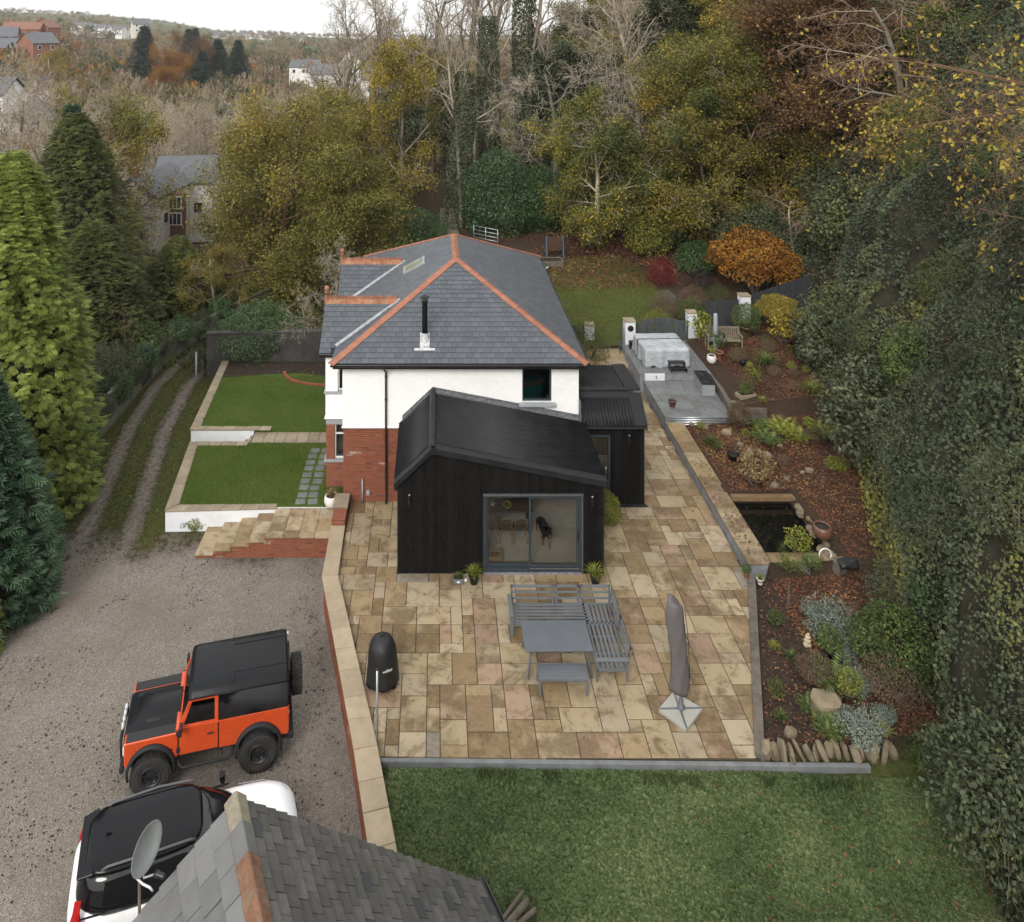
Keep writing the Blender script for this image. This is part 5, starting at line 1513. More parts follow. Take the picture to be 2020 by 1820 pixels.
def wheel(name, root, p, r_, wd, side, rim_r, tread=True, parent_part=None, rx=None):
    """axle along local y; side=+1 shows its face towards +y"""
    w = link(name, None, parent_part or root); w.location = p
    if rx is not None: w.rotation_euler = rx
    M = Matrix.Rotation(R(-90*side), 4, 'X')
    h = wd/2
    t = MB().lathe([(rim_r,-h*.85),(rim_r+.04,-h*.98),(r_-.07,-h),(r_-.015,-h*.85),(r_,-h*.55),(r_,h*.55),(r_-.015,h*.85),(r_-.07,h),(rim_r+.04,h*.98),(rim_r,h*.85)], 40, M, close=False)
    if tread:
        for k in range(34):
            a = 2*math.pi*k/34
            for j, (z0, z1) in enumerate(((-h*.9,-h*.3),(-h*.28,h*.28),(h*.3,h*.9))):
                Mk = M @ Matrix.Rotation(a+(j%2)*.09, 4, 'Z')
                t.box(r_-.01, r_+.012, -.022, .022, z0, z1, Mk)
    t.build('tyre', M_TYRE, w)
    rm = MB().lathe([(rim_r,-h*.8),(rim_r,h*.7),(rim_r+.012,h*.88),(rim_r-.02,h*.92),(rim_r-.035,h*.55),(rim_r-.05,h*.25),(.10,h*.35),(.07,h*.5),(.0,h*.5)], 32, M, close=False)
    for k in range(8):
        Mk = M @ Matrix.Rotation(2*math.pi*k/8, 4, 'Z')
        rm.hexa([Mk @ Vector(q) for q in ((.07,-.025,h*.30),(.07,.025,h*.30),(rim_r-.03,.04,h*.25),(rim_r-.03,-.04,h*.25))],[Mk @ Vector(q) for q in ((.07,-.02,h*.5),(.07,.02,h*.5),(rim_r-.03,.03,h*.55),(rim_r-.03,-.03,h*.55))])
    rim = rm.build('rim', M_RIM, w)
    return w, rim, M, h

def arch_poly(x0, x1, z0, z1, cx, cz, r_, n=14, slant=0):
    """side panel outline with a wheel opening in its lower edge"""
    pts = [(x1, z0)] if cx+math.sqrt(max(r_**2-(z0-cz)**2, 0)) < x1 else []
    a0 = math.asin((z0-cz)/r_)
    arc = [(cx+r_*math.cos(a), cz+r_*math.sin(a)) for a in np.linspace(a0, math.pi-a0, n)]
    arc = [(min(max(x, x0), x1), z) for x, z in arc]
    pts = ([(x1, z0)] if arc[0][0] < x1-.001 else [])+arc+([(x0, z0)] if arc[-1][0] > x0+.001 else [])+[(x0, z1-slant), (x1, z1)]
    return pts

def side_prism(mb, pts, y0, y1, mi=0):
    n = len(pts)
    mb.add([(x, y0, z) for x, z in pts]+[(x, y1, z) for x, z in pts], [tuple(range(n)), tuple(range(n, 2*n))[::-1]]+[(i, (i+1)%n, n+(i+1)%n, n+i) for i in range(n)], mi)

def make_4x4():
    t = thing('off_road_car', 'boxy orange and black off-road car with spare wheel parked on gravel', 'car', (-5.47, 18.0, -.8), R(193.3))
    HW = .83
    MB().box(-1.8,1.72,-.55,.55,.42,.72).box(-1.7,.62,-.74,.74,.60,.78).build('chassis', M_ARCH, t)
    # inner black tub so nothing shows through
    MB().box(-1.84,.60,-.79,.79,.72,.98).build('tub', M_ARCH, t)
    for s_ in (-1, 1):
        y0, y1 = s_*.56, s_*HW
        mb = MB(); side_prism(mb, arch_poly(.60, 1.76, .68, 1.20, 1.18, .53, .49, slant=-.03), y0, y1)
        fw = mb.build('front_wing', M_ORANGE, t, .03, 3)
        MB().hexa([(.635,s_*.57,1.222),(1.72,s_*.57,1.194),(1.72,s_*.805,1.194),(.635,s_*.805,1.222)],[(.635,s_*.57,1.239),(1.72,s_*.57,1.211),(1.72,s_*.805,1.211),(.635,s_*.805,1.239)]).build('chequer_plate', M_CHEQ, fw)
        # door
        mb = MB(); side_prism(mb, [(-.28,.70),(.585,.70),(.585,1.30),(-.28,1.30)], s_*.76, s_*(HW+.002))
        dr = mb.build('door', M_ORANGE, t, .025, 3)
        # window frame of the door, leaning in
        def q(x, z): return Vector((x, s_*(HW-.01-(z-1.30)*.13), z))
        def q2(x, z): return Vector((x, s_*(HW-.05-(z-1.30)*.13), z))
        outer = [(-.28,1.30),(.585,1.30),(.36,1.86),(-.28,1.86)]; inner = [(-.20,1.345),(.485,1.345),(.295,1.80),(-.20,1.80)]
        mb = MB(); vs = [q(*p) for p in outer]+[q(*p) for p in inner]+[q2(*p) for p in outer]+[q2(*p) for p in inner]
        fs = []
        for i in range(4):
            j = (i+1)%4
            fs += [(i,j,4+j,4+i),(8+i,12+i,12+j,8+j),(i,8+i,8+j,j),(4+i,4+j,12+j,12+i)]
        mb.add(vs, fs); mb.build('window_frame', M_ORANGE, dr, .008)
        MB().add([q2(*p)+Vector((0,s_*.015,0)) for p in inner],[(0,1,2,3)]).build('pane', M_CARGLASS, dr)
        MB().box(-.18,-.04,s_*(HW+.004),s_*(HW+.035),1.075,1.10).build('handle', M_ARCH, dr, .006)
        for hz in (.84, 1.22): MB().box(.56,.64,s_*(HW+.002),s_*(HW+.03),hz-.05,hz+.05).build('hinge', M_ARCH, dr, .006)
        MB().box(.50,.545,s_*(HW+.03),s_*(HW+.06),1.30,1.33).box(.50,.56,s_*(HW+.05),s_*(HW+.25),1.32,1.50).build('mirror', M_ARCH, dr, .02)
        # rear quarter
        mb = MB(); side_prism(mb, arch_poly(-1.86, -.29, .68, 1.30, -1.18, .53, .49), s_*.70, s_*HW)
        rq = mb.build('rear_quarter', M_ORANGE, t, .025, 3)
        MB().box(-1.86,.585,s_*(HW-.01),s_*(HW+.012),1.285,1.318).build('waist_rail', M_ORANGE, rq, .008)
        def u(x, z, o=0): return Vector((x, s_*(HW-.01-o-(z-1.30)*.13), z))
        MB().hexa([u(-1.86,1.31,.06),u(-.29,1.31,.06),u(-.29,1.31),u(-1.86,1.31)],[u(-1.86,1.87,.06),u(-.29,1.87,.06),u(-.29,1.87),u(-1.86,1.87)]).build('upper_side', M_PRIVACY, t, .01)
        for gx in (-.284, .592): MB().box(gx-.005,gx+.005,s_*(HW-.03),s_*(HW+.004),.70,1.29).build('panel_gap', M_RIM, t)
        # flared arches
        for cx in (1.18, -1.18):
            rings = []
            for a in np.linspace(R(-12), R(192), 22):
                ca, sa = math.cos(a), math.sin(a)
                e = 1+.06*max(0, sa)**3
                def pp(r_, y): return Vector((cx+r_*ca*e, s_*y, .53+r_*sa*e))
                rings.append([pp(.490,HW-.02),pp(.535,HW-.02),pp(.545,HW+.03),pp(.525,HW+.085),pp(.492,HW+.10),pp(.478,HW+.08)])
            MB().loft(rings, smooth=True).build('wheel_arch', M_ARCH, t, 0)
            for a in (R(25), R(60), R(95), R(130), R(160)):
                pass
            w, rim, M, h = wheel('wheel', t, (cx, s_*.80, .435), .435, .31, s_, .225)
            bl = MB()
            for k in range(24):
                Mk = M @ Matrix.Rotation(2*math.pi*k/24, 4, 'Z')
                bl.box(.196,.214,-.009,.009,h*.9,h*.98,Mk)
            bl.build('beadlock_bolt', M_RIMBOLT, rim)
        # side step
        st = MB().tube([(.62,s_*.70,.62),(.58,s_*.86,.53),(.50,s_*.92,.50),(-.50,s_*.92,.50),(-.58,s_*.86,.53),(-.62,s_*.70,.62)], .035, 10)
        for x in (.35, -.35): st.tube([(x,s_*.6,.55),(x,s_*.9,.5)], .02, 6)
        st.build('side_step', M_ARCH, t)
        MB().box(1.60,1.77,s_*.60,s_*.80,1.0,1.05).build('indicator', M_CLEARLENS, t, .01)
        hl = MB().lathe([(.0,.03),(.085,.02),(.095,.0),(.11,.0),(.11,-.03)], 20, Matrix.Translation((1.775,s_*.68,.95)) @ Matrix.Rotation(R(90), 4, 'Y'), close=False); hl.build('headlight', M_CLEARLENS, t)
        for z, mt_ in ((.95, M_REDLENS), (1.08, M_CLEARLENS), (1.2, M_REDLENS)):
            MB().lathe([(.0,.03),(.04,.025),(.048,.0)], 14, Matrix.Translation((-1.865,s_*.70,z)) @ Matrix.Rotation(R(-90), 4, 'Y'), close=False).build('tail_light', mt_, t)
        MB().box(.38,.40,s_*.66,s_*.74,.30,.62).box(-1.72,-1.70,s_*.62,s_*.90,.22,.55).build('mud_flap', M_ARCH, t)
    # badge text panel on the wing reads as a tiny dark plate
    MB().box(.72,.80,HW,HW+.004,.86,.90).build('badge', M_ARCH, t)
    # bonnet with raised centre
    bn = MB()
    ys = [-.575,-.56,-.40,-.36,-.30,0,.30,.36,.40,.56,.575]
    def zb(x, y):
        a = abs(y); e = 1.205+.055*(1-(a/.60)**4)-.028*(x-.6)
        bulge = .075*max(0, 1-max(0, (a-.30)/.08))*(1 if x < 1.45 else max(0, 1-(x-1.45)/.12))
        scoop = -.0
        return e+bulge
    xs = [.60,.66,.9,1.2,1.44,1.5,1.58,1.70,1.765]
    top = [[Vector((x, y, zb(x, y)-(.04 if x > 1.75 else 0))) for y in ys] for x in xs]
    bn.loft(top, smooth=True, cap=False, closed=False)
    bn.box(.62,1.75,-.57,.57,.98,1.18)
    b = bn.build('bonnet', M_MATBLACK, t)
    MB().box(.70,.80,-.26,.26,1.285,1.315).build('air_intake', M_ARCH, b, .01)
    for s_ in (-1, 1): MB().hexa([(1.05,s_*.42,1.232),(1.32,s_*.40,1.228),(1.32,s_*.36,1.24),(1.05,s_*.37,1.25)],[(1.05,s_*.42,1.245),(1.32,s_*.40,1.235),(1.32,s_*.36,1.26),(1.05,s_*.37,1.275)]).build('bonnet_vent', M_ARCH, b)
    # front
    MB().box(1.70,1.79,-.56,.56,.72,1.16).build('grille_panel', M_ARCH, t, .01)
    gr = MB()
    for k in range(6): gr.box(1.79,1.80,-.42,.42,.80+k*.055,.82+k*.055)
    gr.build('grille', M_RIM, t)
    MB().box(1.76,1.86,-.84,.84,.56,.70).build('bumper', M_ARCH, t, .03)
    bb = MB().tube([(1.86,-.5,.62),(1.88,-.48,1.0),(1.88,-.40,1.06),(1.88,.40,1.06),(1.88,.48,1.0),(1.86,.5,.62)], .026, 8); bb.tube([(1.88,-.48,.9),(1.88,.48,.9)], .02, 8)
    bb.build('bull_bar', M_ARCH, t)
    for y in (-.25,-.08,.08,.25): MB().lathe([(.0,.0),(.07,.0),(.08,-.02),(.05,-.06)], 16, Matrix.Translation((1.89,y,1.13)) @ Matrix.Rotation(R(90), 4, 'Y')).build('spot_light', M_CLEARLENS, t)
    # scuttle and windscreen
    MB().box(.56,.66,-.80,.80,1.16,1.285).build('scuttle', M_ORANGE, t, .015)
    def ws(y, v, o=0): return Vector((.60-.24*v+o, y, 1.29+.56*v))
    fr = MB()
    def bar(y0, v0, y1, v1):
        fr.hexa([ws(y0,v0),ws(y1,v0),ws(y1,v1),ws(y0,v1)],[ws(y0,v0,-.05),ws(y1,v0,-.05),ws(y1,v1,-.05),ws(y0,v1,-.05)])
    bar(-.78,0,.78,.12); bar(-.74,.88,.74,1.0); bar(-.78,.12,-.70,.88); bar(.70,.12,.78,.88)
    wf = fr.build('windscreen_frame', M_ORANGE, t, .006)
    MB().add([ws(-.70,.12,-.02),ws(.70,.12,-.02),ws(.70,.88,-.02),ws(-.70,.88,-.02)],[(0,1,2,3)]).build('windscreen', M_CARGLASS, wf)
    wp = MB().tube([(.63,-.25,1.30),(.56,-.05,1.42),(.50,.2,1.55)], .008, 6).tube([(.63,.35,1.30),(.56,.5,1.42)], .008, 6); wp.build('wiper', M_ARCH, wf)
    # cabin dark inside with two seats
    MB().box(-1.80,.3,-.72,.72,.98,1.02).build('cabin_floor', M_ARCH, t)
    for y in (-.36,.36):
        MB().box(-.25,.25,y-.24,y+.24,1.02,1.25).hexa([(-.30,y-.23,1.2),(-.14,y-.23,1.2),(-.14,y+.23,1.2),(-.30,y+.23,1.2)],[(-.42,y-.2,1.70),(-.32,y-.2,1.70),(-.32,y+.2,1.70),(-.42,y+.2,1.70)]).build('seat', M_ARCH, t, .04)
    MB().box(-.62,-.58,-.7,.7,1.02,1.8).build('bulkhead', M_ARCH, t)
    # roof
    rings = []
    prof = [(-.775,1.86),(-.775,1.885),(-.74,1.91),(-.71,1.955),(-.63,2.01),(-.45,2.035),(0,2.045),(.45,2.035),(.63,2.01),(.71,1.955),(.74,1.91),(.775,1.885),(.775,1.86)]
    for x, sc, dz in ((.40,.93,-.09),(.36,.985,-.02),(.26,1,0),(-1.80,1,0),(-1.865,.99,-.03),(-1.88,.97,-.07)):
        rings.append([Vector((x, y*sc, max(1.855, z+dz))) for y, z in prof])
    rf = MB().loft(rings, smooth=True, cap=True).build('roof', M_MATBLACK, t)
    rb = MB().box(-.60,-.585,-.70,.70,2.012,2.05)
    for y in (-.40,.42): rb.box(-1.84,-.59,y-.008,y+.008,2.032,2.05)
    rb.build('roof_seam', M_ARCH, rf)
    MB().tube([(.37,-.77,1.868),(-1.88,-.77,1.868)], .014, 6).tube([(.37,.77,1.868),(-1.88,.77,1.868)], .014, 6).build('gutter', M_CARBLACK, rf)
    # tail
    MB().box(-1.875,-1.84,-.82,.82,.72,1.30).build('rear_panel', M_ORANGE, t, .015)
    MB().hexa([(-1.885,-.77,1.31),(-1.83,-.77,1.31),(-1.83,.77,1.31),(-1.885,.77,1.31)],[(-1.885,-.72,1.86),(-1.83,-.72,1.86),(-1.83,.72,1.86),(-1.885,.72,1.86)]).build('rear_window', M_PRIVACY, t)
    MB().box(-1.93,-1.875,-.46,.46,.70,1.84).build('rear_door', M_CARBLACK, t, .012)
    w, rim, M, h = wheel('spare_wheel', t, (-2.09, -.08, 1.30), .40, .27, 1, .215, rx=(0,0,R(90)))
    MB().tube([(-1.9,-.08,1.30),(-2.0,-.08,1.30)], .08, 8).build('spare_carrier', M_ARCH, t)
    MB().box(-1.98,-1.86,-.78,.78,.50,.64).build('rear_bumper', M_ARCH, t, .02)
    MB().tube([(-1.5,.55,.45),(-1.95,.68,.46)], .035, 10).build('exhaust', M_RIM, t)
    MB().lathe([(.0,.05),(.03,.045),(.035,.0)], 12, Matrix.Translation((-1.88,-.5,2.0)) @ Matrix.Rotation(R(-90), 4, 'Y'), close=False).build('work_light', M_CLEARLENS, t)
make_4x4()

def superellipse(hx0, hx1, hy, z, n=40, e=3.2, taper=0):
    """plan outline from x=-hx0 (rear) to hx1 (front)"""
    out = []
    cx = (hx1-hx0)/2; a = (hx1+hx0)/2
    for k in range(n):
        t = 2*math.pi*k/n; c, s_ = math.cos(t), math.sin(t)
        x = math.copysign(abs(c)**(2/e), c)*a; y = math.copysign(abs(s_)**(2/e), s_)*hy
        y *= 1-taper*max(0, x/a)
        out.append(Vector((cx+x, y, z)))
    return out

def make_suv():
    t = thing('family_car', 'white compact sport utility car with black roof parked beside the outbuilding', 'car', (-4.93, 15.0, -.8), R(18.4))
    # body shell: sections along x, then smoothed
    st = [  # x, half width, bottom z, shoulder z, top z
        (-2.16,.52,.58,.86,.92),(-2.12,.74,.46,.92,1.02),(-2.00,.86,.36,.97,1.10),(-1.55,.925,.30,.99,1.12),(-.8,.935,.28,.98,1.09),(0,.935,.28,.96,1.06),
        (.75,.93,.28,.95,1.05),(.98,.925,.28,.94,1.05),(1.4,.915,.30,.92,1.02),(1.75,.88,.33,.88,.97),(2.0,.80,.38,.80,.88),(2.13,.66,.44,.72,.76),(2.17,.45,.50,.66,.68)]
    rings = []
    for x, w_, zb, zs, zt in st:
        half = [(0,zb),(w_*.6,zb),(w_*.93,zb+.02),(w_*.99,zb+.15),(w_,(zb+zs)/2),(w_*.985,zs-.06),(w_*.94,zs+.01),(w_*.84,zt-.02),(w_*.55,zt+.015),(0,zt+.025)]
        rings.append([Vector((x, y, z)) for y, z in half]+[Vector((x, -y, z)) for y, z in half[-2:0:-1]])
    MB().loft(rings, smooth=True).build('body', M_CARWHITE, t, sub=2)
    # greenhouse
    lv = [(1.00,2.06,1.02,.885),(1.10,2.03,.96,.865),(1.25,1.98,.72,.82),(1.42,1.90,.44,.745),(1.54,1.82,.24,.68)]
    MB().loft([superellipse(a, b, hy, z, 48, 4.2, .06) for z, a, b, hy in lv], smooth=True).build('glasshouse', M_PRIVACY, t)
    lv = [(1.535,1.86,.26,.685),(1.575,1.86,.22,.675),(1.60,1.80,.14,.635),(1.618,1.62,.0,.54),(1.626,1.2,-.4,.30)]
    rf = MB().loft([superellipse(a, b, hy, z, 48, 4.5, .05) for z, a, b, hy in lv], smooth=True).build('roof', M_CARBLACK, t)
    MB().hexa([(-1.98,-.60,1.53),(-1.70,-.64,1.56),(-1.70,.64,1.56),(-1.98,.60,1.53)],[(-1.99,-.58,1.55),(-1.70,-.62,1.60),(-1.70,.62,1.60),(-1.99,.58,1.55)]).build('rear_spoiler', M_CARBLACK, rf, .015)
    MB().add([(-1.52,-.02,1.61),(-1.40,-.015,1.615),(-1.52,.02,1.61),(-1.40,.015,1.615),(-1.53,0,1.67),(-1.45,0,1.65)],[(0,1,5,4),(2,4,5,3),(0,4,2),(1,3,5)]).build('roof_aerial', M_CARBLACK, rf)
    for s_ in (-1, 1):
        MB().tube([(-1.55,s_*.60,1.58),(-1.45,s_*.61,1.63),(-.6,s_*.635,1.65),(.0,s_*.60,1.63),(.12,s_*.58,1.585)], .022, 8).build('roof_rail', pm('satin_rail%d' % s_, (.10,.10,.105), .4, .1, co='O'), rf)
        # L shaped tail lamp climbing beside the glass
        tl = MB()
        tl.loft([[Vector((-2.03+dx, s_*(y), z)) for dx, y, z in sec] for sec in (
            [(.16,.795,1.36),(.04,.765,1.36),(.04,.785,1.30),(.16,.81,1.30)],
            [(.13,.85,1.16),(.0,.80,1.16),(.0,.815,1.08),(.13,.87,1.08)],
            [(.20,.925,1.0),(-.06,.82,1.0),(-.09,.80,.84),(.20,.945,.84)],
            [(.46,.955,.92),(.0,.91,.86),(-.05,.87,.74),(.46,.955,.76)])], smooth=True)
        tl.build('tail_lamp', M_REDLENS, t, .01)
        MB().loft([[Vector((x, s_*y, z)) for x, y, z in sec] for sec in ([(2.06,.55,.74),(2.10,.55,.68),(2.03,.70,.66),(1.97,.72,.74)],[(1.80,.84,.84),(1.84,.86,.76),(1.80,.875,.74),(1.76,.85,.82)])], smooth=False).build('headlamp', M_CLEARLENS, t, .01)
        MB().box(.62,.74,s_*.92,s_*1.06,1.06,1.20).box(.64,.72,s_*.80,s_*.93,1.07,1.11).build('door_mirror', M_CARBLACK, t, .03, 3)
        for x in (-.75, .15): MB().box(x-.10,x+.10,s_*.935,s_*.955,.90,.925).build('door_handle', M_CARWHITE, t, .008)
        MB().box(-1.0,1.0,s_*.88,s_*.945,.28,.38).build('sill_trim', M_ARCH, t, .02)
        for cx in (1.33,-1.32):
            rings = []
            for a in np.linspace(R(-8), R(188), 20):
                ca, sa = math.cos(a), math.sin(a)
                def pp(r_, y): return Vector((cx+r_*ca, s_*y, .36+r_*sa))
                rings.append([pp(.36,.80),pp(.43,.90),pp(.425,.945),pp(.37,.952)])
            MB().loft(rings, smooth=True).build('wheel_arch', M_ARCH, t)
            wheel('wheel', t, (cx, s_*.84, .36), .36, .235, s_, .25, tread=False)
        # black side glass edge line and body crease
        MB().tube([(-1.9,s_*.875,1.10),(-1.0,s_*.905,1.07),(.3,s_*.90,1.04),(.8,s_*.885,1.04)], .016, 6).build('window_trim', M_CARBLACK, t)
    MB().box(-2.16,-2.10,-.26,.26,.66,.78).build('number_plate', pm('yellow_plate', (.6,.45,.05), .4, .02, co='O'), t)
    MB().box(-2.19,-2.0,-.70,.70,.34,.46).build('rear_bumper', M_ARCH, t, .03)
    MB().box(2.06,2.185,-.45,.45,.48,.66).build('grille', M_ARCH, t, .02)
    # bonnet shut lines
    for s_ in (-1, 1): MB().tube([(1.0,s_*.80,1.050),(1.5,s_*.76,1.022),(1.88,s_*.66,.945),(2.02,s_*.52,.885)], .006, 5).build('shut_line', M_GREYPAINT, t)
    wp = MB().tube([(-1.985,-.1,1.20),(-1.93,-.42,1.33)], .012, 6); wp.build('rear_wiper', M_ARCH, t)
make_suv()
# ================================================================ patio furniture
def text_mesh(body, size, ext, mat, root, off=0.0):
    cu = bpy.data.curves.new('lettering', 'FONT'); cu.body = body; cu.size = size; cu.extrude = ext; cu.align_x = 'CENTER'; cu.offset = off
    tmp = bpy.data.objects.new('tmp', cu); COL.objects.link(tmp)
    dg = bpy.context.evaluated_depsgraph_get(); me = bpy.data.meshes.new_from_object(tmp.evaluated_get(dg))
    bpy.data.objects.remove(tmp); me.materials.clear(); me.materials.append(mat)
    return link('lettering', me, root)
M_FURN = pm('grey_garden_metal', (.125,.135,.145), .5, .06, 3, .05, 60, spec=.4, co='O')
M_FURNTOP = pm('grey_table_top', (.105,.118,.132), .45, .1, 2, .1, 90, spec=.45, co='O')
M_COVER = pm('grey_parasol_cover', (.125,.115,.115), .85, .1, 3, .3, 60, co='O')
M_BBQ = pm('black_cover_cloth', (.014,.014,.015), .55, .2, 4, .4, 20, spec=.4, co='O')
M_GRANITE = pm('speckled_granite', (.36,.355,.32), .6, .5, 90, .1, 120, co='O')

def make_sofa():
    t = thing('corner_sofa', 'grey metal slatted corner garden sofa without cushions on the patio', 'sofa', (3.4, 20, 0))
    def P(mb, n_, b=.004): return wbuild(mb, n_, M_FURN, t, b)
    x0, x1 = 2.06, 4.95; yb = 21.02; yf = 20.35; zs = .33
    # back of the long side: three framed sections
    for (a, b) in ((2.10,3.30),(3.34,4.02),(4.06,4.90)):
        m = MB()
        def bk(x, z): return Vector((x, yb+.02+(z-.33)*.16, z))
        for (p, q, h) in (((a,.75),(b,.75),.06),((a,.60),(b,.60),.045),((a,.45),(b,.45),.045)):
            m.hexa([bk(p[0],p[1]-h/2),bk(q[0],q[1]-h/2),bk(q[0],q[1]-h/2)+Vector((0,.03,0)),bk(p[0],p[1]-h/2)+Vector((0,.03,0))],[bk(p[0],p[1]+h/2),bk(q[0],q[1]+h/2),bk(q[0],q[1]+h/2)+Vector((0,.03,0)),bk(p[0],p[1]+h/2)+Vector((0,.03,0))])
        for x in (a, b-.06):
            m.hexa([bk(x,.30),bk(x+.06,.30),bk(x+.06,.30)+Vector((0,.034,0)),bk(x,.30)+Vector((0,.034,0))],[bk(x,.78),bk(x+.06,.78),bk(x+.06,.78)+Vector((0,.034,0)),bk(x,.78)+Vector((0,.034,0))])
        P(m, 'backrest')
    for k in range(6): P(MB().box(x0+.04, 4.20, yf+.02+k*.115, yf+.02+k*.115+.07, zs-.02, zs), 'slat')
    P(MB().box(x0+.02, 4.95, yf-.04, yf, zs-.07, zs).box(x0+.02, 4.95, yb, yb+.04, zs-.07, zs), 'seat_rail')
    for k in range(4): P(MB().box(2.5+k*.55, 2.54+k*.55, yf, yb, zs-.06, zs-.02), 'cross_rail')
    for (x, y) in ((x0,yf-.03),(x0,yb),(3.3,yb),(4.1,yb),(4.92,yb),(3.3,yf-.03)): P(MB().box(x, x+.05, y, y+.05, 0, zs), 'leg')
    # wide arm at the open end
    P(MB().box(x0-.06, x0+.05, yf-.06, yb+.05, .53, .57), 'armrest', .01); P(MB().box(x0-.06, x0+.05, yf-.06, yf, 0, .53), 'leg', .008); P(MB().box(x0-.03, x0+.03, yb, yb+.05, .3, .53), 'arm_post')
    # return side
    ya, yz = 18.86, 20.35; xa, xb = 4.06, 4.74
    for k in range(6): P(MB().box(xa+.02+k*.115, xa+.09+k*.115, ya+.05, yb, zs-.02, zs), 'slat')
    P(MB().box(xa-.03, xa+.01, ya+.02, yz, zs-.07, zs).box(xb+.04, xb+.08, ya+.02, yb, zs-.07, zs), 'seat_rail')
    for y in (19.35, 19.9, 20.5): P(MB().box(xa, xb+.04, y, y+.04, zs-.06, zs-.02), 'cross_rail')
    for (ys, ye) in ((18.95,19.95),(19.99,21.0)):
        m = MB()
        def bk(y, z): return Vector((xb+.09+(z-.33)*.16, y, z))
        for z, h in ((.75,.06),(.60,.045),(.45,.045)):
            m.hexa([bk(ys,z-h/2),bk(ye,z-h/2),bk(ye,z-h/2)+Vector((.03,0,0)),bk(ys,z-h/2)+Vector((.03,0,0))],[bk(ys,z+h/2),bk(ye,z+h/2),bk(ye,z+h/2)+Vector((.03,0,0)),bk(ys,z+h/2)+Vector((.03,0,0))])
        for y in (ys, ye-.06):
            m.hexa([bk(y,.30),bk(y+.06,.30),bk(y+.06,.30)+Vector((.034,0,0)),bk(y,.30)+Vector((.034,0,0))],[bk(y,.78),bk(y+.06,.78),bk(y+.06,.78)+Vector((.034,0,0)),bk(y,.78)+Vector((.034,0,0))])
        P(m, 'backrest')
    P(MB().box(xa-.06, xb+.12, ya-.03, ya+.08, .53, .57), 'armrest', .01)
    for x in (xa-.03, xb+.05): P(MB().box(x, x+.05, ya, ya+.05, 0, .53), 'leg')
    for x, y in ((xa-.03,20.3),(xb+.05,20.3),(xb+.05,20.95)): P(MB().box(x, x+.05, y, y+.05, 0, zs), 'leg')
    P(MB().box(xa-.02, xb+.06, ya, ya+.04, zs-.07, zs), 'seat_rail')
make_sofa()
def make_table():
    t = thing('garden_table', 'grey rectangular garden table with splayed legs beside the slatted sofa', 'table', (3.12, 19.48, 0), R(.8))
    MB().box(-.86,.86,-.49,.49,.655,.685).build('table_top', M_FURNTOP, t, .008)
    MB().box(-.80,.80,-.43,-.38,.60,.655).box(-.80,.80,.38,.43,.60,.655).box(-.80,-.75,-.38,.38,.60,.655).box(.75,.80,-.38,.38,.60,.655).build('apron', M_FURN, t)
    for sx in (-1, 1):
        for sy in (-1, 1): MB().bar((sx*.70,sy*.36,.64),(sx*.82,sy*.50,0),.05,.05).build('leg', M_FURN, t, .004)
        MB().bar((sx*.70,-.36,.60),(sx*.70,.36,.60),.04,.04).build('leg_brace', M_FURN, t)
    b = thing('garden_bench', 'small grey backless garden bench in front of the grey table', 'bench', (3.15, 18.70, 0), R(-.6))
    for k in range(5): MB().box(-.58,.58,-.205+k*.084,-.205+k*.084+.074,.395,.42).build('slat', M_FURNTOP, b, .004)
    MB().box(-.61,.61,-.235,-.212,.36,.425).box(-.61,.61,.218,.24,.36,.425).box(-.61,-.585,-.212,.218,.36,.425).box(.585,.61,-.212,.218,.36,.425).build('seat_frame', M_FURN, b, .003)
    for sx in (-.61, .55):
        for sy in (-.235, .18): MB().box(sx,sx+.06,sy,sy+.06,0,.36).build('leg', M_FURN, b, .003)
make_table()
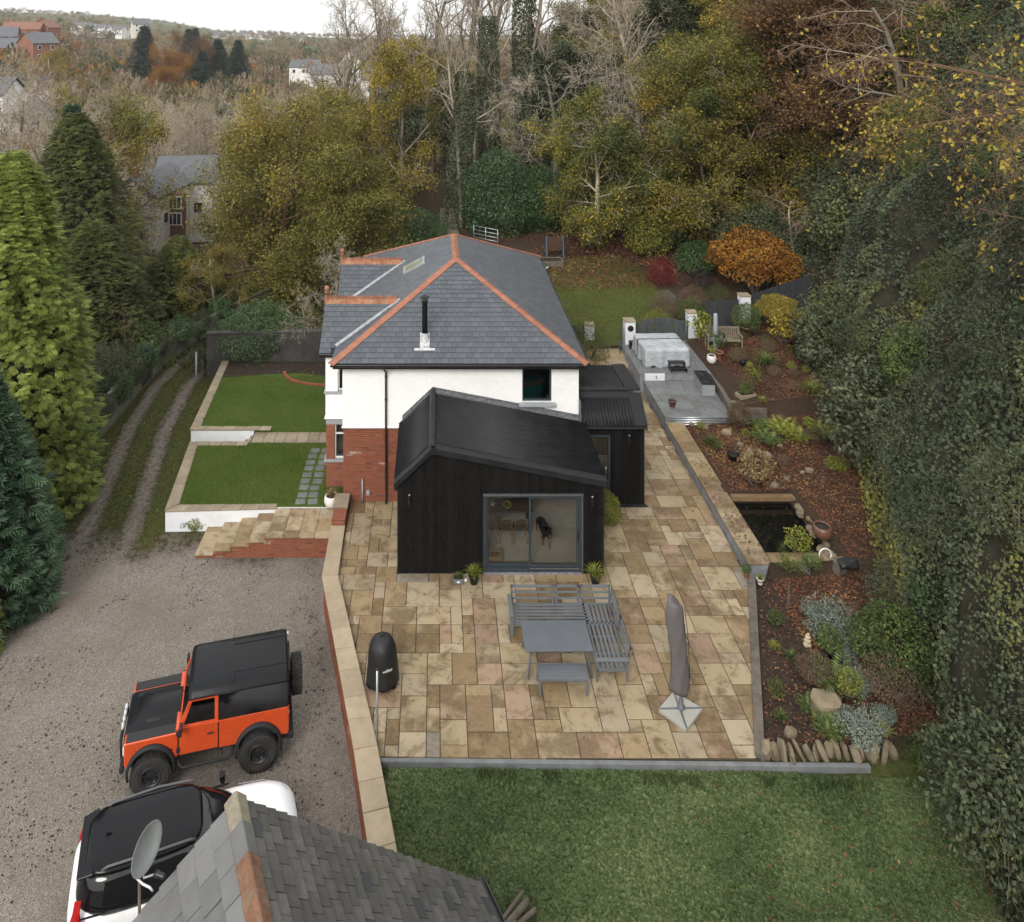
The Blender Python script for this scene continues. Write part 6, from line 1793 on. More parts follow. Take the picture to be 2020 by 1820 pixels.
def make_parasol():
    t = thing('closed_parasol', 'closed garden parasol in a grey cover on a four slab granite base', 'parasol', (5.88, 18.02, 0), R(0))
    # four triangular granite slabs as in a square set cornerwise
    c = (-.50, .0); e = .53
    cen = Vector((.02,.06,0))
    cor = [Vector((-.545,.01,0)), Vector((-.02,-.52,0)), Vector((.545,.03,0)), Vector((-.02,.50,0))]
    for i in range(4):
        a, b = cor[i], cor[(i+1)%4]; m_ = (a+b+cen)/3
        q = [p.lerp(m_, .06) for p in (a, b, cen)]
        mb = MB(); mb.add([Vector((p.x,p.y,.005)) for p in q]+[Vector((p.x,p.y,.09)) for p in q], [(0,1,2),(5,4,3),(0,3,4,1),(1,4,5,2),(2,5,3,0)])
        mb.build('base_slab', M_GRANITE, t, .006)
    MB().bar((-.5,.012,.05),(.5,.035,.05),.05,.09).bar((-.02,-.48,.052),(-.02,.46,.052),.05,.09).build('base_cross', M_FURN, t)
    MB().lathe([(.09,.06),(.09,.13),(.06,.15),(.05,.30),(.034,.32),(.034,.70)], 16, Matrix.Translation((.02,.04,0))).build('pole', M_FURN, t)
    rings = []; n = 30; rnd = random.Random(3)
    for j in range(26):
        v = j/25; z = .50+2.14*v
        cxm = -.02-.10*v+.02*math.sin(v*5); w_ = .215-.012*v+.015*math.sin(v*9+1)
        if v > .9: w_ *= 1-.12*(v-.9)/.1
        ring = []
        for k in range(n):
            a = 2*math.pi*k/n
            fold = 1+.07*math.sin(a*3+v*7)+.05*math.sin(a*5-v*16)+.035*math.sin(v*55+a*2)*(.4+.6*math.sin(v*6)**2)
            ring.append(Vector((cxm+math.cos(a)*w_*fold, .04+math.sin(a)*w_*.72*fold, z+.035*math.sin(a*2+v*4)+(0.10*math.cos(a-2.6) if v > .97 else 0))))
        rings.append(ring)
    rings.append([Vector((-.12+(p.x+.12)*.5, .04+(p.y-.04)*.5, p.z+.02)) for p in rings[-1]])
    cv = MB().loft(rings, smooth=True).build('cover', M_COVER, t)
    MB().tube([(.19,-.10,.52),(.175,-.10,1.2),(.13,-.11,2.0),(.06,-.09,2.6)], .008, 6).build('zip', M_BLACKPL, cv)
make_parasol()
def make_bbq():
    p = g(752, 1376, 0)
    t = thing('covered_barbecue', 'kettle barbecue under a black cover beside the stone coping', 'barbecue', (p.x, p.y+.36, 0))
    rings = []; n = 32
    for j in range(16):
        v = j/15
        if v < .55: r_ = .41-.10*v; z = .16+v*1.2
        else:
            a = (v-.55)/.45*math.pi/2; r_ = .355*math.cos(a)**.8+.001; z = .16+.55*1.2+.40*math.sin(a)
        rings.append([Vector(((r_*(1+.055*math.sin(5*q+2)*(1-v)**1.2+.03*math.sin(9*q+v*3)*(1-v)))*math.cos(q), (r_*(1+.055*math.sin(5*q+2)*(1-v)))*math.sin(q), z+.012*math.sin(4*q)*(1-v))) for q in np.linspace(0, 2*math.pi, n, endpoint=False)])
    cv = MB().loft(rings, smooth=True).build('cover', M_BBQ, t)
    MB().tube([(-.05,0,1.20),(-.04,0,1.25),(.04,0,1.25),(.05,0,1.20)], .014, 8).build('top_loop', M_BBQ, cv)
    for k in range(3):
        a = 2*math.pi*k/3+.5
        MB().tube([(.22*math.cos(a),.22*math.sin(a),.35),(.30*math.cos(a),.30*math.sin(a),0)], .014, 6).build('leg', M_STEEL, t)
    for s_ in (-1, 1): MB().lathe([(.03,-.03),(.075,-.03),(.075,.03),(.03,.03)], 14, Matrix.Translation((s_*.28,-.12,.075)) @ Matrix.Rotation(R(90), 4, 'X')).build('wheel', M_BLACKPL, t)
    # maker's mark: short white strip of lettering
    o = text_mesh('weber', .10, .001, M_WHITEPL, t); o.location = (.16, -.365, .62); o.rotation_euler = (R(80), 0, R(24))
    p = g(744, 1472, 0)
    q = thing('metal_post', 'thin galvanised post standing at the patio corner', 'post', (p.x, p.y, 0))
    MB().tube([(0,0,-.1),(0,0,1.74)], .026, 8).build('post', M_GALV, q); MB().lathe([(.03,1.74),(.03,1.77),(.01,1.79)], 8).build('cap', M_BLACKPL, q)
make_bbq()

# ================================================================ inside the garden room
M_BEECH = pm('beech_wood', (.42,.25,.12), .5, .15, 9, co='O')
M_CANE = pm('dark_cane', (.10,.08,.065), .7, .2, 12, co='O')
M_DKWOOD = pm('dark_table_wood', (.085,.05,.032), .45, .2, 6, co='O')
def dining_chair(loc, label):
    t = thing('dining_chair', label, 'chair', loc, 0, 'dining chairs at the indoor table')
    MB().box(-.21,.21,-.20,.22,.43,.46).build('seat', M_CANE, t, .02)
    for sx in (-1, 1):
        MB().tube([(sx*.19,-.18,.45),(sx*.20,-.20,0)], [.017,.012], 8).build('leg', M_BEECH, t); MB().tube([(sx*.18,.19,.45),(sx*.19,.20,0)], [.017,.012], 8).build('leg', M_BEECH, t)
    pts = [(-.13,-.19,.46),(-.17,-.22,.56),(-.20,-.24,.66),(-.18,-.26,.77),(-.10,-.27,.84),(0,-.275,.86),(.10,-.27,.84),(.18,-.26,.77),(.20,-.24,.66),(.17,-.22,.56),(.13,-.19,.46)]
    MB().tube(pts, .014, 8).build('back_hoop', M_BEECH, t)
    MB().add([Vector(p)+Vector((0,.004,0)) for p in pts]+[Vector(p)+Vector((0,-.004,0)) for p in pts],[tuple(range(11)),tuple(range(11,22))[::-1]]).build('back_panel', M_CANE, t)
FZ = .06
for i, x in enumerate((1.72, 2.22, 2.70)):
    dining_chair((x, 24.05, FZ), ('round-backed dining chair behind the wicker hamper', 'round-backed dining chair between two others at indoor table', 'round-backed dining chair beside the sliding door frame')[i])
def indoor():
    t = thing('dining_table', 'dark wooden dining table inside the garden room', 'table', (2.2, 24.75, FZ))
    MB().box(-.95,.95,-.45,.45,.71,.75).build('table_top', M_DKWOOD, t, .01)
    for sx in (-1,1):
        for sy in (-1,1): MB().box(sx*.85-.04,sx*.85+.04,sy*.36-.04,sy*.36+.04,0,.71).build('leg', M_BLACKPL, t)
    v = thing('flower_pot', 'white plant pot on the indoor dining table', 'plant pot', (1.85, 24.62, FZ+.75))
    MB().lathe([(.06,0),(.075,.02),(.085,.13),(.075,.13),(.07,.11),(.01,.11)], 18).build('pot', M_WHITEPOT, v)
    lf = MB(); rr = random.Random(2)
    for k in range(16):
        a = rr.uniform(0,6.28); b = rr.uniform(.05,.13); z = rr.uniform(.18,.26)
        p0 = Vector((0,0,.11)); p1 = Vector((b*math.cos(a),b*math.sin(a),z)); s_ = Vector((-math.sin(a),math.cos(a),0))*.022
        lf.add([p0,p0.lerp(p1,.6)+s_,p1,p0.lerp(p1,.6)-s_],[(0,1,2,3)])
    lf.build('leaves', pm('houseplant_green', (.035,.075,.02), .5, .2), v)
    w = thing('wreath_ring', 'yellow green ring ornament on the indoor dining table', 'ornament', (2.42, 24.62, FZ+.75))
    w.location = (2.32, 24.45, FZ+.75)
    MB().tube([(.11*math.cos(a),0,.13+.11*math.sin(a)) for a in np.linspace(0,2*math.pi,25)], .014, 8).build('ring', pm('lime_ring', (.38,.42,.08), .6, .2), w)
    MB().box(-.05,.05,-.02,.02,0,.015).build('foot', M_DKWOOD, w)
    # wicker hamper with its letters
    h = thing('wicker_hamper', 'wicker picnic hamper lettered F&M just inside the sliding door', 'hamper', (1.77, 23.06, FZ))
    wk = NT('wicker'); wk.set(.75, .2); c = wk.coord('O')
    wv = wk.n('TexWave'); wk.l(c, wv.inputs[0]); wv.inputs['Scale'].default_value = 16; wv.bands_direction = 'X'
    wz = wk.n('TexWave'); wk.l(c, wz.inputs[0]); wz.inputs['Scale'].default_value = 22; wz.bands_direction = 'Z'
    hh = wk.math('MULTIPLY', wv.outputs[1], wz.outputs[1]); wk.base(wk.ramp(hh, [(0,(.22,.13,.06)),(.5,(.50,.35,.19))])); wk.bump(hh, .7, .01)
    MB().box(-.26,.26,-.18,.18,0,.22).build('body', wk.mat, h, .02)
    MB().hexa([(-.27,-.19,.225),(.27,-.19,.225),(.27,.19,.225),(-.27,.19,.225)],[(-.26,-.18,.25),(.26,-.18,.25),(.26,.18,.29),(-.26,.18,.29)]).build('lid', wk.mat, h, .01)
    o = text_mesh('F&M', .20, .002, M_BLACKPL, h, .004); o.location = (0,-.09,.266); o.rotation_euler = (R(6),0,0)
    for x in (-.15,.12): MB().lathe([(.012,0),(.014,.02),(.0,.026)], 8, Matrix.Translation((x,.19,.27))).build('stud', M_WHITEPOT, h)
    u = thing('white_beam', 'pale leaning handrail seen inside the garden room door', 'handrail', (4.25, 25.2, FZ))
    u['label'] = 'pale window ledge along the inner wall of the garden room'
    u['category'] = 'ledge'; u.name = 'window_ledge'
    MB().box(.38,.60,-2.2,.8,.85,.93).build('board', M_WHITEPL, u)
    for y in (-1.8, -.5, .6): MB().box(.45,.60,y,y+.04,.70,.85).build('bracket', M_WHITEPL, u)
indoor()

def make_dog():
    """a black and tan shepherd walking towards the glass"""
    t = thing('dog', 'black and tan shepherd dog standing inside the glass door', 'dog', (3.45, 23.95, FZ), R(-82))
    me = bpy.data.meshes.new('body')
    V = [(0,0,.50,.125),(-.22,0,.52,.12),(-.40,0,.50,.11),(.20,0,.52,.145),(.36,0,.56,.12),(.47,0,.62,.085),(.56,0,.67,.085),(.66,0,.655,.055),(.76,0,.63,.035)]
    E = [(0,1),(1,2),(0,3),(3,4),(4,5),(5,6),(6,7),(7,8)]
    def leg(root, pts):
        i = root
        for p in pts: V.append(p); E.append((i, len(V)-1)); i = len(V)-1
    leg(3, [(.28,.09,.38,.065),(.26,.09,.22,.034),(.30,.09,.08,.026),(.33,.09,.02,.034),(.38,.09,.015,.026)])
    leg(3, [(.24,-.09,.38,.065),(.16,-.09,.23,.034),(.14,-.09,.08,.026),(.15,-.09,.02,.034),(.20,-.09,.015,.026)])
    leg(2, [(-.40,.09,.38,.075),(-.34,.09,.29,.05),(-.47,.09,.19,.03),(-.45,.09,.06,.024),(-.43,.09,.02,.03),(-.38,.09,.015,.024)])
    leg(2, [(-.44,-.09,.38,.075),(-.42,-.09,.28,.05),(-.56,-.09,.18,.03),(-.56,-.09,.06,.024),(-.54,-.09,.02,.03),(-.49,-.09,.015,.024)])
    leg(2, [(-.52,0,.46,.045),(-.62,0,.34,.045),(-.68,0,.22,.03),(-.74,0,.16,.015)])
    leg(6, [(.54,.06,.76,.028),(.53,.075,.82,.012)]); leg(6, [(.54,-.06,.76,.028),(.53,-.075,.82,.012)])
    me.from_pydata([v[:3] for v in V], E, [])
    o = link('body', me, t)
    md = o.modifiers.new('skin', 'SKIN')
    sk = me.skin_vertices[0].data
    for i, v in enumerate(V): sk[i].radius = (v[3], v[3])
    sk[0].use_root = True
    s_ = o.modifiers.new('sub', 'SUBSURF'); s_.levels = 2; s_.render_levels = 2
    m = NT('dog_coat'); m.set(.8, .2); c = m.coord('O'); sp = m.n('SeparateXYZ'); m.l(c, sp.inputs[0])
    lo = m.maprange(sp.outputs[2], .40, .26, 0, 1)
    fr = m.math('MULTIPLY', m.maprange(sp.outputs[0], .60, .70, 0, 1), 1.0)
    f = m.math('MAXIMUM', lo, m.math('MULTIPLY', fr, m.maprange(m.noise(c, 6, 3), .45, .6, 0, 1)))
    m.base(m.mix(f, (.012,.010,.009), (.36,.19,.085))); m.bump(m.noise(c, 40, 3), .5, .02)
    me.materials.append(m.mat)
make_dog()
# ================================================================ vegetation: generators
def unit(a): return a/np.maximum(np.linalg.norm(a, axis=-1, keepdims=True), 1e-9)

def seg_arrays(P0, P1, R0, R1, n=3):
    P0, P1 = np.asarray(P0, float), np.asarray(P1, float); R0, R1 = np.asarray(R0, float), np.asarray(R1, float)
    a = unit(P1-P0); ref = np.where(np.abs(a[:, 2:3]) < .9, np.array([[0,0,1.]]), np.array([[1.,0,0]]))
    s_ = unit(np.cross(a, ref)); u = np.cross(s_, a)
    N = len(P0); V = np.zeros((N, 2*n, 3))
    for k in range(n):
        t = 2*math.pi*k/n; dv = s_*math.cos(t)+u*math.sin(t)
        V[:, k] = P0+dv*R0[:, None]; V[:, n+k] = P1+dv*R1[:, None]
    base = (np.arange(N)*2*n)[:, None]
    Fc = np.concatenate([base+np.array([[k, (k+1) % n, n+(k+1) % n, n+k]]) for k in range(n)], 0)
    return V.reshape(-1, 3), Fc

def leaf_arrays(C, A, Nn, L, W):
    """diamond leaves: centre, long axis, normal, length, width"""
    A = unit(A); S = unit(np.cross(A, Nn)); L = np.asarray(L)[:, None]; W = np.asarray(W)[:, None]
    U = np.cross(S, A)
    V = np.stack([C-A*L*.5, C+S*W*.5+A*L*.05+U*W*.12, C+A*L*.5, C-S*W*.5+A*L*.05+U*W*.12], 1)
    N = len(C); Fc = (np.arange(N)*4)[:, None]+np.array([[0,1,2,3]])
    return V.reshape(-1, 3), Fc

def rdir(n, r_): return unit(r_.normal(size=(n, 3)))

class Skel:
    """recursive branching skeleton"""
    def __init__(s, seed): s.r = random.Random(seed); s.seg = []; s.tips = []
    def branch(s, p, dv, L, r0, lev, P):
        r_ = s.r; n = P['nseg'][lev]; dv = Vector(dv).normalized(); p = Vector(p); r1 = r0*P['taper'][lev]
        pts = [p.copy()]; dirs = [dv.copy()]
        for i in range(n):
            dv = (dv+Vector((r_.gauss(0,1), r_.gauss(0,1), r_.gauss(0,1)))*P['wob'][lev]+Vector((0,0,P['trop'][lev]))).normalized()
            q = p+dv*(L/n)
            ra = r0+(r1-r0)*i/n; rb = r0+(r1-r0)*(i+1)/n
            s.seg.append((p.copy(), q.copy(), ra, rb, lev)); p = q; pts.append(p.copy()); dirs.append(dv.copy())
        last = lev == P['levels']-1
        if last:
            for q, dd in zip(pts[1:], dirs[1:]): s.tips.append((q, dd))
            return
        nc = P['kids'][lev]; nc = max(1, int(round(nc*r_.uniform(.75, 1.25))))
        az = r_.uniform(0, 6.28)
        for k in range(nc):
            t = P['t0'][lev]+(1-P['t0'][lev])*((k+r_.random())/nc)
            f_ = t*n; i = min(int(f_), n-1); q = pts[i].lerp(pts[i+1], f_-i); dd = dirs[i+1]
            az += 2.4+r_.uniform(-.4, .4)
            ang = R(P['ang'][lev])*r_.uniform(.7, 1.25)
            ref = Vector((0,0,1)) if abs(dd.z) < .9 else Vector((1,0,0))
            s1 = dd.cross(ref).normalized(); s2 = s1.cross(dd)
            cd = dd*math.cos(ang)+(s1*math.cos(az)+s2*math.sin(az))*math.sin(ang)
            ll = L*P['ratio'][lev]*(1-P['fall'][lev]*t)*r_.uniform(.75, 1.2)
            rr = (r0+(r1-r0)*t)*P['rr'][lev]
            s.branch(q, cd, ll, max(rr, P['rmin']), lev+1, P)
    def arrays(s, levs, n):
        S = [x for x in s.seg if x[4] in levs]
        return seg_arrays([x[0] for x in S], [x[1] for x in S], [x[2] for x in S], [x[3] for x in S], n)

def join_arrays(parts):
    V = []; Fs = []; o = 0
    for v, f in parts: V.append(v); Fs.append(f+o); o += len(v)
    return np.concatenate(V), np.concatenate(Fs)

# bark and leaf colours
M_BARK = pm('grey_bark', (.16,.135,.105), .95, .3, 6, .6, 18, co='O', dirt=(.07,.075,.04), dscale=3, damt=.6)
def twigmat(name, a, b, orand=.3):
    m = NT(name); m.set(.95, .1); f = m.math('ADD', m.attr('rnd'), m.math('MULTIPLY', m.math('SUBTRACT', m.orand(), .5), orand))
    m.base(m.ramp(f, [(0, a), (1, b)])); return m.mat
M_TWIG = twigmat('bare_twigs', (.18,.145,.105), (.46,.40,.305), .8)
M_TWIGP = twigmat('pale_twigs', (.22,.19,.15), (.40,.36,.28))
M_TWIGR = twigmat('reddish_twigs', (.11,.062,.042), (.24,.15,.095), .6)
L_YELLOW = leafmat('yellow_leaves', [(0,(.09,.085,.022)),(.35,(.17,.145,.028)),(.7,(.31,.24,.035)),(1,(.48,.36,.05))])
L_OLIVE = leafmat('olive_brown_leaves', [(0,(.048,.054,.014)),(.35,(.088,.090,.020)),(.7,(.138,.124,.026)),(.9,(.20,.15,.03)),(1,(.28,.19,.03))], k=1.75)
L_IVY = leafmat('ivy_leaves', [(0,(.016,.021,.010)),(.4,(.031,.040,.019)),(.75,(.050,.061,.030)),(1,(.085,.095,.05))], .15, .5, .28, k=1.7)
L_BANK = leafmat('bank_ivy_leaves', [(0,(.022,.029,.014)),(.3,(.037,.048,.025)),(.55,(.056,.068,.035)),(.75,(.078,.084,.030)),(.9,(.12,.12,.03)),(1,(.16,.15,.035))], .15, .5, .28, 0, k=1.65)
L_LAUREL = leafmat('laurel_leaves', [(0,(.014,.030,.011)),(.5,(.028,.058,.018)),(1,(.06,.10,.03))], .15, .35, .4, k=1.5)
L_GOLDBEECH = leafmat('gold_green_leaves', [(0,(.045,.064,.015)),(.4,(.090,.110,.024)),(.72,(.18,.17,.032)),(.92,(.36,.27,.035)),(1,(.46,.30,.04))], k=1.15)
L_RUST = leafmat('rust_leaves', [(0,(.07,.042,.022)),(.5,(.14,.078,.035)),(.85,(.21,.115,.045)),(1,(.30,.17,.05))])
L_LEYL = leafmat('bright_conifer_sprays', [(0,(.042,.058,.012)),(.4,(.088,.115,.022)),(.75,(.145,.175,.036)),(1,(.22,.25,.065))], .2, .6, .2, k=1.6)
L_BLUE = leafmat('blue_green_conifer', [(0,(.016,.032,.018)),(.5,(.035,.062,.034)),(1,(.07,.10,.055))], .12, .6, .2, k=1.6)
L_YEW = leafmat('dark_yew_leaves', [(0,(.022,.028,.010)),(.5,(.048,.057,.017)),(.85,(.080,.088,.024)),(1,(.12,.12,.035))], .15, .6, .2, k=1.7)
L_PINE = leafmat('far_pine_needles', [(0,(.012,.022,.016)),(1,(.035,.055,.035))], .1, .7, .15, k=1.5)
L_SHRUB = leafmat('shrub_green', [(0,(.025,.04,.012)),(.5,(.05,.075,.02)),(1,(.11,.135,.04))], k=1.5)
L_RED = leafmat('red_maple_leaves', [(0,(.07,.008,.010)),(.6,(.16,.014,.016)),(1,(.27,.04,.035))])
L_ORANGE = leafmat('orange_maple_leaves', [(0,(.14,.055,.012)),(.5,(.30,.13,.02)),(.85,(.42,.21,.03)),(1,(.22,.17,.03))])
L_SILVER = leafmat('silver_shrub_leaves', [(0,(.10,.13,.10)),(.6,(.20,.235,.195)),(1,(.32,.36,.31))], .1, .8, .1)
L_PURPLE = leafmat('dark_purple_leaves', [(0,(.014,.010,.014)),(1,(.04,.026,.035))])
L_LIME = leafmat('lime_leaves', [(0,(.09,.12,.02)),(.6,(.20,.22,.035)),(1,(.34,.34,.08))])
L_BROWN = leafmat('dead_stems', [(0,(.08,.055,.035)),(.6,(.17,.12,.075)),(1,(.27,.20,.13))])
L_FALLEN = leafmat('fallen_leaf_colours', [(0,(.05,.024,.016)),(.35,(.105,.046,.028)),(.7,(.18,.078,.04)),(.9,(.23,.12,.05)),(1,(.33,.23,.08))], .1, .7, .2, 0)
L_TAN = leafmat('tan_conifer_fronds', [(0,(.16,.10,.045)),(1,(.34,.25,.12))])
L_LAWN = leafmat('lawn_blades', [(0,(.030,.043,.008)),(.5,(.056,.078,.014)),(1,(.095,.115,.03))], .2, .7, .15, 0, k=1.9)
L_CLOVER = leafmat('clover_lawn', [(0,(.021,.033,.012)),(.45,(.046,.066,.024)),(.8,(.075,.098,.040)),(1,(.12,.13,.06))], .2, .7, .15, 0, k=1.75)

PROTO = {}
def add_proto(name, trunk, crown, tm, cm, cn='crown'):
    """trunk, crown: (verts, faces) pairs"""
    r_ = np.random.default_rng(len(PROTO)+5)
    tme = amesh('trunk', trunk[0], trunk[1], tm, {'rnd': r_.random(len(trunk[1]))}, True) if trunk is not None else None
    cme = amesh('crown', crown[0], crown[1], cm, {'rnd': crown[2] if len(crown) > 2 else r_.random(len(crown[1]))})
    PROTO[name] = (tme, cme, cn)

def place(proto, name, label, cat, loc, sc=1.0, rz=0.0, group=None, mat=None, sxy=None, tilt=(0,0), tmat=None):
    tme, cme, cn = PROTO[proto]
    t = thing(name, label, cat, loc, rz, group)
    t.scale = (sxy or sc, sxy or sc, sc); t.rotation_euler = (tilt[0], tilt[1], rz)
    if tme is not None:
        o = link('trunk' if cn == 'crown' else 'stems', tme, t)
        if tmat is not None: o.material_slots[0].link = 'OBJECT'; o.material_slots[0].material = tmat
    o = link(cn, cme, t)
    if mat is not None: o.material_slots[0].link = 'OBJECT'; o.material_slots[0].material = mat
    return t

BARE = dict(levels=5, nseg=[7,5,4,3,2], taper=[.35,.35,.4,.4,.4], wob=[.07,.13,.17,.2,.22], trop=[.05,.06,.05,.04,.02], kids=[11,7,6,5], t0=[.28,.2,.15,.1], ang=[46,44,42,40], ratio=[.50,.52,.55,.6], fall=[.45,.4,.35,.3], rr=[.5,.55,.55,.6], rmin=.011)
def make_bare(name, seed, H_, r0, P, tm, cm, split=3):
    s_ = Skel(seed); s_.branch((0,0,-.4), (0,0,1), H_, r0, 0, P)
    PROTO_tips[name] = s_.tips
    add_proto(name, s_.arrays(range(split), 5), s_.arrays(range(split, P['levels']), 3), tm, cm)
    return s_
PROTO_tips = {}
for i, sd in enumerate((3, 14, 27)): make_bare('bare%d' % i, sd, 9.0+i, .20, BARE, M_TWIG, M_TWIG, 3)
BIG = dict(BARE, kids=[9,7,6,5], t0=[.35,.25,.15,.1], trop=[.05,.10,.08,.06,.04], ang=[38,40,40,38], ratio=[.6,.55,.55,.55], rmin=.014)
make_bare('bigbare', 8, 12.0, .30, BIG, M_BARK, M_TWIG, 3)
PALE = dict(BARE, kids=[10,8,6,4], t0=[.3,.15,.1,.1], wob=[.1,.22,.28,.3,.3], trop=[.04,-.01,-.03,-.04,-.03], ang=[62,50,46,42], ratio=[.62,.55,.55,.55], rmin=.010)
make_bare('palebare', 31, 8.0, .20, PALE, M_TWIGP, M_TWIGP, 3)
DROOP = dict(PALE, trop=[.03,-.06,-.09,-.08,-.06], kids=[9,8,6,4])
make_bare('droopbare', 5, 6.5, .15, DROOP, M_TWIGP, M_TWIGR, 3)

def leaves_on(tips, per, spread, L, seed, droop=.2, wr=.55, keep=1.0):
    r_ = np.random.default_rng(seed)
    P = np.array([tuple(t[0]) for t in tips]); D_ = np.array([tuple(t[1]) for t in tips])
    if keep < 1:
        q = fbm(P[:,0]*.35, P[:,1]*.35, P[:,2]*.35, 2, seed) ; k = q > np.quantile(q, 1-keep); P, D_ = P[k], D_[k]
    idx = np.repeat(np.arange(len(P)), per); n = len(idx)
    C = P[idx]+r_.normal(size=(n,3))*spread
    A = unit(D_[idx]*.4+rdir(n, r_)+np.array([0,0,-droop])); Nn = unit(rdir(n, r_)+np.array([0,0,1.0]))
    Ls = L*r_.uniform(.65, 1.25, n)
    v, f = leaf_arrays(C, A, Nn, Ls, Ls*wr)
    patch = fbm(C[:,0]*.5, C[:,1]*.5, C[:,2]*.5, 2, seed+3)
    rv = np.clip(r_.random(n)*.75+(patch-.5)*.9+.12, 0, 1)
    return v, f, rv
LEAFY = dict(BARE, levels=4, nseg=[7,5,4,3], kids=[13,8,7], t0=[.18,.2,.15], ratio=[.46,.5,.5], ang=[56,48,44], trop=[.05,.03,.0,-.02], rmin=.012)
def make_leafy(name, seed, H_, r0, P, per, spread, L, tm, lm, keep=1.0, droop=.2, wr=.55, split=None):
    s_ = Skel(seed); s_.branch((0,0,-.4), (0,0,1), H_, r0, 0, P)
    add_proto(name, s_.arrays(range(P['levels']), 3), leaves_on(s_.tips, per, spread, L, seed, droop, wr, keep), tm, lm)
make_leafy('yellow0', 41, 9.5, .2, dict(LEAFY, kids=[14,9,7]), 11, .2, .13, M_TWIG, L_YELLOW, .75)
make_leafy('yellow1', 57, 8.0, .2, dict(LEAFY, ang=[64,52,46], ratio=[.56,.5,.5]), 13, .2, .125, M_TWIG, L_YELLOW, .85)
make_leafy('olive', 61, 8.0, .25, dict(LEAFY, kids=[17,9,8], ang=[64,54,48], t0=[.08,.15,.1], ratio=[.62,.5,.5]), 11, .26, .15, M_TWIGR, L_OLIVE, .97)
make_leafy('olivebig', 62, 11.0, .3, dict(LEAFY, kids=[20,11,9], ang=[66,54,48], t0=[.06,.12,.1], ratio=[.60,.48,.48]), 11, .3, .15, M_TWIGR, L_OLIVE, 1.0)
make_leafy('gold', 77, 7.0, .2, dict(LEAFY, kids=[15,9,7], ang=[70,54,48], t0=[.1,.15,.1], ratio=[.62,.5,.5], trop=[.05,0,-.04,-.06]), 15, .2, .135, M_TWIG, L_GOLDBEECH, .97, .5)
make_leafy('ivytop', 81, 9.0, .22, dict(LEAFY, kids=[16,7,6], ang=[40,44,44], t0=[.1,.2,.1], ratio=[.34,.5,.5]), 13, .22, .15, M_TWIG, L_IVY, .92)

def blob_leaves(seed, rx, ry, rz, n, L, cz, lump=.35, wr=.6, shell=.55, flat=0.0, base_cut=-.9):
    """dense bush: leaves through a lumpy ellipsoid shell"""
    r_ = np.random.default_rng(seed); dv = rdir(n*2, r_); dv = dv[dv[:,2] > base_cut][:n]; n = len(dv)
    lum = fbm(dv[:,0]*2.2+seed, dv[:,1]*2.2, dv[:,2]*2.2, 3, seed)
    lum2 = fbm(dv[:,0]*6+seed, dv[:,1]*6, dv[:,2]*6, 2, seed+9)
    rad = (1-lump+lump*2*lum+(lum2-.5)*.28)*(1-(1-shell)*r_.random(n)**2.2)
    C = dv*rad[:,None]*np.array([rx,ry,rz])+np.array([0,0,cz])
    A = unit(dv*.6+rdir(n, r_)*.8+np.array([0,0,-.25])); Nn = unit(dv+rdir(n, r_)*.7+np.array([0,0,.5]))
    Ls = L*r_.uniform(.6, 1.25, n); v, f = leaf_arrays(C, A, Nn, Ls, Ls*wr)
    return v, f, np.clip(r_.random(n)*.8+(lum-.5)*.6+.1, 0, 1)
def bush_stems(seed, h, n=14, r0=.03):
    r_ = random.Random(seed); S = []
    for k in range(n):
        a = r_.uniform(0, 6.28); p = Vector((.06*math.cos(a), .06*math.sin(a), -.1)); dv = Vector((math.cos(a)*.5, math.sin(a)*.5, 1))
        for i in range(4):
            q = p+dv.normalized()*h/4*r_.uniform(.8,1.1); S.append((p, q, r0*(1-i*.2), r0*(.8-i*.2), 0)); p = q; dv += Vector((r_.gauss(0,.2), r_.gauss(0,.2), 0))
    return seg_arrays([x[0] for x in S], [x[1] for x in S], [x[2] for x in S], [x[3] for x in S], 4)
add_proto('laurel', bush_stems(1, 3.2, 16, .06), blob_leaves(3, 2.6, 2.6, 2.9, 17000, .17, 2.6, .3, .4), M_BARK, L_LAUREL)
add_proto('bush', bush_stems(2, 1.0), blob_leaves(7, .95, .95, .8, 5000, .085, .72, .35), M_BARK, L_SHRUB, 'foliage')
add_proto('bushfine', bush_stems(4, .8), blob_leaves(12, .8, .8, .62, 5000, .06, .58, .4, .35), M_BARK, L_SHRUB, 'foliage')

